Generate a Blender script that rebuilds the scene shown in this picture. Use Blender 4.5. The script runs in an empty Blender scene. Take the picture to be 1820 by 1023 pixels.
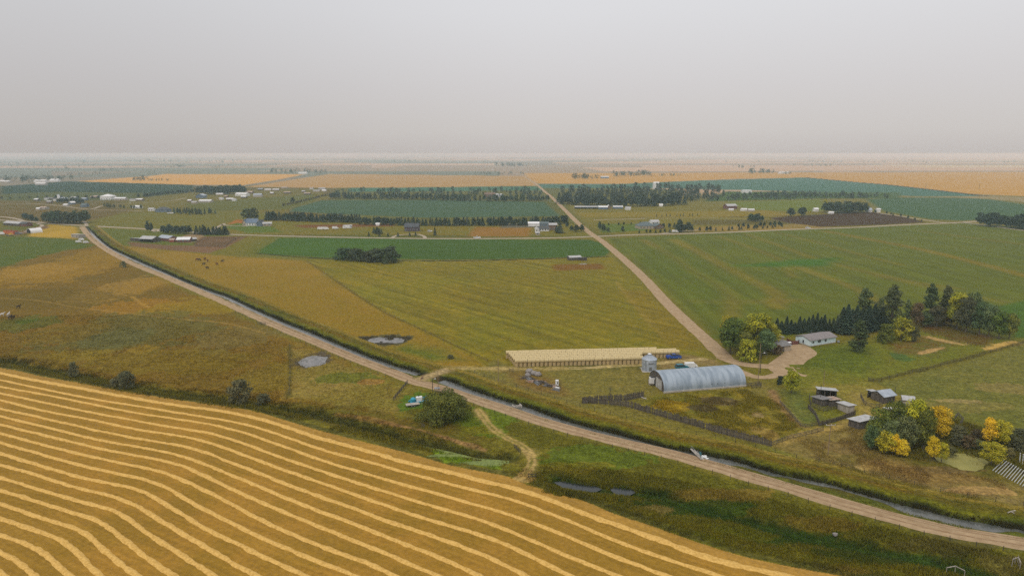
import bpy, bmesh, math, random
import numpy as np
from mathutils import Vector, Matrix
R = math.radians
random.seed(7); rng = np.random.default_rng(11)
scene = bpy.context.scene; col = scene.collection

# ------------------------------------------------------------ camera, world, sun, exposure
CAMH, FPX, CX, CY, TH = 80.0, 1213.0, 910.0, 511.5, R(11.12)
cam_d = bpy.data.cameras.new('camera'); cam = bpy.data.objects.new('camera', cam_d); col.objects.link(cam)
cam.location = (0, 0, CAMH); cam.rotation_euler = (R(90) - TH, 0, 0)
cam_d.sensor_width = 36; cam_d.lens = 36 * FPX / 1820; cam_d.clip_start = 0.5; cam_d.clip_end = 90000
scene.camera = cam
scene.render.engine = 'CYCLES'
scene.view_settings.view_transform = 'Standard'; scene.view_settings.look = 'None'
scene.view_settings.gamma = 1; scene.view_settings.exposure = 0.0
scene.cycles.volume_bounces = 2; scene.cycles.max_bounces = 6; scene.cycles.diffuse_bounces = 2
scene.cycles.use_denoising = False; scene.cycles.sample_clamp_direct = 1.0; scene.cycles.sample_clamp_indirect = 0.7
SUN_EL, SUN_ROT = R(48), R(215)
w = bpy.data.worlds.new('World'); scene.world = w; w.use_nodes = True
nt = w.node_tree; nt.nodes.clear()
def N(nt, t, **kw):
    n = nt.nodes.new(t)
    for k, v in kw.items():
        if k.startswith('i_'): n.inputs[k[2:]].default_value = v
        else: setattr(n, k, v)
    return n
out = N(nt, 'ShaderNodeOutputWorld'); sky = N(nt, 'ShaderNodeTexSky', sky_type='NISHITA', sun_disc=False)
sky.sun_elevation = SUN_EL; sky.sun_rotation = SUN_ROT; sky.dust_density = 5.0
b1 = N(nt, 'ShaderNodeBackground'); b1.inputs[1].default_value = 0.06
b2 = N(nt, 'ShaderNodeBackground'); b2.inputs[1].default_value = 1.0
tc = N(nt, 'ShaderNodeTexCoord'); sp = N(nt, 'ShaderNodeSeparateXYZ')
rmp = N(nt, 'ShaderNodeValToRGB')
SKY = [(0.0, (.61, .57, .55)), (0.03, (.67, .638, .615)), (0.09, (.71, .685, .685)), (0.187, (.79, .785, .80)), (0.3, (.84, .84, .87)), (0.5, (.95, .95, 1.0)), (1.0, (1.15, 1.16, 1.2))]
er = rmp.color_ramp.elements
er[0].position = 0; er[0].color = SKY[0][1] + (1,); er[1].position = 1; er[1].color = SKY[-1][1] + (1,)
for p, c in SKY[1:-1]:
    e = er.new(p); e.color = c + (1,)
nt.links.new(tc.outputs['Generated'], sp.inputs[0]); nt.links.new(sp.outputs['Z'], rmp.inputs[0])
mr = N(nt, 'ShaderNodeMapRange'); mr.interpolation_type = 'SMOOTHSTEP'
mr.inputs[1].default_value = -0.62; mr.inputs[2].default_value = 0.1; mr.inputs[3].default_value = 0.84; mr.inputs[4].default_value = 1.0
nt.links.new(sp.outputs['X'], mr.inputs[0])
vm = N(nt, 'ShaderNodeVectorMath', operation='SCALE')
nt.links.new(rmp.outputs[0], vm.inputs[0]); nt.links.new(mr.outputs[0], vm.inputs['Scale']); nt.links.new(vm.outputs[0], b2.inputs[0])
nt.links.new(sky.outputs[0], b1.inputs[0])
mx = N(nt, 'ShaderNodeMixShader'); mx.inputs[0].default_value = 0.88
nt.links.new(b1.outputs[0], mx.inputs[1]); nt.links.new(b2.outputs[0], mx.inputs[2]); nt.links.new(mx.outputs[0], out.inputs[0])
sun_d = bpy.data.lights.new('sun', 'SUN'); sun_d.energy = 1.1; sun_d.angle = R(14); sun_d.color = (1, .93, .84)
sun = bpy.data.objects.new('sun', sun_d); col.objects.link(sun)
sun.rotation_euler = (R(90) - SUN_EL, 0, R(180) - SUN_ROT)

# ------------------------------------------------------------ pixel <-> ground
ct, st = math.cos(TH), math.sin(TH)
def Gn(px, py):
    px = np.asarray(px, float); py = np.asarray(py, float)
    dx = (px - CX) / FPX; dy = (CY - py) / FPX
    vy = ct + dy * st; vz = -st + dy * ct
    t = CAMH / -vz
    return dx * t, vy * t
def G(px, py):
    a, b = Gn(px, py); return float(a), float(b)
def Pn(x, y, z=0):
    f = y * ct + (CAMH - z) * st; u = y * st - (CAMH - z) * ct
    return CX + FPX * x / f, CY - FPX * u / f
def ppm(px, py):
    x, y = G(px, py); return FPX / (y * ct + CAMH * st)
def lin(c):
    c = np.asarray(c, float) / 255
    return np.where(c <= .04045, c / 12.92, ((c + .055) / 1.055) ** 2.4)
HZ = np.array([.53, .50, .485]); SIG = np.array([.000112, .000149, .00016]); KL = 1.05
def alb(rgb, d=250.0):
    T = np.exp(-SIG * d); a = (lin(rgb) - (1 - T) * HZ) / (T * KL)
    return np.clip(a, .005, .8)

# ------------------------------------------------------------ numpy helpers
def vnoise(x, y, s, seed=0):
    x = x / s; y = y / s
    xi = np.floor(x).astype(np.int64); yi = np.floor(y).astype(np.int64); fx = x - xi; fy = y - yi
    fx = fx * fx * (3 - 2 * fx); fy = fy * fy * (3 - 2 * fy)
    def h(a, b):
        n = (a * 374761393 + b * 668265263 + seed * 974634777) & 0xffffffff
        n = ((n ^ (n >> 13)) * 1274126177) & 0xffffffff
        return ((n ^ (n >> 16)) & 0xffff) / 65535.0
    return (h(xi, yi) * (1 - fx) + h(xi + 1, yi) * fx) * (1 - fy) + (h(xi, yi + 1) * (1 - fx) + h(xi + 1, yi + 1) * fx) * fy
def fbm(x, y, s, seed=0, o=3):
    r = 0; a = 1; t = 0
    for k in range(o):
        r = r + a * vnoise(x, y, s / 2 ** k, seed + k * 17); t += a; a *= .55
    return r / t
def smooth(t):
    t = np.clip(t, 0, 1); return t * t * (3 - 2 * t)
def line_dist(X, Y, P):
    """nearest distance, signed side (+ = left of travel), arclength"""
    P = np.asarray(P, float)
    best = np.full(X.shape, 1e12); sd = np.zeros(X.shape); al = np.zeros(X.shape); s0 = 0
    for (ax, ay), (bx, by) in zip(P[:-1], P[1:]):
        dx, dy = bx - ax, by - ay; L2 = dx * dx + dy * dy + 1e-12; L = math.sqrt(L2)
        t = np.clip(((X - ax) * dx + (Y - ay) * dy) / L2, 0, 1)
        ex = X - ax - t * dx; ey = Y - ay - t * dy; d = ex * ex + ey * ey
        m = d < best
        best = np.where(m, d, best); sd = np.where(m, dx * (Y - ay) - dy * (X - ax), sd); al = np.where(m, s0 + t * L, al)
        s0 += L
    best = np.sqrt(best)
    return best, np.where(sd >= 0, best, -best), al
def inside(X, Y, P):
    r = np.zeros(X.shape, bool); n = len(P)
    for i in range(n):
        ax, ay = P[i]; bx, by = P[(i + 1) % n]
        c = ((ay > Y) != (by > Y)) & (X < (bx - ax) * (Y - ay) / ((by - ay) if by != ay else 1e-9) + ax)
        r ^= c
    return r
def gp(pts):
    a = np.array(pts, float); x, y = Gn(a[:, 0], a[:, 1]); return np.stack([x, y], 1)
def resample(P, step):
    P = np.asarray(P, float); d = np.r_[0, np.cumsum(np.hypot(*np.diff(P, axis=0).T))]
    n = max(2, int(d[-1] / step) + 1); s = np.linspace(0, d[-1], n)
    return np.stack([np.interp(s, d, P[:, 0]), np.interp(s, d, P[:, 1])], 1)
def curve(P, step):
    """smooth resample (Catmull-Rom)"""
    P = np.asarray(P, float); Q = np.vstack([2 * P[0] - P[1], P, 2 * P[-1] - P[-2]]); o = []
    for i in range(1, len(Q) - 2):
        t = np.linspace(0, 1, 9)[:-1, None]; a, b, c, d = Q[i - 1], Q[i], Q[i + 1], Q[i + 2]
        o.append(.5 * ((2 * b) + (c - a) * t + (2 * a - 5 * b + 4 * c - d) * t ** 2 + (3 * b - a - 3 * c + d) * t ** 3))
    o.append(P[-1:]); return resample(np.vstack(o), step)
def normals(P):
    d = np.gradient(P, axis=0); d /= np.maximum(np.hypot(d[:, 0], d[:, 1]), 1e-9)[:, None]
    return np.stack([-d[:, 1], d[:, 0]], 1)

# ------------------------------------------------------------ objects helpers
def tag(o, label=None, cat=None, group=None, kind=None):
    if label: o['label'] = label
    if cat: o['category'] = cat
    if group: o['group'] = group
    if kind: o['kind'] = kind
    return o
def empty(name, loc, rz=0, label=None, cat=None, group=None):
    o = bpy.data.objects.new(name, None); col.objects.link(o); o.empty_display_size = .5
    o.location = loc; o.rotation_euler = (0, 0, rz); return tag(o, label, cat, group)
def link_mesh(name, V, Fc, mat, parent=None, smooth_=False, attrs=None):
    me = bpy.data.meshes.new(name)
    V = np.asarray(V, np.float32); Fc = np.asarray(Fc, np.int32)
    nF, k = Fc.shape
    me.vertices.add(len(V)); me.vertices.foreach_set('co', V.ravel())
    me.loops.add(nF * k); me.loops.foreach_set('vertex_index', Fc.ravel())
    me.polygons.add(nF); me.polygons.foreach_set('loop_start', np.arange(0, nF * k, k, dtype=np.int32))
    if smooth_: me.polygons.foreach_set('use_smooth', np.ones(nF, bool))
    for an, av in (attrs or {}).items():
        av = np.asarray(av, np.float32)
        if av.ndim == 1:
            a = me.attributes.new(an, 'FLOAT', 'POINT'); a.data.foreach_set('value', av)
        else:
            a = me.attributes.new(an, 'FLOAT_COLOR', 'POINT')
            a.data.foreach_set('color', np.c_[av, np.ones(len(av))].astype(np.float32).ravel())
    me.update(calc_edges=True)
    if mat: me.materials.append(mat)
    o = bpy.data.objects.new(name, me); col.objects.link(o); o.parent = parent
    return o
def copy_obj(o, parent=None):
    c = o.copy(); col.objects.link(c); c.parent = parent
    if parent is not None: c.matrix_parent_inverse = o.matrix_parent_inverse.copy()
    return c
def copy_tree(o, parent=None):
    kids = list(KIDS.get(o.name, ())) or list(o.children)
    KIDS.setdefault(o.name, kids)
    c = copy_obj(o, parent)
    for ch in kids: copy_tree(ch, c)
    return c
KIDS = {}
class MB:
    def __init__(s): s.v = []; s.f = []
    def add(s, vs, fs):
        b = len(s.v); s.v += [tuple(v) for v in vs]; s.f += [tuple(b + i for i in f) for f in fs]; return s
    def box(s, x0, x1, y0, y1, z0, z1):
        return s.add([(x0, y0, z0), (x1, y0, z0), (x1, y1, z0), (x0, y1, z0), (x0, y0, z1), (x1, y0, z1), (x1, y1, z1), (x0, y1, z1)],
                     [(0, 3, 2, 1), (4, 5, 6, 7), (0, 1, 5, 4), (1, 2, 6, 5), (2, 3, 7, 6), (3, 0, 4, 7)])
    def prism(s, prof, a, b, axis='x'):
        n = len(prof)
        def p(u, v, w): return (w, u, v) if axis == 'x' else (u, w, v)
        vs = [p(u, v, a) for u, v in prof] + [p(u, v, b) for u, v in prof]
        fs = [tuple(range(n)), tuple(range(2 * n - 1, n - 1, -1))] + [(i, (i + 1) % n, n + (i + 1) % n, n + i) for i in range(n)]
        return s.add(vs, fs)
    def tube(s, p, q, r, r2=None, n=6, cap=True):
        p = Vector(p); q = Vector(q); r2 = r if r2 is None else r2
        d = (q - p); d = d.normalized() if d.length else Vector((0, 0, 1))
        u = d.orthogonal().normalized(); v = d.cross(u)
        vs = []
        for c, rr in ((p, r), (q, r2)):
            for i in range(n):
                a = 2 * math.pi * i / n; vs.append(c + u * (rr * math.cos(a)) + v * (rr * math.sin(a)))
        fs = [(i, (i + 1) % n, n + (i + 1) % n, n + i) for i in range(n)]
        if cap: fs += [tuple(range(n - 1, -1, -1)), tuple(range(n, 2 * n))]
        return s.add(vs, fs)
    def lathe(s, prof, n=20, c=(0, 0)):
        vs = [(c[0] + r * math.cos(2 * math.pi * i / n), c[1] + r * math.sin(2 * math.pi * i / n), z) for r, z in prof for i in range(n)]
        fs = [(k * n + i, k * n + (i + 1) % n, (k + 1) * n + (i + 1) % n, (k + 1) * n + i) for k in range(len(prof) - 1) for i in range(n)]
        return s.add(vs, fs)
    def ball(s, c, r, sq=(1, 1, 1), jit=.15, n=1, rd=None):
        bm = bmesh.new(); bmesh.ops.create_icosphere(bm, subdivisions=n, radius=1)
        rd = rd or random
        vs = [(c[0] + v.co.x * r * sq[0] * (1 + rd.uniform(-jit, jit)), c[1] + v.co.y * r * sq[1] * (1 + rd.uniform(-jit, jit)),
               c[2] + v.co.z * r * sq[2] * (1 + rd.uniform(-jit, jit))) for v in bm.verts]
        fs = [tuple(x.index for x in f.verts) for f in bm.faces]; bm.free(); return s.add(vs, fs)
    def build(s, name, mat, parent=None, sm=False):
        me = bpy.data.meshes.new(name); me.from_pydata([tuple(v) for v in s.v], [], s.f); me.update()
        if sm:
            me.polygons.foreach_set('use_smooth', [True] * len(me.polygons))
        me.materials.append(mat)
        o = bpy.data.objects.new(name, me); col.objects.link(o); o.parent = parent; return o

# ------------------------------------------------------------ materials
def new_mat(name):
    m = bpy.data.materials.new(name); m.use_nodes = True
    return m, m.node_tree, m.node_tree.nodes['Principled BSDF']
def mat(name, c, c2=None, scale=2.0, rough=.85, metal=0, bump=0, spec=.3, stretch=None, fac=(.35, .65)):
    m, nt, b = new_mat(name)
    c = tuple(c); c2 = tuple(c2) if c2 is not None else tuple(x * .72 for x in c)
    tcn = N(nt, 'ShaderNodeTexCoord'); no = N(nt, 'ShaderNodeTexNoise'); no.inputs['Scale'].default_value = scale; no.inputs['Detail'].default_value = 5
    src = tcn.outputs['Object']
    if stretch:
        mp = N(nt, 'ShaderNodeMapping'); mp.inputs['Scale'].default_value = stretch
        nt.links.new(src, mp.inputs[0]); src = mp.outputs[0]
    nt.links.new(src, no.inputs['Vector'])
    r = N(nt, 'ShaderNodeValToRGB'); r.color_ramp.elements[0].position = fac[0]; r.color_ramp.elements[1].position = fac[1]
    r.color_ramp.elements[0].color = c2 + (1,); r.color_ramp.elements[1].color = c + (1,)
    nt.links.new(no.outputs[0], r.inputs[0]); nt.links.new(r.outputs[0], b.inputs['Base Color'])
    b.inputs['Roughness'].default_value = rough; b.inputs['Metallic'].default_value = metal; b.inputs['Specular IOR Level'].default_value = spec
    if bump:
        bn = N(nt, 'ShaderNodeBump'); bn.inputs['Strength'].default_value = .6; bn.inputs['Distance'].default_value = bump
        nt.links.new(no.outputs[0], bn.inputs['Height']); nt.links.new(bn.outputs[0], b.inputs['Normal'])
    return m
def leaf_mat(name, c, c2, hv=.04):
    """leaves: colour varies leaf by leaf (attribute 'v') and tree by tree"""
    m, nt, b = new_mat(name)
    at = N(nt, 'ShaderNodeAttribute', attribute_name='v'); oi = N(nt, 'ShaderNodeObjectInfo')
    r = N(nt, 'ShaderNodeMix', data_type='RGBA'); r.inputs[6].default_value = tuple(c) + (1,); r.inputs[7].default_value = tuple(c2) + (1,)
    hs = N(nt, 'ShaderNodeHueSaturation'); m1 = N(nt, 'ShaderNodeMapRange'); m2 = N(nt, 'ShaderNodeMapRange')
    m1.inputs[3].default_value = .5 - hv; m1.inputs[4].default_value = .5 + hv
    m2.inputs[3].default_value = .75; m2.inputs[4].default_value = 1.3
    nt.links.new(at.outputs['Fac'], r.inputs[0]); nt.links.new(oi.outputs['Random'], m1.inputs[0])
    ml = N(nt, 'ShaderNodeMath', operation='MULTIPLY'); ml.inputs[1].default_value = 7.31
    fr = N(nt, 'ShaderNodeMath', operation='FRACT'); nt.links.new(oi.outputs['Random'], ml.inputs[0]); nt.links.new(ml.outputs[0], fr.inputs[0])
    nt.links.new(fr.outputs[0], m2.inputs[0]); nt.links.new(m1.outputs[0], hs.inputs['Hue']); nt.links.new(m2.outputs[0], hs.inputs['Value'])
    nt.links.new(r.outputs[2], hs.inputs['Color']); nt.links.new(hs.outputs[0], b.inputs['Base Color'])
    b.inputs['Roughness'].default_value = .75; b.inputs['Specular IOR Level'].default_value = .2
    return m
def attr_mat(name, rough=.9):
    m, nt, b = new_mat(name); at = N(nt, 'ShaderNodeAttribute', attribute_name='ca')
    nt.links.new(at.outputs['Color'], b.inputs['Base Color']); b.inputs['Roughness'].default_value = rough; b.inputs['Specular IOR Level'].default_value = .15
    return m
def ground_mat(name, grass=1.0, rows=None, bumpd=.25):
    """two painted soil/grass colours broken up by several sizes of patch; rows=(angle,period,strength) for mown or sown lines"""
    m, nt, b = new_mat(name)
    A = N(nt, 'ShaderNodeAttribute', attribute_name='ca'); B = N(nt, 'ShaderNodeAttribute', attribute_name='cb')
    tcn = N(nt, 'ShaderNodeTexCoord')
    def noise(sc, det=4, rg=.6, vec=None, dist=0):
        n = N(nt, 'ShaderNodeTexNoise'); n.inputs['Scale'].default_value = sc; n.inputs['Detail'].default_value = det
        n.inputs['Roughness'].default_value = rg; n.inputs['Distortion'].default_value = dist
        nt.links.new(vec or tcn.outputs['Object'], n.inputs['Vector']); return n.outputs[0]
    def math_(op, a, b_=None, c_=None):
        n = N(nt, 'ShaderNodeMath', operation=op)
        for i, v in enumerate((a, b_, c_)):
            if v is None: continue
            if isinstance(v, (int, float)): n.inputs[i].default_value = v
            else: nt.links.new(v, n.inputs[i])
        return n.outputs[0]
    def rng_(v, a, b_, c_=0., d=1.):
        n = N(nt, 'ShaderNodeMapRange'); n.inputs[1].default_value = a; n.inputs[2].default_value = b_; n.inputs[3].default_value = c_; n.inputs[4].default_value = d
        nt.links.new(v, n.inputs[0]); return n.outputs[0]
    big = noise(.018, 6, .65, dist=.4); mid = noise(.16, 5, .7, dist=.3); fine = noise(1.1, 4, .75); sp_ = noise(.45, 3, .6)
    f = math_('ADD', math_('MULTIPLY', big, .5), math_('MULTIPLY', mid, .5))
    f = rng_(f, .40, .60)
    mixc = N(nt, 'ShaderNodeMix', data_type='RGBA'); nt.links.new(f, mixc.inputs[0])
    nt.links.new(A.outputs['Color'], mixc.inputs[6]); nt.links.new(B.outputs['Color'], mixc.inputs[7])
    v = math_('MULTIPLY', rng_(fine, .25, .75, 1 - .5 * grass, 1 + .5 * grass), rng_(mid, .3, .7, .82, 1.18))
    v = math_('MULTIPLY', v, rng_(sp_, .3, .7, 1 - .2 * grass, 1 + .2 * grass))
    for (ang, per, stg) in (rows or ()):
        mp = N(nt, 'ShaderNodeMapping'); mp.inputs['Rotation'].default_value = (0, 0, -ang)
        nt.links.new(tcn.outputs['Object'], mp.inputs[0])
        sx = N(nt, 'ShaderNodeMapping'); sx.inputs['Scale'].default_value = (.012, 1 / per, 1); nt.links.new(mp.outputs[0], sx.inputs[0])
        nn = noise(1.0, 3, .6, sx.outputs[0])
        v = math_('MULTIPLY', v, rng_(nn, .3, .7, 1 - stg, 1 + stg))
    vmn = N(nt, 'ShaderNodeVectorMath', operation='SCALE'); nt.links.new(mixc.outputs[2], vmn.inputs[0]); nt.links.new(v, vmn.inputs['Scale'])
    nt.links.new(vmn.outputs[0], b.inputs['Base Color'])
    b.inputs['Roughness'].default_value = .95; b.inputs['Specular IOR Level'].default_value = .1
    bn = N(nt, 'ShaderNodeBump'); bn.inputs['Strength'].default_value = .7; bn.inputs['Distance'].default_value = bumpd
    nt.links.new(math_('ADD', fine, math_('MULTIPLY', sp_, 1.5)), bn.inputs['Height']); nt.links.new(bn.outputs[0], b.inputs['Normal'])
    return m

# ------------------------------------------------------------ lay of the land (traced, then carried to the ground plane)
ROAD_PX = [(146, 403), (158, 419), (180, 437), (210, 455), (245, 472), (290, 490), (330, 507), (370, 524), (400, 537), (450, 560), (500, 582), (560, 607), (600, 624),
           (650, 644), (700, 663), (740, 678), (790, 692), (840, 708), (900, 728), (960, 748), (1000, 760), (1050, 773), (1100, 785), (1160, 799), (1220, 814), (1280, 831),
           (1340, 849), (1400, 866), (1450, 881), (1500, 896), (1560, 912), (1620, 928), (1680, 942), (1740, 953), (1820, 966), (1900, 978)]
WATER_PX = [(150, 402), (158, 410), (176, 427), (193, 440), (220, 453), (253, 468), (286, 482), (308, 492), (341, 506), (374, 518), (400, 527), (447, 549), (494, 570), (542, 589),
            (582, 606), (637, 629), (683, 646), (736, 662), (790, 677), (824, 690), (879, 709), (929, 724), (960, 735), (1000, 749), (1044, 761), (1088, 772), (1132, 784),
            (1176, 796), (1220, 805), (1253, 811), (1308, 823), (1352, 837), (1400, 849), (1464, 861), (1508, 874), (1552, 886), (1607, 901), (1650, 912), (1706, 925), (1760, 935), (1820, 946), (1900, 958)]
def onward(P, d):
    v = P[-1] - P[-2]; v = v / np.hypot(*v); return np.vstack([P, P[-1] + v * d * .5, P[-1] + v * d])
ROAD = curve(onward(gp(ROAD_PX), 90), 2.0); WATER = curve(onward(gp(WATER_PX), 90), 1.5)
XROAD = curve(gp([(1290, 637), (1269, 616), (1227, 578), (1185, 538), (1143, 492), (1101, 454), (1068, 427), (1046, 412), (1024, 393), (1002, 371), (980, 350), (969, 341), (953, 327), (942, 320), (933, 314)]), 4.0)
EROAD = curve(gp([(-400, 385), (-100, 388), (42, 393), (88, 397), (154, 401), (264, 407), (400, 416), (578, 421), (780, 424), (960, 423), (1046, 420.5), (1131, 417), (1274, 413.5), (1400, 408), (1520, 404), (1605, 399.5), (1711, 395), (1764, 391), (1850, 386)]), 8.0)
d0 = WATER[0]
DITCH = curve(gp([(-60, 630), (60, 650), (200, 680), (330, 700), (420, 713), (560, 735), (680, 765), (760, 785), (850, 806), (905, 812)]), 2.0)
MARSH = curve(gp([(985, 852), (1040, 862), (1110, 868), (1180, 880), (1260, 905), (1340, 925), (1430, 950), (1560, 975), (1700, 1005), (1850, 1040)]), 2.0)
EDGE_PX = [(-420, 612), (-200, 630), (0, 654), (75, 669.5), (160, 683), (240, 698), (320, 711), (393, 720.5), (449, 730), (505, 746.5), (562, 763.5), (640, 784), (699, 798.5), (752, 813), (800, 827), (843, 835.5),
           (899, 846), (927, 858), (963, 869), (1000, 880), (1040, 891), (1088, 912), (1159, 935), (1229, 960), (1300, 983), (1370, 1000), (1500, 1024), (1700, 1055), (1900, 1085)]
EDGE = curve(gp(EDGE_PX), 3.0)
PONDS = [  # px, py, half width px, half height px, name
    (684, 603.5, 41, 6.5), (555, 638, 28, 9.5), (1670, 806, 18, 9), (1712, 815, 34, 14), (1700, 812, 40, 11), (803, 808, 34, 3.2), (860, 820, 34, 5.0)]
def dig(X, Y):
    """terrain height: level plain, dug canal corridor, ditch, marsh hollows and ponds"""
    h = np.zeros(X.shape)
    near = (Y < 900) & (np.abs(X) < 900)
    x = X[near]; y = Y[near]
    d, s, a = line_dist(x, y, WATER)
    k = smooth((s + 3.6) / 1.6) * smooth((11.6 - s) / 1.6) * (a > 2) * (a < 1e6)
    hh = -2.4 * k
    d, s, a = line_dist(x, y, DITCH); hh -= .9 * smooth(1 - d / 5.5)
    d, s, a = line_dist(x, y, MARSH); hh -= 1.15 * smooth(1 - d / 6.0)
    for (px, py, rx, ry) in PONDS:
        cx, cy = G(px, py); x1, _ = G(px + rx, py); _, y1 = G(px, py - ry)
        r = np.sqrt(((x - cx) / (x1 - cx)) ** 2 + ((y - cy) / (y1 - cy)) ** 2) * (1 + .5 * (vnoise(x, y, 5, 3) - .5) + .2 * (vnoise(x, y, 1.6, 4) - .5))
        hh = np.minimum(hh, -1.1 * smooth((1.35 - r) / .7) + (.75 if px == 684 else .25 if px == 555 else 0) * smooth((fbm(x, y, 4.5, 77 + int(px)) - .56) / .12) * smooth((1.3 - r) / .5))
    e, es, ea = line_dist(x, y, EDGE)
    hh += .35 * (fbm(x, y, 14, 5) - .5) * smooth((es - 2) / 6) * smooth((330 - y) / 60)
    h[near] = hh
    return h

# paint layers, in order: colours are what the photo shows, taken back through the haze to the surface's own colour
LAY = []
def poly(pts, a, b=None, soft=2., edge=1.5, al=1., ad=None):
    P = gp(pts); d = ad or float(np.hypot(P[:, 0].mean(), P[:, 1].mean())); LAY.append(('p', P, alb(a, d), alb(b or a, d), soft, edge, al))
def line(pts, wd, a, soft=.6, al=1., sm=True, off=0):
    P = gp(pts); P = curve(P, max(1.5, P[:, 1].mean() / 120)) if sm else P
    d = float(np.hypot(P[:, 0].mean(), P[:, 1].mean()))
    if off: P = P + normals(P) * off
    LAY.append(('l', P, alb(a, d), alb(a, d), soft, wd, al))
def gline(P, wd, a, soft=.6, al=1., off=0, b=None):
    if off: P = P + normals(P) * off
    LAY.append(('l', P, alb(a, 250), alb(b or a, 250), soft, wd, al))
def spot(px, py, rx, ry, a, al=1., b=None, e=.35):
    x, y = G(px, py); x1, _ = G(px + rx, py); _, y1 = G(px, py - ry); d = math.hypot(x, y)
    LAY.append(('s', (x, y, x1 - x, y1 - y), alb(a, d), alb(b or a, d), e, 0, al))

GOLD_A, GOLD_B = (124, 101, 40), (106, 94, 38)
# --- far bands and farmland
poly([(560, 333), (1050, 330), (1220, 338), (1100, 420), (560, 425), (380, 418)], (112, 114, 72), (104, 106, 68), soft=8)
poly([(-300, 330), (600, 330), (560, 420), (140, 400), (-300, 390)], (105, 108, 78), (122, 112, 84), soft=10, edge=8)
poly([(145, 372), (330, 366), (480, 380), (460, 416), (150, 400)], (112, 114, 68), (118, 114, 74), soft=8)
poly([(230, 345), (560, 335), (590, 352), (500, 380), (330, 372), (210, 380)], (112, 112, 80), (124, 118, 86), soft=8, edge=8)
poly([(330, 361), (560, 345), (560, 358), (510, 372), (340, 376)], (108, 112, 70), soft=6)
poly([(450, 392), (1040, 398), (1060, 419), (400, 416)], (112, 112, 68), (124, 112, 66), soft=4)
poly([(845, 403), (945, 404), (940, 420), (832, 420)], (146, 112, 70), (132, 106, 66), soft=4)
poly([(520, 400), (700, 397), (700, 402), (540, 405)], (118, 92, 72), soft=4)
poly([(890, 397), (960, 397), (960, 404), (890, 405)], (108, 106, 92), soft=3)
poly([(1000, 352), (1240, 362), (1700, 378), (1760, 390), (1500, 404), (1100, 417), (1062, 415), (1020, 380)], (124, 118, 70), (116, 112, 66), soft=6, edge=3)
poly([(1025, 378), (1360, 374), (1440, 385), (1240, 386), (1040, 386)], (136, 122, 76), (128, 120, 74), soft=6)
line([(1030, 385.5), (1260, 385.5), (1400, 384)], 5, (100, 92, 68), soft=3)
line([(1055, 391), (1130, 389), (1250, 387), (1330, 389), (1400, 392)], 6, (138, 126, 88), soft=3)
poly([(1230, 391), (1420, 390), (1400, 398), (1230, 400)], (104, 100, 74), soft=4)
poly([(1240, 403), (1420, 398), (1500, 400), (1440, 407), (1230, 412)], (150, 128, 84), (128, 116, 76), soft=4)
poly([(1060, 398), (1150, 397), (1150, 409), (1070, 414)], (92, 112, 66), (104, 112, 66), soft=3)
poly([(1290, 359), (1460, 354), (1470, 374), (1420, 376), (1330, 372)], (116, 124, 70), (110, 120, 70), soft=8)
poly([(1366, 387), (1440, 382), (1545, 376), (1604, 385), (1646, 395), (1560, 399.5), (1460, 403), (1400, 396)], (92, 84, 70), (86, 82, 68), soft=3)
poly([(1700, 388), (1830, 382), (1830, 404), (1790, 404), (1720, 395)], (128, 118, 80), soft=4)
poly([(0, 372), (140, 366), (240, 372), (140, 398), (0, 390)], (118, 108, 84), (106, 102, 78), soft=8, edge=6)
poly([(0, 392), (70, 397), (150, 402), (200, 440), (0, 424)], (112, 108, 66), (98, 106, 62), soft=4)
poly([(60, 407), (90, 398), (140, 404), (136, 425), (120, 424), (50, 420)], (176, 146, 78), (150, 130, 72), soft=4, edge=3)
poly([(68, 402), (80, 400), (90, 404), (60, 412), (30, 418), (10, 418)], (120, 104, 88), soft=3)
poly([(160, 404), (400, 417), (440, 420), (390, 447), (240, 440), (200, 432), (178, 414)], (98, 108, 62), (104, 108, 60), soft=3)
poly([(400, 418), (520, 421), (490, 450), (300, 455), (300, 440), (388, 446)], (112, 110, 60), (118, 110, 62), soft=4)
poly([(228, 430), (300, 436), (345, 436), (350, 420), (440, 420), (400, 440), (370, 450), (320, 446), (232, 438)], (128, 104, 82), (112, 96, 80), soft=2)
poly([(360, 422), (438, 420), (398, 438), (345, 438)], (104, 92, 76), (116, 98, 80), soft=2)
poly([(324, 419), (360, 411), (362, 420), (340, 432), (328, 430)], (148, 130, 104), (136, 118, 94), soft=2)
poly([(404, 398), (422, 390), (440, 392), (430, 398)], (160, 112, 76), soft=3)
poly([(400, 404), (420, 396), (480, 400), (500, 412), (440, 414)], (98, 112, 62), soft=3)
poly([(620, 421), (660, 421)], (0, 0, 0)) if 0 else None
# --- middle farmland
poly([(150, 430), (400, 455), (545, 463), (660, 540), (870, 640), (858, 652), (760, 655), (560, 582), (300, 478)], (143, 117, 58), (125, 108, 52), soft=4, edge=3)
poly([(545, 461), (800, 463), (1000, 459), (1088, 456), (1240, 612), (1262, 640), (1216, 642), (900, 660), (860, 646), (660, 541)], (116, 112, 52), (126, 112, 52), soft=2)
poly([(870, 470), (1070, 470), (1130, 500), (1190, 600), (1000, 600), (850, 540)], (112, 108, 52), (118, 108, 50), soft=30, al=.7)
poly([(980, 470), (1070, 468), (1075, 478), (985, 481)], (118, 92, 48), soft=3)
line([(1095, 500), (1140, 555), (1180, 600)], 3, (140, 122, 66), soft=2, al=.5)
line([(1130, 520), (1170, 560), (1215, 612)], 16, (126, 106, 52), soft=8, al=.5)
line([(545, 463), (660, 541), (760, 590), (870, 642)], 1.4, (96, 84, 44), soft=1.5, al=.7)
poly([(720, 610), (790, 616), (830, 640), (760, 640), (700, 622)], (104, 104, 46), (120, 108, 50), soft=5)
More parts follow.
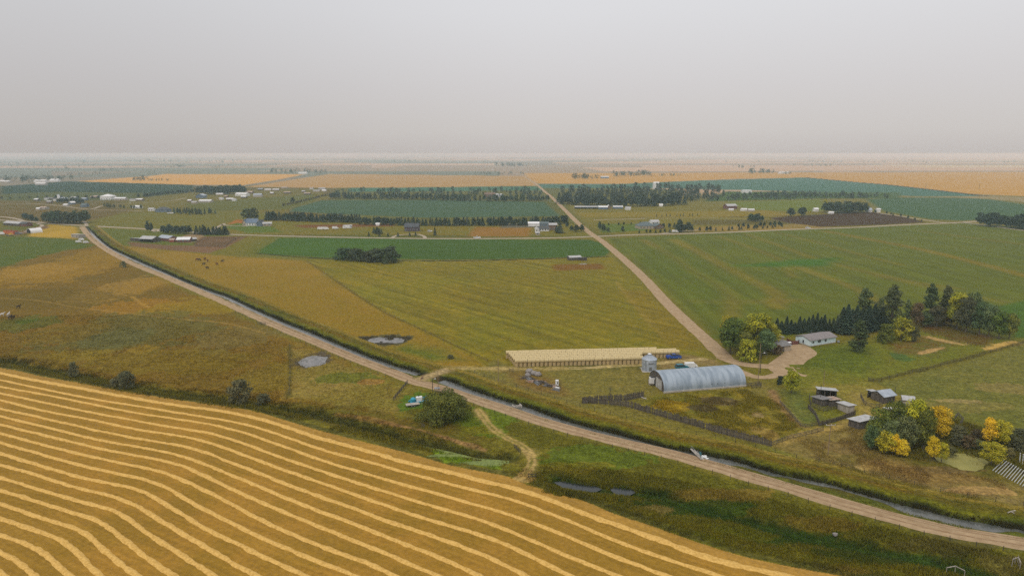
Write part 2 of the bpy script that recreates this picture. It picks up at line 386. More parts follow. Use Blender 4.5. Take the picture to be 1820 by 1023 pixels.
poly([(690, 617), (725, 615), (790, 634), (770, 640)], (88, 100, 40), soft=3, al=.7)
# right green field
poly([(1078, 424), (1300, 413), (1500, 405), (1720, 396), (1830, 404), (2200, 425), (2200, 600), (1820, 540), (1700, 560), (1500, 590), (1380, 600), (1292, 600), (1268, 602), (1185, 525), (1100, 445)], (104, 109, 52), (94, 103, 46), soft=2)
for L_, wd, a_ in (([(1143, 426), (1190, 452), (1235, 483), (1294, 520), (1300, 560)], 7, .75), ([(1198, 426), (1240, 447), (1285, 472), (1330, 495), (1377, 520), (1380, 545)], 9, .8),
                   ([(1277, 420), (1340, 442), (1386, 462), (1410, 492)], 6, .55), ([(1327, 416), (1390, 438), (1448, 460)], 6, .6), ([(1406, 470), (1460, 490), (1530, 516), (1560, 540)], 7, .75),
                   ([(1380, 413), (1450, 430), (1520, 450), (1600, 470)], 6, .5), ([(1469, 411), (1560, 428), (1645, 445), (1740, 468), (1830, 492)], 9, .95), ([(1460, 462), (1520, 478), (1620, 500), (1700, 512)], 6, .6),
                   ([(1640, 411), (1740, 424), (1850, 438)], 8, .5), ([(1240, 535), (1320, 536), (1420, 534)], 9, .5), ([(1110, 452), (1150, 490), (1200, 540), (1250, 590)], 8, .45), ([(1560, 490), (1700, 520), (1830, 545)], 8, .4)):
    line(L_, wd * 1.15, (126, 112, 62), soft=9, al=a_ * .75)
poly([(1330, 470), (1400, 462), (1490, 458), (1470, 472), (1380, 474), (1300, 472)], (74, 108, 44), soft=8, al=.8)
poly([(1105, 440), (1200, 440), (1330, 500), (1300, 540), (1240, 560)], (94, 104, 46), (88, 102, 44), soft=20, al=.5)
# alfalfa strip north of the hay field
poly([(496, 423), (1048, 426), (1070, 432), (1084, 446), (1076, 455), (930, 459.5), (800, 461.5), (585, 457.5), (478, 452), (456, 449)], (80, 101, 56), (74, 96, 50), soft=2)
poly([(496, 423), (700, 424), (690, 459), (585, 457.5), (478, 452), (456, 449)], (84, 108, 46), (76, 102, 46), soft=30, al=.8)
line([(455, 450), (585, 459.5), (800, 463.5), (1000, 458.5), (1078, 456)], 3.2, (58, 66, 38), soft=2)
# --- left pasture
poly([(-400, 410), (0, 420), (60, 424), (130, 428), (165, 430), (300, 505), (500, 594), (660, 660), (740, 690), (700, 740), (450, 712), (200, 676), (0, 640), (-400, 590)], GOLD_A, GOLD_B, soft=3, edge=3)
poly([(-400, 415), (0, 420), (120, 424), (168, 436), (80, 452), (0, 476), (-300, 490)], (88, 104, 56), (98, 106, 52), soft=4, edge=5)
spot(110, 478, 95, 24, (146, 118, 62), .6, e=.8); spot(60, 482, 60, 14, (156, 126, 70), .45, e=.8); spot(205, 515, 50, 22, (152, 124, 70), .55, e=.8); spot(260, 505, 40, 20, (144, 116, 60), .4, e=.8)
spot(180, 450, 50, 12, (140, 116, 54), .6); spot(250, 545, 70, 14, (148, 112, 44), .6); spot(360, 545, 90, 18, (138, 118, 50), .6)
spot(80, 530, 120, 18, (104, 92, 44), .6); spot(230, 590, 140, 34, (102, 98, 58), .75); spot(200, 600, 60, 18, (92, 96, 64), .5); spot(120, 590, 60, 20, (118, 100, 36), .6)
spot(420, 600, 70, 24, (112, 102, 62), .6); spot(40, 575, 60, 14, (94, 100, 56), .7); spot(45, 571, 16, 5, (84, 100, 34), .7); spot(300, 640, 160, 22, (118, 104, 40), .5)
spot(50, 640, 90, 12, (108, 94, 42), .6); spot(150, 630, 60, 10, (128, 110, 34), .6); spot(480, 670, 60, 24, (120, 106, 48), .6); spot(250, 620, 30, 8, (136, 112, 34), .6)
line([(-50, 528), (60, 533), (130, 545), (200, 553), (300, 565), (400, 574), (470, 592)], 1.2, (150, 124, 72), soft=1, al=.7)
line([(235, 527), (262, 545)], 2.2, (158, 126, 66), soft=1.5, al=.7)
poly([(515, 612), (620, 650), (700, 676), (735, 690), (705, 735), (600, 720), (515, 706)], (140, 120, 64), (112, 106, 48), soft=3, edge=3)
line([(515, 612), (516, 660), (514, 705)], 1.5, (84, 80, 38), soft=1, al=.7)
spot(620, 672, 60, 10, (90, 100, 40), .7); spot(640, 700, 70, 14, (122, 108, 50), .5); spot(660, 678, 25, 5, (150, 112, 62), .7)
# --- hayfield south side, track, yard
poly([(780, 660), (900, 656), (1010, 655), (1145, 648), (1260, 640), (1330, 668), (1390, 690), (1370, 790), (1100, 735), (1000, 715), (900, 690)], (112, 106, 54), (120, 108, 58), soft=3, edge=2)
poly([(880, 640), (905, 650), (1140, 643), (1215, 633), (1230, 640), (1150, 655), (900, 662), (860, 655)], (96, 96, 54), (116, 106, 58), soft=3, edge=1.5)
poly([(1175, 636), (1225, 630), (1275, 640), (1280, 648), (1170, 656)], (136, 116, 76), (120, 106, 66), soft=3, edge=2)
for o_ in (-.8, .8):
    line([(745, 667), (775, 657.5), (810, 654.5), (850, 654), (900, 654.5), (1000, 654), (1060, 652), (1140, 647), (1200, 642), (1255, 637)], 1.1, (178, 158, 108), soft=.5, off=o_, al=.95)
line([(745, 667), (775, 657.5), (810, 654.5), (900, 655), (1000, 655)], 5, (150, 132, 80), soft=2, al=.7); line([(700, 636), (740, 648), (772, 657), (800, 662), (900, 690)], 4, (152, 134, 76), soft=2.5, al=.7)
poly([(905, 662), (960, 660), (1005, 690), (1020, 705), (960, 700), (905, 680)], (122, 98, 56), (104, 90, 50), soft=4, edge=3)
poly([(1165, 700), (1325, 690), (1385, 715), (1425, 760), (1365, 785), (1270, 760), (1110, 720)], (102, 100, 44), (122, 106, 44), soft=2, edge=3)
spot(1195, 722, 30, 10, (140, 116, 30), .8); spot(1280, 713, 32, 8, (88, 76, 62), .8, b=(104, 92, 58)); spot(1250, 725, 25, 6, (84, 74, 58), .7); spot(1360, 770, 20, 10, (148, 124, 70), .6); spot(1350, 738, 12, 5, (150, 128, 92), .6)
line([(1372, 695), (1385, 715), (1405, 738), (1425, 757)], 3, (140, 108, 76), soft=2, al=.8)
poly([(1385, 690), (1440, 690), (1440, 730), (1470, 745), (1425, 758), (1395, 722)], (92, 104, 54), (104, 104, 54), soft=3)
# yard east
poly([(1380, 640), (1440, 618), (1560, 600), (1780, 560), (1830, 600), (1560, 680), (1620, 740), (1500, 760), (1400, 690)], (112, 110, 50), (102, 106, 48), soft=3, edge=2)
poly([(1440, 620), (1530, 610), (1560, 640), (1540, 665), (1440, 655), (1420, 650)], (86, 97, 40), (94, 102, 44), soft=6, edge=3)
poly([(1400, 690), (1560, 680), (1620, 700), (1640, 740), (1540, 760), (1480, 700)], (132, 118, 58), (118, 112, 54), soft=5, edge=4)
poly([(1560, 680), (1690, 650), (1830, 607), (1950, 580), (1950, 800), (1700, 740), (1620, 715)], (102, 104, 54), (112, 108, 58), soft=2, edge=2)
spot(1790, 690, 50, 10, (134, 118, 72), .6, e=.6); spot(1720, 720, 70, 12, (126, 114, 66), .5, e=.6); spot(1700, 712, 40, 5, (146, 128, 84), .6, e=.6)
poly([(1770, 545), (1830, 532), (1950, 520), (1950, 590), (1830, 600), (1800, 600)], (78, 100, 38), soft=3)
poly([(1620, 574), (1680, 570), (1770, 600), (1755, 615), (1700, 606), (1640, 590)], (106, 82, 54), (92, 92, 52), soft=3, edge=3)
poly([(1575, 610), (1640, 596), (1720, 606), (1700, 618), (1640, 632), (1580, 628)], (118, 92, 56), (92, 100, 54), soft=3, edge=3)
line([(1650, 598), (1680, 606), (1712, 612)], 4, (176, 146, 96), soft=2, al=.8); line([(1635, 628), (1655, 622), (1678, 617)], 2.4, (170, 140, 92), soft=1, al=.9)
line([(1760, 620), (1780, 613), (1806, 609)], 5, (184, 152, 88), soft=2, al=.95); spot(1600, 634, 20, 6, (72, 98, 60), .7)
line([(1700, 750), (1560, 680)], 1, (0, 0, 0), al=0)
line([(1552, 677), (1640, 656), (1740, 630), (1820, 608), (1900, 588)], 2.6, (84, 80, 42), soft=1.6, al=.85)
line([(1390, 790), (1440, 772), (1530, 750), (1560, 735)], 5, (164, 138, 78), soft=3, al=.85); line([(1545, 735), (1535, 715), (1520, 700)], 4, (150, 132, 74), soft=4, al=.6)
poly([(1380, 790), (1520, 752), (1540, 790), (1640, 828), (1820, 860), (1950, 890), (1950, 935), (1820, 905), (1600, 865), (1500, 830), (1400, 810)], (142, 122, 72), (112, 100, 54), soft=3, edge=3)
spot(1500, 795, 40, 12, (118, 98, 62), .6); spot(1520, 815, 36, 7, (100, 92, 46), .6)
poly([(1540, 818), (1640, 830), (1760, 850), (1740, 866), (1640, 856), (1560, 842)], (108, 84, 52), (132, 108, 62), soft=5, edge=4, al=.85)
spot(1740, 872, 60, 8, (166, 134, 84), .6, e=.6); spot(1540, 830, 20, 6, (168, 142, 84), .7); spot(1650, 882, 80, 8, (114, 110, 56), .5, e=.6)
poly([(1630, 740), (1700, 742), (1790, 770), (1850, 770), (1850, 870), (1760, 850), (1720, 836), (1650, 828), (1560, 800)], (88, 92, 40), (104, 92, 48), soft=3, edge=3)
spot(1690, 835, 70, 6, (112, 94, 60), .8)
# --- corridor strips south of the track
poly([(400, 515), (560, 577), (700, 632), (780, 655), (760, 665), (640, 622), (480, 556), (300, 487)], (132, 118, 54), (120, 110, 48), soft=2)
poly([(770, 660), (900, 690), (1000, 722), (1100, 742), (1250, 772), (1370, 795), (1500, 835), (1640, 868), (1830, 905), (1830, 925), (1500, 858), (1250, 800), (1000, 742), (860, 700), (770, 670)], (136, 120, 56), (104, 102, 44), soft=2, edge=2)
line([(800, 671), (900, 697), (1000, 722), (1080, 740), (1200, 768), (1300, 790), (1400, 812)], 1.4, (160, 138, 76), soft=1, al=.6)
# --- south side of the canal road
poly([(740, 692), (800, 712), (900, 738), (1000, 770), (1200, 820), (1400, 880), (1600, 935), (1850, 980), (1850, 1100), (1600, 1045), (1400, 1012), (1200, 955), (1000, 885), (940, 862), (930, 800), (880, 760), (800, 760), (720, 730), (705, 712)], (92, 92, 34), (102, 96, 38), soft=2, edge=2)
spot(745, 712, 35, 15, (78, 104, 36), .8); spot(850, 750, 60, 24, (92, 108, 38), .8); spot(1060, 812, 110, 20, (90, 104, 40), .8); spot(830, 765, 60, 8, (118, 108, 34), .6)
spot(1020, 830, 60, 10, (118, 108, 40), .6); spot(1280, 880, 120, 12, (128, 108, 50), .7); spot(1450, 930, 90, 14, (112, 96, 42), .7); spot(1200, 900, 140, 12, (60, 82, 24), .8); spot(1150, 905, 40, 8, (128, 112, 60), .8)
spot(1350, 950, 140, 14, (56, 80, 22), .8); spot(1550, 990, 140, 16, (66, 78, 26), .8); spot(1700, 965, 100, 18, (84, 78, 42), .7); spot(1250, 950, 130, 18, (102, 100, 26), .8); spot(1500, 1012, 90, 9, (128, 106, 48), .6); spot(1800, 1000, 50, 14, (118, 108, 60), .5)
poly([(520, 715), (700, 738), (800, 752), (860, 790), (905, 815), (850, 835), (750, 800), (640, 770), (480, 735)], (104, 88, 40), (88, 88, 34), soft=3, edge=3)
line([(680, 750), (740, 762), (800, 780), (860, 798)], 1.6, (144, 112, 74), soft=1, al=.8); line([(600, 735), (700, 752)], 2.5, (140, 108, 62), soft=2, al=.6)
spot(684, 603.5, 52, 10, (84, 84, 62), .85); spot(684, 603, 45, 7.5, (62, 60, 52), .9, e=.2); spot(555, 638, 36, 13, (104, 92, 62), .7); spot(555, 638, 30.5, 10.5, (84, 78, 66), .9, e=.2)
gline(DITCH, 5.0, (66, 72, 26), soft=2.5, al=.9, b=(82, 80, 30)); gline(MARSH, 4.5, (58, 78, 24), soft=3, al=.9)
gline(EDGE, 3.4, (112, 100, 42), soft=1.2, al=.8, off=4.6, b=(96, 98, 36)); gline(EDGE, 2.2, (74, 78, 40), soft=1.0, al=.85, off=1.4, b=(92, 88, 52))
poly([(760, 797), (800, 808), (850, 818), (895, 822), (890, 833), (840, 828), (790, 816)], (118, 140, 44), (104, 124, 36), soft=1)
line([(850, 728), (862, 745), (880, 765), (905, 780), (930, 793), (943, 808), (945, 822), (936, 838), (920, 852)], 3.8, (138, 124, 66), soft=1.5, al=.6)
for o_ in (-.75, .75):
    line([(850, 728), (862, 745), (880, 765), (905, 780), (930, 793), (943, 808), (945, 822), (936, 838), (920, 852)], 1.0, (166, 142, 88), soft=.7, off=o_, al=.95)
spot(932, 850, 16, 6, (168, 140, 84), .7)
# --- far plain, explicit fields
poly([(437, 332), (587, 309), (950, 313), (955, 330), (760, 333), (587, 334)], (176, 152, 122), (168, 144, 114), soft=10)
poly([(100, 325), (264, 313), (297, 309), (541, 310), (490, 320), (432, 329), (300, 328.5)], (196, 163, 124), (190, 156, 118), soft=10)
poly([(0, 331), (125, 322), (345, 328.5), (345, 336), (320, 344), (100, 341), (0, 345)], (84, 104, 94), (90, 108, 92), soft=10)
poly([(0, 345), (100, 341), (320, 344), (200, 356), (0, 356)], (104, 112, 90), soft=10)
poly([(930, 308), (1230, 307), (1820, 305.5), (2600, 304), (2900, 370), (1830, 349), (1714, 344), (1583, 329), (1517, 323.5), (1431, 315.5), (1300, 318), (1100, 327), (955, 326)], (186, 157, 122), (180, 150, 114), soft=12)
poly([(955, 327), (1100, 327), (1240, 321), (1431, 315.5), (1517, 323.5), (1583, 329), (1714, 344), (1745, 348.5), (1640, 349), (1540, 345), (1400, 340), (1200, 335), (960, 334)], (106, 129, 119), (102, 124, 114), soft=8)
line([(1431, 315.5), (1517, 323.5), (1583, 329), (1714, 344), (1760, 349)], 14, (84, 100, 84), soft=6)
poly([(1745, 348), (1850, 352), (1850, 362), (1790, 356), (1700, 350.5), (1580, 352)], (148, 138, 112), soft=8)
poly([(1539, 354), (1605, 351), (1676, 351), (1755, 353.5), (1799, 360), (1860, 369), (1900, 380), (1830, 385), (1764, 390), (1711, 392), (1658, 390), (1632, 386), (1570, 375)], (90, 110, 94), (94, 112, 92), soft=6)
poly([(620, 334), (950, 331), (965, 338), (620, 341)], (98, 124, 110), soft=6)
poly([(521, 370), (571, 356), (780, 355), (968, 359), (996, 384), (760, 387), (640, 382), (515, 376)], (86, 105, 91), (90, 108, 90), soft=4)
poly([(1290, 340), (1600, 342), (1600, 352), (1450, 353), (1250, 358)], (96, 112, 84), soft=8)

# township grid colours for the far plain, paled and evened to paint in haze
gx = XROAD[-1] - XROAD[0]; ANG = math.atan2(gx[1], gx[0])
PAL = [alb((200, 178, 158), 3500), alb((190, 170, 154), 3500), alb((164, 156, 146), 3500), alb((152, 150, 142), 3500), alb((180, 164, 150), 3500), alb((142, 148, 142), 3500)]
PAL = np.array([np.clip(p, .02, .5) for p in PAL])
def far_grid(X, Y):
    u = X * math.cos(ANG) + Y * math.sin(ANG); v = -X * math.sin(ANG) + Y * math.cos(ANG)
    cu = np.floor(u / 805).astype(np.int64); cv = np.floor(v / 1610 + .3 * (cu % 3)).astype(np.int64)
    r = vnoise(cu * 7.3 + 3000, cv * 9.1 + 5000, 1.0, 9); side = np.clip(.5 + X / np.maximum(Y, 1) * .75, 0, 1)
    q = r * .8 + (1 - side) * .35 + .08
    idx = np.select([q < .28, q < .5, q < .62, q < .80, q < .92], [0, 1, 4, 2, 3], 5)
    return PAL[idx]
BASE = alb((120, 112, 62), 500)
def paint(X, Y):
    ca = np.tile(BASE, (len(X), 1)); cb = np.tile(alb((108, 104, 60), 500), (len(X), 1))
    far = smooth((Y - 1250) / 300)[:, None]
    fg = far_grid(X, Y); ca = ca * (1 - far) + fg * far; cb = cb * (1 - far) + fg * .94 * far
    n1 = vnoise(X, Y, 6, 1) - .5; n2 = vnoise(X, Y, 1.6, 2) - .5
    for kind, P, A, B, soft, e, al in LAY:
        if al <= 0: continue
        if kind == 's':
            cx, cy, rx, ry = P; r = ((X - cx) / rx) ** 2 + ((Y - cy) / ry) ** 2
            idx = np.nonzero(r < 2.2)[0]
            if not len(idx): continue
            rr = np.sqrt(r[idx]) + .5 * n1[idx] + .35 * n2[idx] + .35 * (vnoise(X[idx], Y[idx], max(3, ry * .3), 8) - .5)
            m = al * smooth((1 - rr) / e + .5 - 0) ** 1.0
        else:
            pad = (soft + (2 if kind == 'p' else e)) * 2 + 4
            lo = P.min(0) - pad; hi = P.max(0) + pad
            idx = np.nonzero((X > lo[0]) & (X < hi[0]) & (Y > lo[1]) & (Y < hi[1]))[0]
            if not len(idx): continue
            x = X[idx]; y = Y[idx]
            if kind == 'p':
                d, _, _ = line_dist(x, y, np.vstack([P, P[:1]])); ins = inside(x, y, P)
                sd = np.where(ins, d, -d) + e * 1.6 * n1[idx] + e * .9 * n2[idx]
                m = al * smooth(sd / soft * .5 + .5)
            else:
                d, _, _ = line_dist(x, y, P); m = al * smooth((e / 2 - d + min(e * .5, 2) * (n1[idx] + n2[idx])) / soft + .5)
        m = m[:, None]
        ca[idx] = ca[idx] * (1 - m) + A * m; cb[idx] = cb[idx] * (1 - m) + B * m
    return ca, cb

# ------------------------------------------------------------ ground: one continuous sheet cut along field boundaries
rows = np.r_[np.array([275.4, 276.2, 277.2, 278.2, 279.2]), np.arange(280, 400, 1.0), np.arange(400, 560, .75), np.arange(560, 1060, 1.25)]
_, ys = Gn(np.full(len(rows), 910.), rows); ys = np.sort(ys); ys = np.r_[60, 90, 105, ys[ys > 112]]
us = np.r_[-14, -7, -4, -2.6, np.linspace(-1.65, -.85, 40)[:-1], np.linspace(-.85, .85, 1150), np.linspace(.85, 1.65, 40)[1:], 2.6, 4, 7, 14]
U, Yg = np.meshgrid(us, ys)
# columns converge on the camera's foot so that cells stay about as deep as wide
Xg = np.clip(U * (Yg * ct + CAMH * st), -40500, 40500)
X = Xg.ravel(); Y = Yg.ravel(); nU = len(us); nY = len(ys)
Hh = dig(X, Y)
CA, CB = paint(X, Y)
idx = np.arange(nU * nY).reshape(nY, nU)
quads = np.stack([idx[:-1, :-1], idx[:-1, 1:], idx[1:, 1:], idx[1:, :-1]], -1).reshape(-1, 4)
fx = X[quads].mean(1); fy = Y[quads].mean(1)
STUB = np.vstack([EDGE, [[200, 60], [-700, 60]]])
zone = np.zeros(len(quads), int)
FIELDS = [('stubble_field', STUB, 1),
          ('pasture', gp([(-600, 408), (0, 420), (165, 430), (300, 505), (500, 594), (515, 612), (514, 705), (200, 676), (0, 636), (-600, 560)]), 2),
          ('dry_pasture', gp([(215, 447), (400, 455), (545, 463), (660, 541), (870, 642), (800, 655), (700, 630), (560, 575), (300, 478)]), 3),
          ('mown_hay_field', gp([(545, 462), (800, 463), (1000, 459), (1088, 456), (1240, 612), (1262, 636), (1140, 643), (900, 650), (870, 642), (660, 541)]), 4),
          ('green_hay_field', gp([(1078, 424), (1300, 413), (1500, 405), (1720, 396), (1830, 404), (2200, 425), (2200, 590), (1830, 540), (1700, 560), (1500, 585), (1380, 590), (1292, 600), (1268, 602), (1185, 525), (1100, 445)]), 5),
          ('alfalfa_field', gp([(496, 423), (1048, 426), (1070, 432), (1084, 446), (1076, 455), (930, 459.5), (800, 461.5), (585, 457.5), (478, 452), (456, 449)]), 6),
          ('crop_field', gp([(521, 370), (571, 356), (780, 355), (968, 359), (996, 384), (760, 387), (640, 382), (515, 376)]), 7),
          ('ploughed_field', gp([(1366, 387), (1440, 382), (1545, 376), (1604, 385), (1646, 395), (1560, 399.5), (1460, 403), (1400, 396)]), 8),
          ('wheat_field', gp([(930, 308), (1230, 307), (1820, 305.5), (2600, 304), (2900, 370), (1830, 349), (1714, 344), (1583, 329), (1517, 323.5), (1431, 315.5), (1300, 318), (1100, 327), (955, 326)]), 9)]
for nm, P, k in FIELDS: zone[inside(fx, fy, P)] = k
hay_a = G(540, 465); hay_b = G(870, 560); a1 = math.atan2(hay_b[1] - hay_a[1], hay_b[0] - hay_a[0])
ga, gb = G(1143, 426), G(1294, 520); a2 = math.atan2(gb[1] - ga[1], gb[0] - ga[0])
GM = {0: ground_mat('meadow', 1.4), 1: None, 2: ground_mat('pasture_grass', 1.4), 3: ground_mat('dry_grass', 1.1), 4: ground_mat('hay_stubble', .9, rows=[(a1, 4.0, .26)]),
      5: ground_mat('hay_regrowth', .6, rows=[(a2, 6.0, .18), (a2 + 1.45, 9.0, .07)]), 6: ground_mat('alfalfa', .5, rows=[(ANG + 1.57, 9.0, .12)]), 7: ground_mat('row_crop', .45, rows=[(ANG + 1.57, 12.0, .12)]), 8: ground_mat('ploughed_soil', .5, rows=[(ANG + 1.57, 7.0, .14)]), 9: ground_mat('ripe_wheat', .4, rows=[(ANG + 1.57, 22.0, .08)])}
# stubble: bare straw-coloured rows running with the swaths
est = (zone == 1)
vs_ = np.unique(quads[est]); ed, es, ea = line_dist(X[vs_], Y[vs_], EDGE)
CA[vs_] = alb((158, 120, 54), 170); CB[vs_] = alb((142, 111, 48), 170)
k = smooth((4.5 - ed) / 3)[:, None]; CA[vs_] = CA[vs_] * (1 - k * .8) + alb((172, 134, 68), 180) * k * .8; CB[vs_] = CB[vs_] * (1 - k * .8) + alb((154, 120, 60), 180) * k * .8
gb_ = (smooth((fbm(X[vs_], Y[vs_], 26, 31) - .5) / .2) * .25)[:, None]; CA[vs_] = CA[vs_] * (1 - gb_) + alb((122, 106, 48), 170) * gb_
DW = np.zeros(len(X)); AL = np.zeros(len(X)); DW[vs_] = ed; AL[vs_] = ea
def stubble_mat():
    m, nt, b = new_mat('stubble'); A = N(nt, 'ShaderNodeAttribute', attribute_name='ca'); B = N(nt, 'ShaderNodeAttribute', attribute_name='cb')
    D = N(nt, 'ShaderNodeAttribute', attribute_name='dw'); L = N(nt, 'ShaderNodeAttribute', attribute_name='al'); tcn = N(nt, 'ShaderNodeTexCoord')
    cx = N(nt, 'ShaderNodeCombineXYZ'); ls = N(nt, 'ShaderNodeMath', operation='MULTIPLY'); ls.inputs[1].default_value = .03
    nt.links.new(L.outputs['Fac'], ls.inputs[0]); nt.links.new(D.outputs['Fac'], cx.inputs[0]); nt.links.new(ls.outputs[0], cx.inputs[1])
    n1 = N(nt, 'ShaderNodeTexNoise'); n1.inputs['Scale'].default_value = 1.0; n1.inputs['Detail'].default_value = 4; n1.inputs['Roughness'].default_value = .7; nt.links.new(cx.outputs[0], n1.inputs['Vector'])
    n2 = N(nt, 'ShaderNodeTexNoise'); n2.inputs['Scale'].default_value = .9; n2.inputs['Detail'].default_value = 6; n2.inputs['Roughness'].default_value = .75; nt.links.new(tcn.outputs['Object'], n2.inputs['Vector'])
    n3 = N(nt, 'ShaderNodeTexNoise'); n3.inputs['Scale'].default_value = .07; n3.inputs['Detail'].default_value = 4; nt.links.new(tcn.outputs['Object'], n3.inputs['Vector'])
    mix = N(nt, 'ShaderNodeMix', data_type='RGBA'); r3 = N(nt, 'ShaderNodeMapRange'); r3.inputs[1].default_value = .4; r3.inputs[2].default_value = .6
    nt.links.new(n3.outputs[0], r3.inputs[0]); nt.links.new(r3.outputs[0], mix.inputs[0]); nt.links.new(A.outputs['Color'], mix.inputs[6]); nt.links.new(B.outputs['Color'], mix.inputs[7])
    r1 = N(nt, 'ShaderNodeMapRange'); r1.inputs[1].default_value = .3; r1.inputs[2].default_value = .7; r1.inputs[3].default_value = .84; r1.inputs[4].default_value = 1.16; nt.links.new(n1.outputs[0], r1.inputs[0])
    r2 = N(nt, 'ShaderNodeMapRange'); r2.inputs[1].default_value = .25; r2.inputs[2].default_value = .75; r2.inputs[3].default_value = .66; r2.inputs[4].default_value = 1.34; nt.links.new(n2.outputs[0], r2.inputs[0])
    ml = N(nt, 'ShaderNodeMath', operation='MULTIPLY'); nt.links.new(r1.outputs[0], ml.inputs[0]); nt.links.new(r2.outputs[0], ml.inputs[1])
    sc = N(nt, 'ShaderNodeVectorMath', operation='SCALE'); nt.links.new(mix.outputs[2], sc.inputs[0]); nt.links.new(ml.outputs[0], sc.inputs['Scale']); nt.links.new(sc.outputs[0], b.inputs['Base Color'])
    b.inputs['Roughness'].default_value = .9; b.inputs['Specular IOR Level'].default_value = .1
    bn = N(nt, 'ShaderNodeBump'); bn.inputs['Strength'].default_value = .6; bn.inputs['Distance'].default_value = .15; nt.links.new(n2.outputs[0], bn.inputs['Height']); nt.links.new(bn.outputs[0], b.inputs['Normal'])
    return m
GM[1] = stubble_mat()
names = {0: 'ground'}; names.update({k: nm for nm, _, k in FIELDS})
for k, nm in names.items():
    q = quads[zone == k]
    if not len(q): continue
    vi, inv = np.unique(q, return_inverse=True)
    at = {'ca': CA[vi], 'cb': CB[vi]}
    if k == 1: at['dw'] = DW[vi]; at['al'] = AL[vi]
    o = link_mesh(nm, np.c_[X[vi], Y[vi], Hh[vi]], inv.reshape(-1, 4), GM[k], smooth_=True, attrs=at)
    tag(o, kind='structure')
# the plain behind and beneath the camera
o = link_mesh('ground', [(-40000, -9000, 0), (40000, -9000, 0), (40000, 60, 0), (-40000, 60, 0)], [(0, 1, 2, 3)], GM[2], attrs={'ca': np.tile(alb(GOLD_A), (4, 1)), 'cb': np.tile(alb(GOLD_B), (4, 1))})
tag(o, kind='structure')

def hgt(x, y): return float(dig(np.array([x]), np.array([y]))[0])
# ------------------------------------------------------------ canal banks, water, roads
def ribbon(name, P, ts, hs, m, attrs=True, colf=None, wob=0, kind='structure', zf=None, tw=None, hz=None):
    n = normals(P); nP = len(P); nt_ = len(ts); s = np.r_[0, np.cumsum(np.hypot(*np.diff(P, axis=0).T))]
    ts = np.asarray(ts, float)
    V = np.zeros((nP, nt_, 3)); t2 = np.tile(ts, (nP, 1))
    if wob:
        for j in range(nt_): t2[:, j] += wob * (vnoise(s + 100 * (ts[j] > 0), s * 0 + 7.7 + 31 * (ts[j] > 0), 4, 4) - .5) * 2 * (abs(ts[j]) == np.abs(ts).max() or attrs)
    if tw is not None: t2 = tw(s, t2)
    V[:, :, 0] = P[:, None, 0] + n[:, None, 0] * t2; V[:, :, 1] = P[:, None, 1] + n[:, None, 1] * t2
    V[:, :, 2] = np.asarray(hs)[None, :] if zf is None else zf(V[:, :, 0].ravel(), V[:, :, 1].ravel()).reshape(nP, nt_) + np.asarray(hs)[None, :]
    if hz is not None: V[:, :, 2] = hz(s, V[:, :, 2])
    i = np.arange(nP * nt_).reshape(nP, nt_)
    F_ = np.stack([i[:-1, :-1], i[1:, :-1], i[1:, 1:], i[:-1, 1:]], -1).reshape(-1, 4)[:, ::-1]
    at = None
    if colf is not None:
        ca, cb = colf(np.tile(ts, (nP, 1)).ravel(), np.repeat(s, nt_), V[:, :, 0].ravel(), V[:, :, 1].ravel()); at = {'ca': ca, 'cb': cb}
    o = link_mesh(name, V.reshape(-1, 3), F_, m, smooth_=True, attrs=at)
    return tag(o, kind=kind)
ts = np.array([-5.4, -4.6, -3.6, -2.9, -2.2, -1.6, -.8, 0, .8, 1.7, 2.3, 2.8, 3.4, 4.2, 5.2, 6.4, 7.6, 8.8, 10, 11, 12, 13.2])
hs = np.array([-.02, .05, .10, .02, -.45, -.9, -1.1, -1.2, -1.1, -.9, -.3, .25, .55, .75, .85, .8, .75, .6, .45, .3, .15, -.02])
def bankcol(t, s, x, y):
    def c(r): return alb(r, 250)
    keys = [-6, -4.2, -3.2, -2.4, -1, 1, 2.0, 2.8, 3.8, 5.2, 7.5, 9.5, 11, 13]
    vals = [(150, 128, 90), (118, 110, 62), (88, 96, 38), (96, 92, 46), (70, 60, 40), (60, 55, 38), (46, 48, 20), (66, 72, 22), (104, 104, 28), (106, 100, 32), (112, 92, 44), (108, 100, 44), (140, 122, 58), (136, 120, 58)]  # darkest tones beside the far waterline paint in the bank's shade
    V_ = np.array([c(v) for v in vals]); tt = t + 1.6 * (vnoise(x, y, 5, 21) - .5)
    ca = np.stack([np.interp(tt, keys, V_[:, j]) for j in range(3)], 1)
    g = smooth((fbm(s, t * 3, 22, 6) - .5) / .3)[:, None] * ((t > 3) & (t < 9))[:, None]
    ca = ca * (1 - g * .6) + c((74, 88, 24)) * g * .6
    return ca, ca * .78
BANKM = ground_mat('bank_grass', 1.5)
s_w = np.r_[0, np.cumsum(np.hypot(*np.diff(WATER, axis=0).T))]
def s_at(px, py): return float(s_w[np.argmin(np.hypot(WATER[:, 0] - G(px, py)[0], WATER[:, 1] - G(px, py)[1]))])
S1, S2, S3, S0 = s_at(1262, 813), s_at(1585, 895), s_at(1725, 929), s_at(736, 662)
def bank_w(s, t):
    s = s[:, None]; g = smooth((s - S1) / 6) * smooth((S2 - s) / 6) * 2.75 + smooth((s - S3) / 6) * 2.5 + .9 * (s < S0) + .15 + .55 * (vnoise(s, s * 0 + 3.3, 5, 70) - .35) + .5 * (vnoise(s, s * 0 + 9.3, 1.7, 71) - .5)
    return t + np.minimum(g, 3.0) * np.interp(t, [-3.6, -2.2, -1.6, -.8, 0, .8, 1.7], [0, 1.0, .96, .8, .56, .29, 0])
CULV = s_at(764, 669)
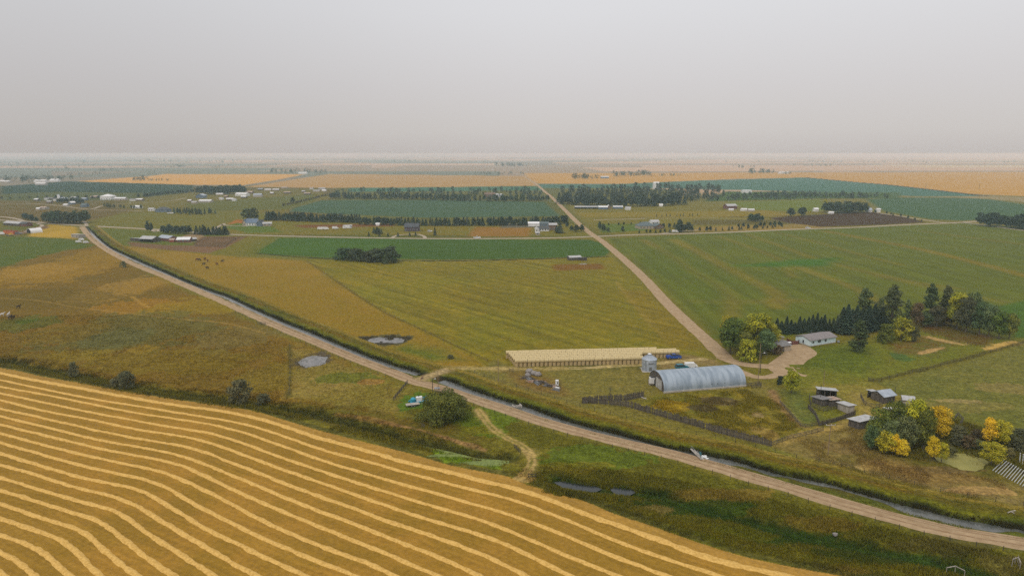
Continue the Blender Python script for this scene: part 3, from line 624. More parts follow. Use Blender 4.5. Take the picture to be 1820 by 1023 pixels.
def culvert_fill(s, z):
    k = (1 - smooth((np.abs(s + 3.0 - CULV) - 3.2) / 2.6))[:, None]; return z * (1 - k) + (.22 - .0 * z) * k
def bankcol2(t, s, x, y):
    a_, b_ = bankcol(t, s, x, y); k = (1 - smooth((np.abs(s + 3.0 - CULV) - 1.8) / 1.6))[:, None] * smooth((13 - t) / 2)[:, None]; c_ = alb((160, 140, 100), 270); return a_ * (1 - k) + c_ * k, b_ * (1 - k) + c_ * .92 * k
tag(ribbon('canal_bank', WATER[2:], ts, hs, BANKM, colf=bankcol2, wob=.35, tw=bank_w, hz=culvert_fill), kind='structure')
def water_mat(name, base, rough=.08, c2=None, sc=.6):
    m, nt, b = new_mat(name); tcn = N(nt, 'ShaderNodeTexCoord'); no = N(nt, 'ShaderNodeTexNoise'); no.inputs['Scale'].default_value = sc; no.inputs['Detail'].default_value = 5
    nt.links.new(tcn.outputs['Object'], no.inputs['Vector']); r = N(nt, 'ShaderNodeValToRGB'); r.color_ramp.elements[0].position = .42; r.color_ramp.elements[1].position = .6
    r.color_ramp.elements[0].color = tuple(base) + (1,); r.color_ramp.elements[1].color = tuple(c2 or base) + (1,)
    nt.links.new(no.outputs[0], r.inputs[0]); nt.links.new(r.outputs[0], b.inputs['Base Color']); b.inputs['Roughness'].default_value = rough; b.inputs['IOR'].default_value = 1.33
    n2 = N(nt, 'ShaderNodeTexNoise'); n2.inputs['Scale'].default_value = 3; nt.links.new(tcn.outputs['Object'], n2.inputs['Vector'])
    bn = N(nt, 'ShaderNodeBump'); bn.inputs['Strength'].default_value = .15; bn.inputs['Distance'].default_value = .05; nt.links.new(n2.outputs[0], bn.inputs['Height']); nt.links.new(bn.outputs[0], b.inputs['Normal'])
    return m
WM = water_mat('canal_water', (.075, .08, .07), .12, (.11, .11, .095)); WP = water_mat('pond_water', (.22, .21, .20), .42, (.12, .12, .11), .9)
WD = water_mat('marsh_water', (.025, .03, .03), .1); WG = water_mat('algae_water', (.30, .27, .075), .75, (.26, .24, .065), .3); WA = water_mat('duckweed_water', (.19, .23, .055), .8, (.12, .155, .04), 1.6)
def sub(a, b): return WATER[(s_w >= a) & (s_w <= b)]
GATE = float(s_w[np.argmin(np.hypot(WATER[:, 0] - G(1240, 808)[0], WATER[:, 1] - G(1240, 808)[1]))])
tag(ribbon('canal_water', sub(4, CULV - 5), [-2.3, 2.3], [-.5, -.5], WM, attrs=False), kind='structure')
tag(ribbon('canal_water', sub(CULV + 5, s_w[-1]), [-2.2, 2.2], [-.52, -.52], WM, attrs=False), kind='structure')
def disc(name, px, py, rx, ry, z, m, n=40):
    cx, cy = G(px, py); x1, _ = G(px + rx, py); _, y1 = G(px, py - ry)
    V = [(cx, cy, z)] + [(cx + (x1 - cx) * 1.3 * math.cos(2 * math.pi * i / n), cy + (y1 - cy) * 1.3 * math.sin(2 * math.pi * i / n), z) for i in range(n)]
    o = link_mesh(name, V, [(0, 1 + i, 1 + (i + 1) % n) for i in range(n)], m); return tag(o, kind='structure')
disc('pond_water', *PONDS[0], -.62, WP); disc('pond_water', *PONDS[1], -.62, WP)
disc('pond_water', *PONDS[2], -.60, WD); disc('pond_water', *PONDS[3], -.59, WG)
def psheet(name, pts, z, m, kind='structure', clean=True, P=None):
    P = gp(pts) if P is None else P
    from mathutils.geometry import tessellate_polygon
    tr = tessellate_polygon([[Vector((a, b, 0)) for a, b in P]])
    tr = [t if (P[t[1]][0] - P[t[0]][0]) * (P[t[2]][1] - P[t[0]][1]) - (P[t[1]][1] - P[t[0]][1]) * (P[t[2]][0] - P[t[0]][0]) > 0 else t[::-1] for t in tr]
    o = link_mesh(name, np.c_[P, np.full(len(P), z)], np.array(tr), m); return tag(o, kind=kind)
MS = resample(MARSH, 1.0)
def mseg(px0, px1):
    i = [int(np.argmin(np.hypot(MS[:, 0] - G(*p)[0], MS[:, 1] - G(*p)[1]))) for p in (px0, px1)]
    return MS[i[0]:i[1] + 1]
lens = lambda k: (lambda s, t: t * (np.sin(np.pi * (s / s[-1])) ** .6)[:, None] * (.35 + .8 * vnoise(s, s * 0 + k, 4, 72) + .55 * vnoise(s, s * 0 + k, 1.5, 73))[:, None])
ribbon('marsh_water', mseg((984, 852), (1068, 866)), [-2.8, 2.2], [-.62, -.62], WD, attrs=False, tw=lens(1.5)); ribbon('marsh_water', mseg((1082, 865), (1126, 871)), [-2.6, 2.6], [-.62, -.62], WD, attrs=False, tw=lens(4.5))
psheet('duckweed_water', [(752, 790), (800, 800), (850, 812), (905, 816), (905, 840), (840, 834), (790, 822), (750, 805)], -.34, WA)

gc = lambda r, d=300: tuple(alb(r, d))
def road_mat(name, a, b_, scale=.5):
    return mat(name, a, b_, scale=scale, rough=.95, bump=.05, spec=.1, fac=(.3, .7))
RM = road_mat('gravel', gc((176, 153, 122)), gc((150, 128, 100))); RM2 = road_mat('far_gravel', gc((172, 160, 142), 650), gc((160, 148, 130), 650), .1)
RW = road_mat('wheel_worn_gravel', gc((140, 114, 88)), gc((164, 140, 112)), .9)
def zroad(x, y): return np.maximum(dig(x, y) * 0, 0)
r_ = ribbon('gravel_road', ROAD, [-2.9, -2.6, 0, 2.6, 2.9], [.02, .14, .20, .14, .02], RM, wob=.3); 
for off in (-.95, 1.0, 1.9):
    rs = ROAD[(ROAD[:, 1] < 330)]; n = normals(rs)
    k0 = {-.95: .28, 1.0: .22, 1.9: .16}[off]
    ribbon('wheel_track', rs + n * off, [-k0, k0], [.205, .205] if abs(off) < 1.5 else [.19, .19], RW, wob=.12)
ribbon('gravel_road', XROAD, [-3.4, -3.0, 0, 3.0, 3.4], [.02, .15, .22, .15, .02], RM, wob=.2)
ribbon('farm_road', EROAD, [-3.3, -3.0, 0, 3.0, 3.3], [.02, .08, .14, .08, .02], RM2, wob=.2)
ribbon('farm_road', curve(gp([(1558, 378), (1600, 384), (1637, 390), (1672, 395), (1700, 397)]), 5), [-2.5, 2.5], [.1, .1], RM2)
ribbon('farm_road', curve(gp([(1715, 396), (1750, 400), (1788, 405.5), (1830, 411)]), 5), [-2.5, 2.5], [.1, .1], RM2)
ribbon('farm_road', curve(gp([(-60, 383), (0, 385), (30, 389), (42, 393)]), 5), [-2.5, 2.5], [.1, .1], RM2)
for pts in ([(66, 397), (75, 401), (55, 409), (42, 412)], [(145, 386), (150, 393), (154, 400)], [(166, 373), (230, 374), (250, 375)], [(140, 372), (165, 371), (185, 365), (230, 361), (300, 357), (330, 352)], [(0, 362), (60, 362), (110, 366), (140, 370), (165, 372)],
            [(268, 408), (278, 412), (285, 407)], [(392, 399), (410, 401), (440, 402)], [(400, 397), (385, 404), (372, 413)], [(695, 423), (708, 418), (738, 416), (752, 419), (756, 423)], [(1056, 391), (1150, 388)], [(1240, 409), (1200, 412), (1170, 416)]):
    ribbon('farm_track', curve(gp(pts), 5), [-1.8, 1.8], [.07, .07], RM2)
ribbon('driveway', curve(gp([(1258, 607), (1276, 626), (1292, 638), (1318, 646), (1350, 650), (1392, 652)]), 1.5), [-2.9, -2.6, 0, 2.6, 2.9], [.02, .10, .12, .10, .02], RM, wob=.3)
ribbon('driveway', curve(gp([(1300, 652), (1322, 662), (1342, 669), (1368, 670), (1390, 662)]), 1.5), [-2.0, 2.0], [.055, .055], RM, wob=.3)
ribbon('driveway', curve(gp([(1404, 652), (1418, 664), (1436, 668), (1456, 672)]), 1.5), [-1.1, 1.1], [.045, .045], RM, wob=.3)
psheet('gravel_yard', None, .03, RM, P=curve(gp([(1366, 646), (1388, 630), (1410, 612), (1430, 613), (1444, 620), (1452, 629), (1434, 641), (1424, 652), (1412, 662), (1392, 667), (1376, 662), (1366, 655), (1366, 646)]), 1.2)[:-1])

# ------------------------------------------------------------ grass, reeds, weeds
def in_corr(x, y):
    d, s, a = line_dist(x, y, WATER); return s, a, d
def tufts(name, X, Y, Z, h, tint=None, blades=5, wd=.16, spread=.35):
    n = len(X)
    if not n: return
    ca, cb = paint(X, Y) if tint is None else (tint, tint)
    mixv = rng.random((n, 1)); c = ca * mixv + cb * (1 - mixv); c = c * rng.uniform(.8, 1.6, (n, 1))
    k = blades; ang = rng.random((n, k)) * 6.283; hh = (h * rng.uniform(.6, 1.3, (n, k)).T).T if np.ndim(h) == 0 else h[:, None] * rng.uniform(.6, 1.25, (n, k))
    bx = X[:, None] + rng.normal(0, spread, (n, k)); by = Y[:, None] + rng.normal(0, spread, (n, k)); bz = np.repeat(Z[:, None], k, 1) - .05
    lx = rng.normal(0, .3, (n, k)) * hh; ly = rng.normal(0, .3, (n, k)) * hh; wx = np.cos(ang) * wd * .5 * (1 + hh); wy = np.sin(ang) * wd * .5 * (1 + hh)
    V = np.stack([np.stack([bx - wx, by - wy, bz], -1), np.stack([bx + wx, by + wy, bz], -1), np.stack([bx + lx, by + ly, bz + hh], -1)], 2).reshape(-1, 3)
    C = np.repeat(c, k * 3, 0); F_ = np.arange(n * k * 3).reshape(-1, 3)
    o = link_mesh(name, V, F_, TUFTM, attrs={'ca': C}); return tag(o, kind='stuff')
TUFTM = attr_mat('grass_blades')
def scatter_poly(pts, n, P=None):
    P = gp(pts) if P is None else P; lo = P.min(0); hi = P.max(0)
    x = rng.uniform(lo[0], hi[0], n * 4); y = rng.uniform(lo[1], hi[1], n * 4); k = inside(x, y, P); return x[k][:n], y[k][:n]
def along(P, t0, t1, n, s0=0, s1=1e9):
    d = np.r_[0, np.cumsum(np.hypot(*np.diff(P, axis=0).T))]; s = rng.uniform(max(s0, 0), min(s1, d[-1]), n); t = rng.uniform(t0, t1, n)
    nn = normals(P); x = np.interp(s, d, P[:, 0]) + np.interp(s, d, nn[:, 0]) * t; y = np.interp(s, d, P[:, 1]) + np.interp(s, d, nn[:, 1]) * t
    return x, y, s, t
HS = lambda t: np.interp(t, ts, hs)
x, y, s, t = along(WATER, 2.4, 8.6, 6500, 60); k = (vnoise(x, y, 3, 44) * .7 + rng.random(len(x)) * .5 > .5) & (np.abs(s - CULV) > 7); x, y, s, t = x[k], y[k], s[k], t[k]
ca, cb = bankcol(t, s, x, y); tufts('bank_reeds', x, y, HS(t), np.interp(t, [2.4, 4, 9], [.6, .36, .25]), tint=ca * rng.uniform(1.0, 1.7, (len(x), 1)), spread=.3)
x, y, s, t = along(WATER, 1.9, 2.7, 4200, 60); k = np.abs(s - CULV) > 7; x, y, s, t = x[k], y[k], s[k], t[k]
tufts('bank_reeds', x, y, HS(t), .75, tint=np.tile(alb((58, 58, 24)), (len(x), 1)) * rng.uniform(.7, 1.5, (len(x), 1)), spread=.2)  # blades coloured dark to draw the shade line under the far bank
x, y, s, t = along(WATER, -3.6, -2.3, 3600, 60); k = (vnoise(x, y, 6, 45) > .42) & (np.abs(s - CULV) > 6); x, y, s, t = x[k], y[k], s[k], t[k]
ca, cb = bankcol(t, s, x, y); tufts('verge_grass', x, y, HS(t), .35, tint=ca * 1.1)
x, y, s, t = along(WATER, 8.6, 13, 5000, 200); ca, cb = bankcol(t, s, x, y); tufts('verge_grass', x, y, HS(t), .25, tint=ca * rng.uniform(.8, 1.3, (len(x), 1)))
x, y, s, t = along(DITCH, -5.5, 5.5, 7500); k = vnoise(x, y, 5, 46) * .8 + rng.random(len(x)) * .5 - .04 * np.abs(t) > .42; k &= ~inside(x, y, gp([(775, 801), (800, 806), (850, 815), (888, 820), (884, 825), (840, 823), (795, 812)])); x, y = x[k], y[k]
tufts('ditch_reeds', x, y, dig(x, y), .4 + .6 * vnoise(x, y, 6, 3), spread=.35)
x, y, s, t = along(MARSH, -7, 9, 10000); k = (t > 1.5) | (t < -2.3); k |= (s > 26) & (np.abs(t) > .7); k &= vnoise(x, y, 4, 47) * .7 + rng.random(len(x)) * .5 > .38; x, y = x[k], y[k]
tufts('marsh_reeds', x, y, dig(x, y), .3 + .8 * vnoise(x, y, 5, 3) ** 2, spread=.35)
x, y, s, t = along(MARSH, 1.2, 3.2, 900, 0, 30); tufts('marsh_reeds', x, y, dig(x, y), .95, spread=.25)
x, y, s, t = along(MARSH, -3.4, -1.9, 500, 0, 30); tufts('marsh_reeds', x, y, dig(x, y), .5, spread=.25)
x, y = scatter_poly([(940, 862), (930, 800), (1100, 835), (1300, 870), (1500, 920), (1850, 1000), (1850, 1100), (1500, 1022), (1200, 948), (1040, 888)], 11000)
TRK = gp([(850, 728), (862, 745), (880, 765), (905, 780), (930, 793), (943, 808), (945, 822), (936, 838), (920, 852)]); k = line_dist(x, y, TRK)[0] > 2.4; x, y = x[k], y[k]
tufts('meadow_grass', x, y, dig(x, y), .15 + .45 * vnoise(x, y, 9, 5), spread=.4)
x, y = scatter_poly([(720, 728), (860, 735), (1000, 775), (1200, 825), (1400, 885), (1600, 940), (1600, 960), (1300, 880), (1000, 800), (900, 790), (760, 755)], 6000)
k = line_dist(x, y, TRK)[0] > 2.4; x, y = x[k], y[k]; tufts('meadow_grass', x, y, dig(x, y), .24, spread=.4)
x, y = scatter_poly([(0, 560), (300, 560), (520, 612), (700, 680), (690, 740), (450, 705), (200, 668), (0, 634)], 13000); k = vnoise(x, y, 7, 48) * .6 + rng.random(len(x)) * .5 > .5; x, y = x[k], y[k]
tufts('pasture_tussocks', x, y, dig(x, y), .35, spread=.5, wd=.2)
x, y = scatter_poly([(1130, 712), (1325, 692), (1385, 715), (1420, 758), (1365, 783), (1270, 758)], 4500); k = vnoise(x, y, 4, 49) > .4
tufts('farmyard_weeds', x[k], y[k], x[k] * 0, .5, spread=.4)
x, y = scatter_poly([(1560, 800), (1640, 742), (1700, 745), (1790, 772), (1830, 775), (1830, 850), (1745, 800), (1740, 828), (1700, 800), (1650, 795), (1640, 820)], 3000)
tufts('farmyard_weeds', x, y, dig(x, y), .7, spread=.4)
x, y = scatter_poly([(1375, 792), (1520, 756), (1640, 832), (1820, 862), (1820, 905), (1600, 865)], 5000); k = vnoise(x, y, 6, 50) > .5
tufts('farmyard_weeds', x[k], y[k], dig(x[k], y[k]), .4, spread=.4)
x, y, s, t = along(EDGE, 2.2, 7.0, 9000, 150); k = vnoise(x, y, 5, 51) > .35
tufts('field_edge_grass', x[k], y[k], dig(x[k], y[k]), .4, spread=.3)

# ------------------------------------------------------------ straw swaths in the stubble field
z1 = lambda L: [(x / 2.67, 640 + y / 2.67) for x, y in L]
z2 = lambda L: [(400 + x / 2.844, 700 + y / 2.844) for x, y in L]
z3 = lambda L: [(860 + x / 2.844, 800 + y / 2.844) for x, y in L]
SW = [z1([(0, 60), (200, 100), (427, 140), (640, 180), (854, 215), (1000, 232), (1150, 258), (1281, 290), (1400, 330), (1550, 378)]) + z2([(682, 275), (900, 340), (1137, 395)]) + z3([(0, 155), (200, 203), (300, 235), (512, 320), (700, 385), (900, 455), (1100, 530), (1300, 585), (1530, 634), (1700, 670)]),
      z1([(0, 93), (200, 135), (427, 180), (700, 224), (854, 250), (1000, 272), (1150, 300), (1281, 337), (1400, 378), (1550, 430)]) + z2([(682, 330), (860, 380), (1050, 430), (1250, 482)]) + z3([(0, 212), (150, 250), (300, 305), (512, 390), (700, 470), (900, 540), (1050, 590), (1200, 634), (1400, 700)]),
      z1([(0, 125), (213, 163), (427, 205), (640, 248), (854, 280), (1000, 304), (1150, 340), (1281, 385), (1400, 428), (1550, 480)]) + z2([(682, 392), (900, 455), (1137, 520), (1280, 562)]) + z3([(0, 285), (200, 345), (400, 425), (600, 510), (750, 570), (930, 634), (1100, 690)]),
      z1([(0, 155), (213, 200), (427, 245), (640, 285), (854, 322), (1000, 345), (1150, 392), (1281, 440), (1400, 482), (1550, 533)]) + z2([(682, 452), (900, 520), (1137, 590)]) + z3([(0, 355), (200, 435), (400, 525), (600, 600), (680, 634), (850, 700)]),
      z1([(0, 188), (213, 240), (427, 280), (640, 325), (854, 358), (980, 385), (1150, 445), (1281, 495), (1450, 555), (1600, 605)]) + z2([(682, 516), (850, 575), (1050, 640)]) + z3([(0, 430), (150, 490), (250, 540), (350, 590), (440, 634), (600, 710)]),
      z1([(0, 228), (213, 275), (427, 325), (640, 368), (854, 403), (960, 430), (1100, 485), (1281, 555), (1450, 622), (1600, 673)]) + z2([(682, 588), (850, 650), (1050, 715), (1250, 790)]) + z3([(0, 525), (100, 575), (220, 634), (350, 700)]),
      z1([(0, 265), (213, 315), (427, 368), (640, 408), (800, 437), (900, 465), (1000, 503), (1150, 565), (1281, 620), (1450, 690), (1600, 745)]) + z2([(682, 665), (850, 735), (1050, 810), (1200, 875), (1290, 919), (1400, 975)]),
      z1([(0, 303), (213, 355), (427, 407), (640, 450), (800, 480), (880, 505), (1000, 560), (1150, 632), (1300, 700), (1450, 762), (1600, 822)]) + z2([(682, 751), (850, 820), (1000, 885), (1080, 919), (1200, 980)]),
      z1([(0, 345), (213, 402), (427, 455), (640, 500), (740, 520), (830, 550), (950, 605), (1100, 680), (1250, 762), (1450, 850), (1600, 910)]) + z2([(682, 836), (860, 919), (1000, 985)]),
      z1([(0, 390), (213, 450), (427, 508), (600, 545), (710, 570), (800, 605), (900, 670), (1050, 745), (1200, 820), (1400, 910), (1709, 1030), (1850, 1090)]),
      z1([(0, 440), (213, 505), (427, 565), (600, 598), (680, 620), (760, 665), (850, 720), (1000, 810), (1200, 905), (1450, 1023), (1650, 1110)]),
      z1([(0, 495), (150, 535), (300, 585), (427, 618), (560, 650), (640, 685), (720, 735), (850, 810), (1000, 900), (1200, 1015), (1350, 1090)]),
      z1([(0, 555), (150, 600), (300, 645), (427, 682), (530, 705), (600, 745), (700, 820), (850, 915), (1010, 1020), (1150, 1100)]),
      z1([(0, 615), (150, 660), (300, 710), (450, 750), (520, 795), (620, 875), (720, 950), (820, 1020), (950, 1100)]),
      z1([(0, 680), (150, 730), (300, 780), (390, 805), (450, 860), (540, 940), (650, 1020), (770, 1100)]),
      z1([(0, 750), (150, 800), (290, 850), (350, 895), (420, 970), (480, 1023), (580, 1100)]),
      z1([(0, 828), (100, 860), (200, 905), (250, 950), (330, 1023), (420, 1100)]),
      z1([(0, 908), (80, 945), (130, 985), (165, 1023), (240, 1100)]),
      z1([(-60, 975), (0, 1003), (30, 1023), (100, 1090)])]
ORD = ['first', 'second', 'third', 'fourth', 'fifth', 'sixth', 'seventh', 'eighth', 'ninth', 'tenth', 'eleventh', 'twelfth', 'thirteenth', 'fourteenth', 'fifteenth', 'sixteenth', 'seventeenth', 'eighteenth', 'nineteenth', 'twentieth', 'twenty-first', 'twenty-second', 'twenty-third', 'twenty-fourth']
SWM = mat('straw_swath', gc((218, 178, 104), 170), gc((184, 146, 78), 170), scale=2.2, rough=.9, bump=.12, spec=.1, fac=(.3, .62))
def lead(L):  # carry a swath on past the left edge of the picture, parallel to the field edge
    P = gp(L); d = P[0] - P[1]; return np.vstack([P[0] + d / np.hypot(*d) * 45, P])
for i, L in enumerate(SW):
    P = curve(lead(L), .7); kr = np.hanning(27); kr /= kr.sum(); P = np.stack([np.convolve(np.pad(P[:, q_], 13, 'reflect', reflect_type='odd'), kr, 'valid') for q_ in (0, 1)], 1); n = normals(P); m_ = len(P); s = np.arange(m_) * .7
    wv = 1 + .35 * (vnoise(s, s * 0 + i * 5.3, 2.2, 60) - .5) + .3 * (vnoise(s, s * 0 + i * 5.3, .8, 61) - .5); cw = .12 * (vnoise(s, s * 0 + i * 9.1, 3.5, 62) - .5)
    prof = [(-.65, -.03), (-.48, .10), (-.25, .2), (0, .25), (.25, .2), (.48, .10), (.65, -.03)]
    V = np.zeros((m_, len(prof), 3))
    for j, (t_, z_) in enumerate(prof):
        ed_ = vnoise(s + 40 * j, s * 0 + i * 3.1, 1.1, 63) - .5
        tt = t_ * wv * (1.6 if i == 0 else 1) + cw * 2 + (ed_ * .3 if j in (0, 6, 1, 5) else 0)
        V[:, j, 0] = P[:, 0] + n[:, 0] * tt; V[:, j, 1] = P[:, 1] + n[:, 1] * tt; V[:, j, 2] = z_ + .10 * ed_ * (z_ > 0)
    ii = np.arange(m_ * 7).reshape(m_, 7); F_ = np.stack([ii[:-1, :-1], ii[1:, :-1], ii[1:, 1:], ii[:-1, 1:]], -1).reshape(-1, 4)[:, ::-1]
    o = link_mesh('straw_swath', V.reshape(-1, 3), F_, SWM, smooth_=False)
    lb = ('pale straw swath lying nearest the grassy edge of the stubble field' if i == 0 else 'pale straw swath in the bottom left corner of the stubble' if i == len(SW) - 1
          else f'long curving pale straw swath, {ORD[i]} counted inward from the grassy field edge')
    tag(o, lb, 'swath', 'straw swaths across the stubble field')

# ------------------------------------------------------------ tree prototypes
LM = {'poplar': leaf_mat('poplar_leaves', (.05, .08, .028), (.16, .19, .065)), 'green': leaf_mat('green_leaves', (.05, .08, .016), (.19, .21, .025)),
      'turning': leaf_mat('turning_leaves', (.12, .16, .012), (.46, .42, .02), .012), 'yellow': leaf_mat('yellow_leaves', (.46, .33, .015), (.85, .58, .02), .012), 'limey': leaf_mat('lime_leaves', (.20, .22, .015), (.56, .46, .02), .01),
      'spruce': leaf_mat('spruce_needles', (.018, .034, .022), (.045, .068, .038), .02), 'willow': leaf_mat('willow_leaves', (.06, .075, .025), (.13, .14, .045)),
      'bush': leaf_mat('bush_leaves', (.055, .075, .014), (.17, .17, .02), .02), 'scrub': leaf_mat('scrub_leaves', (.075, .08, .035), (.15, .145, .065), .02),
      'brown': leaf_mat('brown_leaves', (.10, .08, .03), (.16, .13, .05)), 'belt': leaf_mat('belt_leaves', (.022, .038, .022), (.05, .072, .036), .03), 'grove': leaf_mat('grove_leaves', (.035, .055, .025), (.07, .09, .035), .05)}
BARK = mat('bark', (.16, .13, .10), (.08, .065, .05), 3)
def leafmesh(name, C, rad, n, size, m, flat=(1, 1, .8), up=0, seed=0, vertical=None):
    """leaf sprays spread over the shells of many small lobes"""
    r = np.random.default_rng(seed); C = np.asarray(C); rad = np.asarray(rad)
    wgt = rad ** 2 / (rad ** 2).sum(); k = r.choice(len(C), n, p=wgt)
    d = r.normal(size=(n, 3)); d[:, 2] = d[:, 2] * .8 + .25; d /= np.linalg.norm(d, axis=1)[:, None]
    c = C[k] + d * np.array(flat) * (rad[k] * r.uniform(.72, 1.08, n))[:, None]
    nn = d + r.normal(0, .45, (n, 3)); nn[:, 2] += up; nn /= np.linalg.norm(nn, axis=1)[:, None]
    a = np.cross(nn, r.normal(size=(n, 3))); a /= np.linalg.norm(a, axis=1)[:, None]; b = np.cross(nn, a)
    s = size * r.uniform(.55, 1.25, n)[:, None]; a = a * s; b = b * s * r.uniform(.5, .9, (n, 1))
    V = np.stack([c - a, c - b * .9 + a * .1, c + a, c + b], 1).reshape(-1, 3); F_ = np.arange(n * 4).reshape(-1, 4)
    lv = r.random(len(C))[k]; v = np.clip(.6 * lv + .4 * r.random(n), 0, 1)
    return V, F_, np.repeat(v, 4)
def trunk_mb(h, r, limbs, seed):
    rd = random.Random(seed); t = MB(); p = Vector((0, 0, -.2)); q = Vector((rd.uniform(-.2, .2), rd.uniform(-.2, .2), h * .45)); t.tube(p, q, r, r * .7, 7); t.tube(q, q + Vector((rd.uniform(-.3, .3), 0, h * .42)), r * .7, r * .2, 6)
    for i in range(limbs):
        a = rd.uniform(0, 6.28); z = h * rd.uniform(.18, .55); b = Vector((0, 0, z)); t.tube(b, b + Vector((math.cos(a) * h * .24, math.sin(a) * h * .24, h * rd.uniform(.15, .28))), r * .42, r * .1, 5)
    return t
def crown(kind, h, w_, seed):
    rd = random.Random(seed); C, Rr = [], []
    if kind == 'round':
        for i in range(48):
            z = rd.uniform(.22, .92) ; pr = math.sin(math.pi * min(1, (z - .08) / .98) ** .8) ; a = rd.uniform(0, 6.28); q = rd.uniform(.35, .95) * pr * w_ * .38
            C.append((math.cos(a) * q, math.sin(a) * q, z * h)); Rr.append(w_ * rd.uniform(.10, .20))
    elif kind == 'tall':
        for i in range(90):
            z = rd.uniform(.08, .93) if i % 3 else rd.uniform(.5, .95); pr = (1 - z) ** .6 * min(1, z * 4) * 1.15; a = rd.uniform(0, 6.28); q = rd.uniform(.2, .9) * pr * w_ * .42
            C.append((math.cos(a) * q, math.sin(a) * q, z * h)); Rr.append(w_ * rd.uniform(.11, .19) * (1.15 - .75 * z))
    elif kind == 'bush':
        for i in range(48):
            z = rd.uniform(.05, .85); pr = math.sqrt(max(0, 1 - (z * .98) ** 2)); a = rd.uniform(0, 6.28); q = rd.uniform(.35, .95) * pr * w_ * .42
            C.append((math.cos(a) * q, math.sin(a) * q, z * h)); Rr.append(w_ * rd.uniform(.07, .14))
    return C, Rr
PROTO = {}
def proto(key, shape, h, w_, leaf, n, size, seed, trunk=True):
    PROTO[key] = (shape, h, w_, leaf, n, size, seed, trunk)
MESH = {}
def tree(name, key, px, py, h, label, cat='tree', group=None, wf=1.0, rz=None, parts=True, xy=None, z=None, leaf=None):
    shape, h0, w0, lf, n, size, seed, trunk = PROTO[key]; lf = leaf or lf
    x, y = xy or G(px, py); z = z if z is not None else 0.
    k = (key, lf)
    if k not in MESH:
        if shape == 'spruce':
            r = np.random.default_rng(seed); tt = r.random(n) ** .8; zc = h0 * (.06 + .94 * tt); rr = (1 - tt) ** .9 * w0 * .5 * r.uniform(.55, 1.05, n) + .06; a = r.random(n) * 6.283
            tier = np.round(tt * 11) / 11; rr *= .75 + .5 * np.abs(np.sin(tt * 34)); c = np.stack([np.cos(a) * rr, np.sin(a) * rr, zc], 1)
            o_ = np.stack([np.cos(a), np.sin(a), -.45 + 0 * a], 1) * (size * (1.25 - .7 * tt))[:, None]; sd_ = np.stack([-np.sin(a), np.cos(a), 0 * a], 1) * (size * .55 * (1.2 - .7 * tt))[:, None]
            V = np.stack([c - o_ * .6, c - sd_, c + o_, c + sd_], 1).reshape(-1, 3); F_ = np.arange(n * 4).reshape(-1, 4); v = np.repeat(r.random(n), 4)
        else:
            C, Rr = crown(shape, h0, w0, seed); V, F_, v = leafmesh(key, C, Rr, n, size, None, seed=seed)
        cm = link_mesh('crown', V, F_, LM[lf], attrs={'v': v}); tm = trunk_mb(h0, max(.12, h0 * .022), 6 if shape == 'round' else 4, seed).build('trunk', BARK) if trunk else None
        me = (cm.data, tm.data if tm else None); bpy.data.objects.remove(cm); 
        if tm: bpy.data.objects.remove(tm)
        MESH[k] = me
    cme, tme = MESH[k]; f = h / h0; rz = random.uniform(0, 6.28) if rz is None else rz
    if parts and tme is not None:
        e = empty(name, (x, y, z), rz, label, cat, group); e.scale = (f * wf, f * wf, f)
        for nm, me in (('crown', cme), ('trunk', tme)):
            o = bpy.data.objects.new(nm, me); col.objects.link(o); o.parent = e
        return e
    o = bpy.data.objects.new(name, cme); col.objects.link(o); o.location = (x, y, z); o.rotation_euler = (0, 0, rz); o.scale = (f * wf, f * wf, f); return tag(o, label, cat, group)
for i in range(3):
    proto(f'round{i}', 'round', 11, 9, 'green', 4200, .28, 20 + i); proto(f'tall{i}', 'tall', 16, 8, 'poplar', 5000, .28, 30 + i); proto(f'spruce{i}', 'spruce', 11, 4.2, 'spruce', 1300, .55, 40 + i)
    proto(f'bush{i}', 'bush', 4, 5.5, 'bush', 1800, .2, 50 + i); proto(f'far{i}', 'round', 11, 8, 'belt', 420, .8, 60 + i); proto(f'fars{i}', 'spruce', 10, 4.6, 'belt', 320, .9, 70 + i)
proto('bigbush', 'bush', 8.5, 18, 'bush', 15000, .25, 81); proto('small', 'round', 2.6, 2.2, 'belt', 60, .45, 82); proto('sapling', 'tall', 5, 2, 'grove', 90, .45, 83)
def rad_h(py, dy): # height in metres of something dy pixels tall standing at row py
    x, y = G(910, py); k = y * st + 0; f = y * ct + CAMH * st; u = (CY - py) / FPX
    return dy * f / (FPX * (ct + u * -st * -1) ) if 0 else dy / (FPX / f) / math.cos(math.atan2(CAMH, y))
def T(name, key, px, base, top, label, w_px=None, **kw):
    h = rad_h(base, base - top); sh = PROTO[key]; wf = 1.0
    if w_px: h *= 1.05; wf = 1.24 * (w_px / ppm(px, base)) / (sh[2] * .98 * h / sh[1])
    return tree(name, key, px, base, h, label, wf=wf, **kw)
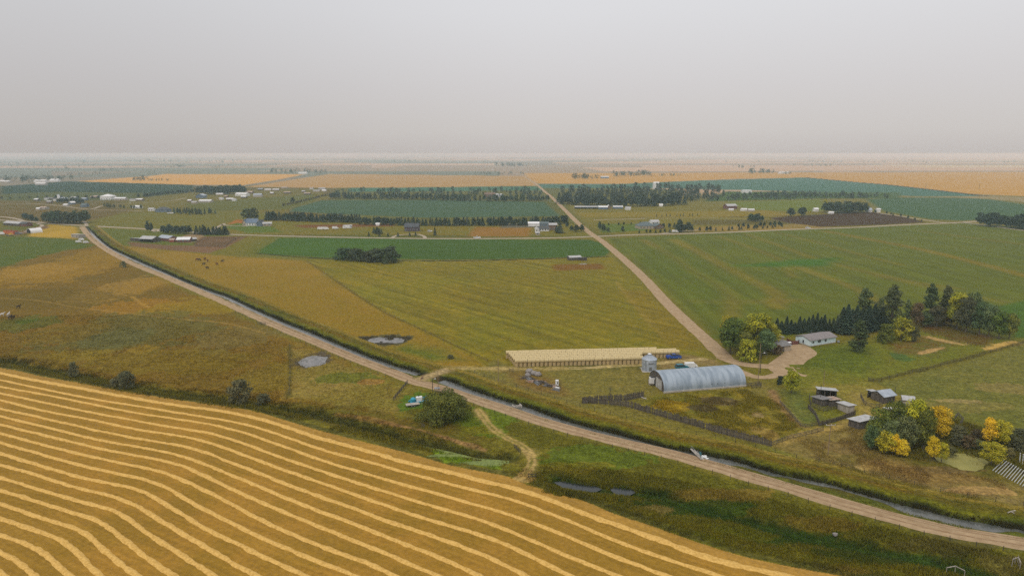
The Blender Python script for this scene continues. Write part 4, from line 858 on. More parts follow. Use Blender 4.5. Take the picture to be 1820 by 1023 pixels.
# farmstead trees
T('cottonwood_tree', 'round0', 1298, 628, 566, 'tall green tree on the left side of the grove by the road bend', w_px=42, leaf='green')
T('cottonwood_tree', 'round1', 1292, 604, 560, 'small tree with bright golden top rising behind the left of the grove', w_px=24, leaf='limey')
T('cottonwood_tree', 'round2', 1346, 622, 560, 'broad yellow green tree in the middle of the grove beside the garage', w_px=52, leaf='turning')
T('cottonwood_tree', 'round0', 1368, 618, 574, 'yellow green tree leaning over the grey garage', w_px=34, leaf='turning')
T('cottonwood_tree', 'round1', 1318, 618, 574, 'dark green tree between the golden topped tree and the broad yellow one', w_px=36, leaf='green')
T('cottonwood_tree', 'round2', 1322, 632, 592, 'dull green tree at the front of the grove behind the lime bush', w_px=32, leaf='green')
T('cottonwood_tree', 'round2', 1360, 630, 588, 'dark leafy tree close against the left wall of the garage', w_px=34, leaf='poplar')
T('lime_bush', 'bush0', 1328, 641, 604, 'rounded lime green bush at the front of the grove beside the driveway', cat='bush', w_px=34, leaf='turning')
T('lime_bush', 'bush1', 1342, 636, 606, 'smaller green bush right of the lime bush beside the driveway', cat='bush', w_px=22, leaf='green')
T('garden_shrub', 'bush2', 1382, 630, 612, 'dark brown shrub in front of the grey garage', cat='bush', w_px=15, leaf='brown')
for i, (x, b, t) in enumerate(((1380, 592, 566), (1388, 592, 571), (1397, 593, 563), (1405, 592, 569), (1412, 592, 573), (1420, 591, 563), (1428, 590, 566), (1436, 590, 564), (1443, 589, 560), (1451, 589, 557), (1458, 589, 564), (1464, 588, 560), (1473, 588, 567), (1480, 588, 565), (1487, 588, 561))):
    T('spruce_tree', f'spruce{i%3}', x, b, t, f'dark spruce, {ORD[i]} from the left in the row behind the white house', w_px=11 if i < 12 else 8, group='spruces in the row behind the white house')
for i, (x, b, t, w_) in enumerate(((1496, 592, 548, 20), (1504, 593, 543, 20), (1512, 590, 551, 18), (1520, 590, 545, 18), (1531, 590, 549, 20), (1541, 588, 545, 20), (1552, 585, 542, 20), (1566, 584, 547, 18))):
    T('spruce_tree', f'spruce{i%3}', x, b, t, f'large dark spruce, {ORD[i]} from the left in the thick clump right of the white house', w_px=w_, group='large spruces right of the white house')
T('poplar_tree', 'tall0', 1534, 578, 512, 'tall pointed poplar rising from the left of the spruce clump', w_px=38)
T('poplar_tree', 'tall1', 1583, 582, 507, 'tallest poplar with pointed crown at the right of the spruce clump', w_px=40)
T('poplar_tree', 'tall2', 1562, 578, 530, 'shorter poplar between the two tall pointed ones', w_px=24)
T('poplar_tree', 'tall0', 1610, 580, 532, 'slender dark poplar standing between the spruce clump and the bare shrubs', w_px=18)
T('poplar_tree', 'tall1', 1650, 574, 504, 'tall loose poplar with grey green crown at the centre right of the yard', w_px=34)
T('poplar_tree', 'tall2', 1678, 576, 508, 'tall narrow poplar right of the loose grey green one', w_px=28)
for x, b, t, w_, lf, lb in ((1628, 582, 540, 24, 'brown', 'rusty brown tree left of the loose grey poplar'), (1664, 580, 545, 26, 'scrub', 'grey green tree below the loose poplar'), (1700, 584, 524, 34, 'turning', 'tree with yellowing crown behind the ploughed garden'),
                            (1716, 590, 530, 36, 'scrub', 'grey brown tree above the far side of the garden'), (1728, 580, 522, 30, 'poplar', 'dark tall rounded tree at the peak of the right clump'), (1740, 594, 538, 36, 'poplar', 'dark broad tree in the right clump behind the garden corner'),
                            (1757, 598, 545, 30, 'poplar', 'dark tree with knobbly crown near the right end of the clump'), (1775, 602, 555, 30, 'green', 'green tree second from the right end of the clump'), (1793, 602, 560, 26, 'green', 'rounded green tree at the right end of the clump'),
                            (1690, 578, 548, 26, 'brown', 'low brownish tree behind the garden below the yellowing one'), (1645, 580, 556, 22, 'poplar', 'low dark tree at the foot of the loose poplar')):
    T('shade_tree', f'round{(x)%3}', x, b, t, lb, w_px=w_, leaf=lf)
T('willow_tree', 'tall2', 1524, 624, 570, 'drooping olive willow standing alone on the lawn right of the white house', w_px=36, leaf='willow')
T('round_bush', 'bush0', 1574, 608, 576, 'bright green rounded bush left of the garden', cat='bush', w_px=30, leaf='green')
T('round_bush', 'bush1', 1600, 604, 565, 'large yellow green bush beside the garden under the poplars', cat='bush', w_px=36, leaf='turning')
T('round_bush', 'bush2', 1618, 604, 578, 'dusky brown bush at the top left corner of the garden', cat='bush', w_px=26, leaf='scrub')
T('round_bush', 'bush2', 1492, 592, 577, 'small olive bush at the right end of the house', cat='bush', w_px=14, leaf='scrub')
T('orange_tipped_tree', 'round1', 1406, 698, 658, 'single tree with orange tinged crown standing below the driveway', w_px=27, leaf='turning')
T('dark_shrub', 'bush0', 1386, 683, 668, 'small dark shrub left of the orange tinged tree', cat='bush', w_px=12, leaf='spruce')
# pond grove
for x, b, t, w_, lf, lb, z_ in ((1560, 795, 730, 42, 'green', 'dark green tree at the left of the pond grove by the leaning shed', 0), (1590, 788, 718, 46, 'green', 'tall green tree at the top of the pond grove', 0), (1622, 792, 716, 44, 'turning', 'green tree with yellow patches in the middle of the pond grove', 0),
                            (1640, 800, 732, 34, 'green', 'dark tree at the right of the pond grove behind the black water', 0), (1575, 800, 748, 40, 'poplar', 'dark shaded tree low in the pond grove', 0), (1608, 800, 744, 40, 'poplar', 'dark tree above the black water', 0), (1548, 800, 758, 26, 'poplar', 'low dark tree at the left foot of the pond grove', 0)):
    T('cottonwood_tree', f'round{x%3}', x, b, t, lb, w_px=w_, leaf=lf)
for x, b, t, w_, lf, lb in ((1572, 806, 768, 36, 'limey', 'lime and yellow tree at the front left of the pond'), (1602, 812, 783, 24, 'yellow', 'small golden tree at the left bank of the pond'), (1586, 808, 774, 22, 'yellow', 'bright yellow tree between the lime tree and the small golden one'),
                        (1656, 818, 777, 22, 'yellow', 'golden tree at the pond edge between black water and algae'), (1673, 820, 789, 22, 'limey', 'shorter lime golden tree at the left end of the algae pond'), (1666, 778, 722, 38, 'yellow', 'large golden tree standing above the pond grove'),
                        (1757, 788, 747, 26, 'yellow', 'golden orange tree at the back right of the pond'), (1774, 790, 747, 34, 'limey', 'yellow green tree right of the golden orange one'), (1762, 824, 786, 38, 'limey', 'round yellow tree at the right end of the algae pond')):
    T('autumn_tree', f'round{x%3}', x, b, t, lb, w_px=w_, leaf=lf)
for i, (x, b, t, w_) in enumerate(((1700, 790, 772, 26), (1722, 795, 775, 30), (1740, 800, 782, 24), (1705, 772, 757, 26), (1738, 780, 764, 26), (1793, 790, 768, 26), (1808, 800, 778, 26), (1790, 812, 795, 22), (1690, 808, 794, 20), (1812, 775, 762, 24))):
    T('willow_scrub', f'bush{i%3}', x, b, t, ['olive scrub bush', 'brownish scrub bush', 'dull green scrub bush'][i % 3] + f', {ORD[i]} of those in the rough ground around the algae pond', cat='bush', w_px=w_, leaf=['scrub', 'brown', 'willow'][i % 3], group='scrub bushes around the algae pond')
T('big_bush', 'bigbush', 787, 745, 700, 'huge rounded olive bush by the pump beside the canal road', cat='bush', w_px=88, leaf='bush')
T('dark_bush', 'bush1', 426, 712, 674, 'dark round bush on the ditch above the swaths', cat='bush', w_px=40, leaf='scrub')
T('dark_bush', 'bush2', 224, 688, 660, 'dark shrub on the ditch at left above the swaths', cat='bush', w_px=30, leaf='scrub')
T('dark_bush', 'bush0', 131, 667, 644, 'small shrubby tree on the ditch nearest the left edge', cat='bush', w_px=18, leaf='scrub')
T('dark_bush', 'bush2', 205, 684, 672, 'low dark shrub just left of the taller ditch shrub', cat='bush', w_px=22, leaf='scrub')
T('dark_bush', 'bush0', 468, 715, 700, 'low shrub right of the round bush on the ditch', cat='bush', w_px=26, leaf='scrub')
T('grey_bush', 'bush1', 219, 475, 464, 'small blue grey bush alone beside the canal road', cat='bush', w_px=11, leaf='scrub')
for x, b, t, w_ in ((614, 461, 440, 38), (632, 463, 441, 34), (650, 463, 446, 24), (668, 464, 441, 34), (688, 466, 438, 44), (660, 465, 447, 30)):
    T('field_tree', f'bush{x%3}', x, b, t, {614: 'leftmost dark bushy tree of the clump below the alfalfa', 632: 'second bushy tree from left in the clump below the alfalfa', 650: 'low bushy tree in the dip of the clump', 668: 'bushy tree left of the largest one in the clump', 688: 'largest dark bushy tree at the right of the clump', 660: 'small front bush in the middle of the clump'}[x], w_px=w_, leaf='grove')
for x, y_ in ((801, 637),): T('dead_shrub', 'bush2', x, y_, y_ - 7, 'small dead looking shrub on a bare patch of dry pasture', cat='shrub', w_px=12, leaf='scrub')

# ------------------------------------------------------------ building kit
MT = {'galv': mat('galvanised', (.42, .46, .50), (.30, .34, .38), .5, .42, .35, spec=.5), 'galv_old': mat('weathered_tin', (.50, .50, .49), (.34, .33, .31), .8, .55, .2), 'rust_tin': mat('rusted_tin', (.52, .46, .38), (.26, .13, .07), .9, .7, .1),
      'white': mat('white_paint', (.74, .74, .72), (.66, .66, .64), .6, .6), 'whiteblue': mat('pale_siding', (.60, .72, .74), (.54, .66, .69), .7, .6), 'shingle': mat('brown_shingles', (.27, .235, .225), (.17, .155, .15), 1.5), 'shingle_dark': mat('dark_shingles', (.085, .09, .10), (.06, .065, .07), 1.2),
      'shingle_grey': mat('grey_shingles', (.22, .21, .20), (.15, .145, .14), 1.4), 'teal_roof': mat('grey_green_roof', (.12, .15, .15), (.09, .115, .12), .9), 'wood': mat('grey_boards', (.135, .115, .095), (.05, .042, .036), 2.5, stretch=(1, 1, .15)), 'wood_pale': mat('bleached_timber', (.42, .38, .32), (.26, .23, .19), 2, stretch=(1, 1, .2)),
      'wood_red': mat('red_brown_boards', (.20, .075, .055), (.11, .045, .04), 2), 'red': mat('red_paint', (.36, .055, .035), (.26, .04, .03), 1), 'orange': mat('orange_paint', (.55, .16, .05), (.42, .11, .04), 1), 'yellow': mat('yellow_paint', (.62, .38, .04), None, 1), 'tan': mat('tan_siding', (.42, .35, .26), (.34, .28, .21), .8), 'brown': mat('brown_siding', (.20, .13, .09), None, .8),
      'concrete': mat('concrete', (.46, .42, .36), (.34, .31, .27), 1.2), 'dark': mat('dark_opening', (.012, .012, .014), None, 1), 'glass': mat('window_glass', (.03, .04, .05), (.05, .06, .07), .5, .08, 0, spec=.6), 'steel': mat('steel', (.30, .31, .32), None, 1, .4, .6), 'black': mat('black_rubber', (.02, .02, .02), None, 2),
      'blue': mat('blue_paint', (.02, .09, .42), (.015, .07, .34), 1, .3, .1, spec=.6), 'teal': mat('teal_paint', (.02, .16, .20), None, 1, .4), 'cyan': mat('turquoise_paint', (.03, .30, .42), (.02, .22, .33), 1, .45), 'silver': mat('silver_paint', (.50, .51, .52), None, 1, .3, .4), 'rail': mat('old_rails', (.10, .08, .062), (.05, .042, .034), 3),
      'stone': mat('field_stone', (.29, .26, .235), (.17, .155, .145), 1.5), 'straw': mat('baled_straw', (.60, .49, .26), (.44, .34, .17), 3.5, .9, bump=.05, fac=(.35, .62)), 'straw_end': mat('bale_end', (.46, .35, .17), (.34, .25, .12), 4, .95, bump=.05), 'pole': mat('pole_wood', (.28, .20, .13), (.20, .14, .09), 3), 'poledark': mat('dark_pole', (.06, .05, .045), None, 3),
      'hide_dark': mat('dark_hide', (.035, .022, .016), None, 3), 'hide_red': mat('red_brown_hide', (.13, .05, .03), None, 3), 'hide_white': mat('white_hide', (.6, .57, .52), None, 3), 'pipe': mat('pale_pipe', (.55, .56, .52), (.40, .41, .38), 2, .5, .3), 'plum': mat('plum_siding', (.10, .07, .09), None, 1), 'bluegrey': mat('blue_grey_siding', (.14, .19, .26), None, 1)}
def place(p1, p2):
    a = Vector(G(*p1)); b = Vector(G(*p2)); d = b - a; return a, math.atan2(d.y, d.x), d.length
def building(name, label, cat, p1, p2, depth, hw, hr, wall='white', roof='shingle', style='gable', wins=(), doors=(), over=.45, group=None, base=None, rlen=None, leftwin=(), chim=None, gablewall=True, L=None, openf=False):
    """p1,p2 = pixels of the front wall's foot; depth runs away from the camera; ridge along the front unless style 'gable_end'"""
    a, rz, L0 = place(p1, p2); L = L or L0
    e = empty(name, (a.x, a.y, 0), rz, label, cat, group); W, Rf = MT[wall], MT[roof]; o = over
    if base: MB().box(-.12, L + .12, -.12, depth + .12, 0, .35).build('footing', MT[base], e)
    mb = MB()
    if style == 'gable':
        y0 = depth / 2
        if openf: mb.prism([(1.2, 0), (depth, 0), (depth, hw), (y0, hw + hr), (1.2, hw + .2)], 0, .15).prism([(1.2, 0), (depth, 0), (depth, hw), (y0, hw + hr), (1.2, hw + .2)], L - .15, L).box(0, L, depth - .15, depth, 0, hw); [mb.box(q - .12, q + .12, 0, .22, 0, hw) for q in np.linspace(.15, L - .15, 4)]
        else: mb.prism([(0, 0), (depth, 0), (depth, hw), (y0, hw + hr), (0, hw)], 0, L)
        mb.build('wall', W, e); s = hr / y0; t = .14
        MB().prism([(-o, hw - s * o + .03), (y0, hw + hr + .03), (depth + o, hw - s * o + .03), (depth + o, hw - s * o + .03 + t), (y0, hw + hr + .03 + t), (-o, hw - s * o + .03 + t)], -o, L + o).build('roof', Rf, e)
    elif style == 'gable_end':
        x0 = L / 2; mb.prism([(0, 0), (L, 0), (L, hw), (x0, hw + hr), (0, hw)], 0, depth, 'y').build('wall', W, e); s = hr / x0; t = .14
        MB().prism([(-o, hw - s * o + .03), (x0, hw + hr + .03), (L + o, hw - s * o + .03), (L + o, hw - s * o + .03 + t), (x0, hw + hr + .03 + t), (-o, hw - s * o + .03 + t)], -o, depth + o, 'y').build('roof', Rf, e)
    elif style == 'shed':  # low at the back, high in front, or the other way when hr < 0
        zf, zb = (hw + hr, hw) if hr > 0 else (hw, hw - hr)
        if openf: mb.prism([(0, 0), (depth, 0), (depth, zb), (0, zf)], 0, .15).prism([(0, 0), (depth, 0), (depth, zb), (0, zf)], L - .15, L).box(0, L, depth - .15, depth, 0, zb - .1); [mb.box(q - .1, q + .1, 0, .2, 0, zf - .1) for q in np.linspace(.1, L - .1, 4)]
        else: mb.prism([(0, 0), (depth, 0), (depth, zb), (0, zf)], 0, L)
        mb.build('wall', W, e); s = (zb - zf) / depth
        MB().prism([(-o, zf - s * o + .03), (depth + o, zb + s * o + .03), (depth + o, zb + s * o + .15), (-o, zf - s * o + .15)], -o, L + o).build('roof', Rf, e)
    elif style == 'hip':
        mb.box(0, L, 0, depth, 0, hw).build('wall', W, e); k = min(L, depth) * .45; m_ = MB(); z = hw + .03
        m_.add([(-o, -o, z), (L + o, -o, z), (L + o, depth + o, z), (-o, depth + o, z), (k, depth / 2, z + hr), (L - k, depth / 2, z + hr)], [(0, 1, 5, 4), (1, 2, 5), (2, 3, 4, 5), (3, 0, 4), (3, 2, 1, 0)]).build('roof', Rf, e)
    elif style == 'arch':
        n = 12; pr = [(L / 2 - L / 2 * math.cos(math.pi * i / n), (hw + hr) * math.sin(math.pi * i / n) ** .8) for i in range(n + 1)]
        mb.prism([(L * .03 + p * .94, q * .97) for p, q in pr], .1, depth - .1, 'y').build('end_wall', W, e); MB().prism(pr + [(L - .2, 0)] + [(L * .02 + p * .96, q * .97) for p, q in pr[::-1][1:-1]] + [(.2, 0)], -.05, depth, 'y').build('roof', Rf, e)
    for (x0, x1, z0, z1) in wins:
        f = MB().box(x0 - .08, x1 + .08, -.05, .02, z0 - .08, z1 + .08).build('window', MT['white'] if wall not in ('white', 'whiteblue') else MT['wood_pale'], e); MB().box(x0, x1, -.07, -.03, z0, z1).build('pane', MT['glass'], f)
    for (y0_, y1, z0, z1) in leftwin:
        f = MB().box(-.05, .02, y0_ - .08, y1 + .08, z0 - .08, z1 + .08).build('window', MT['white'] if wall != 'white' else MT['wood_pale'], e); MB().box(-.07, -.03, y0_, y1, z0, z1).build('pane', MT['glass'], f)
    for d_ in doors:
        x0, x1, z1 = d_[:3]; MB().box(x0, x1, -.06, .02, .05, z1).build('door', MT[d_[3]] if len(d_) > 3 else MT['wood'], e)
    if chim: MB().tube((chim[0], chim[1], hw), (chim[0], chim[1], hw + hr + 1.0), .12, n=8).build('vent_pipe', MT['steel'], e)
    return e

# ------------------------------------------------------------ farmstead buildings
# arched steel quonset
a, rz, L = place((1180, 698), (1326, 686)); D, HQ = 12.5, 5.7
q = empty('quonset_hut', (a.x, a.y, 0), rz, 'long arched corrugated steel quonset hut with dark end wall in the middle of the farmyard', 'quonset hut')
MB().box(-.2, L + .2, -.25, .1, 0, .55).box(-.2, L + .2, D - .1, D + .25, 0, .55).build('footing', MT['concrete'], q)
nS, nR = 28, int(L / .3); V = []
for i in range(nR + 1):
    x = L * i / nR; r = .07 if i % 2 else 0
    for j in range(nS + 1):
        t = math.pi * j / nS; V.append((x, D / 2 - (D / 2 - r) * math.cos(t), .5 + (HQ - .5 - r) * math.sin(t) ** .9))
F_ = [(i * (nS + 1) + j, (i + 1) * (nS + 1) + j, (i + 1) * (nS + 1) + j + 1, i * (nS + 1) + j + 1) for i in range(nR) for j in range(nS)]
link_mesh('roof', V, F_, mat('quonset_steel', (.33, .385, .43), (.22, .27, .315), .35, .5, .25, spec=.5, stretch=(2.2, .5, .5), fac=(.38, .6)), q)
ew = [(D / 2 - (D / 2 - .1) * math.cos(math.pi * j / 24), .5 + (HQ - .6) * math.sin(math.pi * j / 24) ** .9) for j in range(25)]
MB().prism([(.1, 0)] + ew + [(D - .1, 0)], .15, .35).build('end_wall', MT['wood'], q); MB().prism([(.1, 0)] + ew + [(D - .1, 0)], L - .35, L - .15).build('end_wall', MT['wood'], q)
MB().box(.04, .15, 2.2, 6.8, .1, 3.6).build('door', MT['galv_old'], q); MB().box(.05, .14, 7.4, 9.4, .1, 2.2).build('door', MT['dark'], q); MB().box(.06, .13, 10, 10.8, 1.2, 2.0).build('window', MT['wood_pale'], q)
for x_ in (17.9, 20, 22.8): MB().box(x_, x_ + .25, .14, .4, 1.2, 1.9).build('vent', MT['dark'], q)
# grain bin
gx_, gy_ = G(1155.5, 660); gbn = empty('grain_bin', (gx_, gy_ + 2.2, 0), 0, 'round galvanised grain bin with conical roof between the bales and the quonset', 'grain bin')
pr = [(2.75, 0), (2.75, .15)]
for i in range(24): pr.append((2.72 + (.05 if i % 2 else 0), .2 + i * .175))
MB().box(-3, 3, -3, 3, -.1, .0).lathe([(3.0, .0), (3.0, .12), (0, .12)], 28).build('slab', MT['concrete'], gbn)
MB().lathe(pr + [(2.75, 4.4)], 32).build('wall', MT['galv'], gbn); rf = MB().lathe([(2.9, 4.35), (2.85, 4.45), (.45, 6.05), (.45, 6.1)], 28).build('roof', MT['galv'], gbn)
for i in range(14):
    t = 6.283 * i / 14; MB
rb = MB(); [rb.tube((2.85 * math.cos(t), 2.85 * math.sin(t), 4.48), (.45 * math.cos(t), .45 * math.sin(t), 6.1), .05, n=4) for t in np.linspace(0, 6.283, 17)[:-1]]; rb.build('rib', MT['galv'], rf)
MB().lathe([(.5, 6.05), (.5, 6.3), (.75, 6.32), (0, 6.62)], 14).build('cap', MT['white'], gbn); MB().box(-.45, .45, -2.86, -2.7, .6, 1.9).build('hatch', MT['steel'], gbn); MB().box(-.8, .9, -2.83, -2.72, 3.0, 3.4).build('nameplate', MT['steel'], gbn)
ld = MB(); ld.tube((-1.9, -2.05, .1), (-1.9, -2.05, 4.4), .03).tube((-1.5, -2.35, .1), (-1.5, -2.35, 4.4), .03); [ld.tube((-1.9, -2.05, .4 + .35 * i), (-1.5, -2.35, .4 + .35 * i), .02, n=4) for i in range(12)]; ld.build('ladder', MT['steel'], gbn)
# house
hs_ = building('farmhouse', 'small pale house with brown shingle roof beside the gravel yard', 'house', (1440, 615.5), (1485, 608.5), 8.0, 2.7, 1.15, 'whiteblue', 'shingle', wins=((1.1, 2.0, 1.3, 2.1), (4.3, 5.1, 1.2, 2.3), (5.2, 6.0, 1.2, 2.3), (8.4, 9.3, 1.2, 2.2)), leftwin=((3.4, 4.2, .6, 2.0),), over=.5, base='concrete', chim=(5.2, 4.6))
building('garage', 'low grey brown garage with white sheets on its roof at the edge of the grove', 'garage', (1374, 626), (1405, 623), 7.5, 2.4, .9, 'tan', 'shingle_grey', wins=((.8, 1.6, 1.0, 1.8),), doors=((3.0, 5.4, 2.1, 'wood'),))
building('garage', 'grey hip roofed shed behind the garage under the yellow trees', 'shed', (1378, 610), (1392, 608), 5, 2.3, 1.6, 'tan', 'shingle_grey', 'hip')
for i, (x, y) in enumerate(((1392, 614.2), (1397, 613.6), (1402, 612.6))):
    gx_, gy_ = G(x, 620); m_ = MB().box(-.7, .7, -.5, .5, 0, .10).build('roof_sheet', MT['white']); m_.location = (gx_, gy_ - .3 + (i % 2) * .9, 2.98); m_.rotation_euler = (R(14), 0, .15 * i); tag(m_, ['left', 'middle', 'right'][i] + ' white sheet lying on the roof of the low garage', 'sheet', 'white sheets on the garage roof')
def fence(name, label, pts, sp, h, rails, mt='rail', board=None, group=None, z0=0., pr=.06, wire=False, cat='fence', gaps=.0, jit=.1, maxp=95):
    P = resample(gp(pts), sp) if not isinstance(pts, np.ndarray) else resample(pts, sp)
    x0, y0 = P[0]; e = empty(name, (x0, y0, 0), 0, label, cat, group); rd = random.Random(len(P) + int(x0))
    zz = dig(P[:, 0], P[:, 1]) * 0 + z0
    if len(P) > maxp: P = resample(P, sp * len(P) / maxp); zz = np.zeros(len(P))
    me = None
    for i, (x, y) in enumerate(P):
        if me is None:
            o = MB().tube((0, 0, -.3), (rd.uniform(-.03, .03), 0, h), pr, n=5).build('post', MT[mt], e); me = o.data
        else:
            o = bpy.data.objects.new('post', me); col.objects.link(o); o.parent = e
        o.location = (x - x0, y - y0, 0); o.rotation_euler = (rd.uniform(-.06, .06), rd.uniform(-.06, .06), 0); o.scale = (1, 1, rd.uniform(1 - jit, 1 + jit))
    if rails:
        for k, z in enumerate(rails):
            r = MB(); rr = .008 if wire else .085
            for (ax, ay), (bx, by) in zip(P[:-1], P[1:]):
                if rd.random() < gaps: continue
                r.tube((ax - x0, ay - y0, z + rd.uniform(-.05, .05) * (not wire)), (bx - x0, by - y0, z + rd.uniform(-.05, .05) * (not wire)), rr, n=4)
            r.build('wire' if wire else 'rail', MT['steel' if wire else mt], e)
    if board:
        b = MB(); Q = resample(P, .32)
        dd = normals(Q)
        for i, (x, y) in enumerate(Q):
            if rd.random() < .07: continue
            tx, ty = dd[i][1], -dd[i][0]; hh = board * rd.uniform(.78, 1.12); w2 = .13; ln = rd.uniform(-.08, .08)
            b.add([(x - x0 - tx * w2 + ty * .02, y - y0 - ty * w2 - tx * .02, 0), (x - x0 + tx * w2, y - y0 + ty * w2, 0), (x - x0 + tx * (w2 + ln), y - y0 + ty * (w2 + ln), hh), (x - x0 - tx * (w2 - ln), y - y0 - ty * (w2 - ln), hh),
                   (x - x0 - tx * w2 - ty * .03, y - y0 - ty * w2 + tx * .03, 0), (x - x0 + tx * w2 - ty * .03, y - y0 + ty * w2 + tx * .03, 0), (x - x0 + tx * (w2 + ln) - ty * .03, y - y0 + ty * (w2 + ln) + tx * .03, hh), (x - x0 - tx * (w2 - ln) - ty * .03, y - y0 - ty * (w2 - ln) + tx * .03, hh)],
                  [(0, 1, 2, 3), (7, 6, 5, 4), (0, 4, 5, 1), (3, 2, 6, 7), (0, 3, 7, 4), (1, 5, 6, 2)])
        b.build('board', MT['wood'], e)
    return e
fence('board_fence', 'red brown board fence between the garage and the white house', [(1398, 607), (1406, 612), (1418, 612), (1422, 606)], 2, 1.7, (), 'wood_red').name
f_ = bpy.data.objects['board_fence']; b = MB(); P = resample(gp([(1398, 607), (1406, 612), (1418, 612), (1422, 606)]), 1.0)
for (ax, ay), (bx, by) in zip(P[:-1], P[1:]): b.add([(ax - P[0][0], ay - P[0][1], 0), (bx - P[0][0], by - P[0][1], 0), (bx - P[0][0], by - P[0][1], 1.7), (ax - P[0][0], ay - P[0][1], 1.7)] + [(ax - P[0][0], ay - P[0][1] + .05, 0), (bx - P[0][0], by - P[0][1] + .05, 0), (bx - P[0][0], by - P[0][1] + .05, 1.7), (ax - P[0][0], ay - P[0][1] + .05, 1.7)], [(0, 1, 2, 3), (7, 6, 5, 4), (3, 2, 6, 7), (0, 4, 5, 1)])
b.build('panel', MT['wood_red'], f_)
# sheds east of the quonset
building('lean_to_shed', 'open fronted lean-to shed with pale tin roof at the top of the corral', 'shed', (1454, 709), (1486, 712), 5.2, 2.5, .9, 'wood', 'galv_old', 'shed', openf=True)
building('corral_shelter', 'low grey roofed shelter joined below the open lean-to', 'shelter', (1461, 722), (1475, 720), 4.5, 1.8, .5, 'wood', 'shingle_grey', 'shed')
building('rusty_shelter', 'low shelter with patchy rusted tin roof beside the corral rails', 'shelter', (1475, 722), (1492, 721), 3.6, 1.8, .4, 'wood', 'rust_tin', 'shed')
building('small_shed', 'small shed with pale pink tin roof at the right corner of the corral', 'shed', (1507, 735), (1518, 733.5), 4.6, 2.1, .5, 'wood_pale', 'galv_old', 'shed')
building('cattle_shed', 'long narrow open fronted shed with pale tin roof left of the blue roofed shed', 'shed', (1541, 706), (1566, 714), 3.0, 2.1, .5, 'wood', 'galv_old', 'shed', openf=True)
building('tin_roof_shed', 'dark board shed with bluish tin gable roof behind the pond grove', 'shed', (1570, 717), (1590, 713.5), 5, 2.4, 1.1, 'wood', 'galv', 'gable')
building('small_shed', 'small grey tin roofed shed behind the top of the pond grove', 'shed', (1605, 720), (1624, 722), 4, 2.0, .7, 'wood_pale', 'galv_old', 'gable')
building('leaning_shed', 'old shed with bleached roof half hidden at the left of the pond grove', 'shed', (1526, 764), (1556, 757), 3.6, 2.2, .4, 'wood', 'galv_old', 'shed')
building('privy', 'tiny white roofed hut showing inside the pond grove', 'hut', (1580, 752), (1587, 751), 2, 4.2, .4, 'wood_pale', 'white', 'shed')
fence('corral_fence', 'weathered corral fence below the lean-to sheds', [(1436, 725), (1448, 738), (1456, 757), (1490, 748), (1520, 737)], 1.6, 1.6, (.5, 1.0, 1.4), board=1.3)
fence('corral_fence', 'short corral fence left of the lean-to sheds', [(1438, 706), (1440, 722), (1462, 732), (1500, 724)], 1.8, 1.5, (.5, .95, 1.35))
fence('corral_fence', 'pole corral in front of the long narrow open shed', [(1529, 705), (1536, 720), (1556, 726), (1568, 722)], 1.7, 1.5, (.5, .95, 1.35))
fence('windbreak_fence', 'tall dark windbreak board fence left of the quonset', [(1035, 717), (1075, 712), (1110, 712), (1144, 705)], 2.2, 2.3, (.6, 1.6), board=2.2)
fence('windbreak_fence', 'short return of windbreak boards joining at the corner below the quonset', [(1035, 717), (1070, 718), (1112, 722)], 2.2, 2.0, (.6, 1.6), board=1.9)
fence('windbreak_fence', 'long dark windbreak board fence running down to the canal bank', [(1112, 722), (1190, 744), (1280, 770), (1370, 793)], 2.4, 2.5, (.6, 1.7), board=2.2)
fence('rail_fence', 'weathered rail fence climbing from the windbreak corner towards the sheds', [(1371, 793), (1400, 782), (1430, 775), (1463, 766)], 2.2, 1.5, (.5, .95, 1.35))
fence('rail_fence', 'low rail fence beside the rusty strip of weeds below the quonset', [(1386, 716), (1402, 734), (1425, 760), (1455, 756)], 2.4, 1.2, (.5, 1.0))
fence('rail_fence', 'short dark rail pen at the right end of the quonset', [(1327, 687), (1352, 684), (1354, 688), (1336, 690)], 1.6, 1.4, (.5, .9, 1.25))
P = ROAD[(ROAD[:, 0] > G(836, 722)[0])]; P = P - normals(P) * 4.6; P = P[:230]
fence('wire_fence', 'post and wire fence along the near side of the canal road', P, 4.6, 1.25, (.5, .85, 1.15), 'poledark', wire=True, pr=.07)
P = ROAD[(ROAD[:, 0] > G(430, 555)[0]) & (ROAD[:, 0] < G(705, 664)[0])]; P = P - normals(P) * 4.6
fence('wire_fence', 'post and wire fence between the canal road and the left pasture', P, 4.6, 1.25, (.5, .85, 1.15), 'poledark', wire=True, pr=.07)
P = WATER[(WATER[:, 0] > G(790, 677)[0])]; P = P + normals(P) * 13.5; P = P[:260]
fence('wire_fence', 'post and wire fence on top of the far canal bank', P, 5.5, 1.25, (.5, .85, 1.15), 'poledark', wire=True, pr=.07)
fence('wire_fence', 'old fence dividing the left pasture beside the small pond', [(515, 614), (516, 660), (514, 702)], 7.5, 1.2, (.5, .9), 'poledark', wire=True, pr=.08)
fence('wire_fence', 'short fence from the canal road down to the pump site', [(724, 682), (712, 697), (700, 712)], 2.4, 1.5, (.5, .9, 1.3), 'poledark', pr=.09)
fence('wire_fence', 'fence line between the dry pasture and the hay field', [(600, 500), (660, 541), (760, 592), (866, 642)], 6, 1.2, (.6, 1.0), 'poledark', wire=True, pr=.07)
fence('wire_fence', 'fence line crossing the lawn on the right side of the farm', [(1552, 679), (1640, 658), (1740, 632), (1818, 610)], 4.5, 1.2, (.6, 1.0), 'poledark', wire=True, pr=.07)
fence('gate', 'dark wooden gate at the corner of the right hand fence line', [(1543, 677), (1552, 678)], 1.0, 1.6, (.4, .8, 1.2), 'poledark', cat='gate')
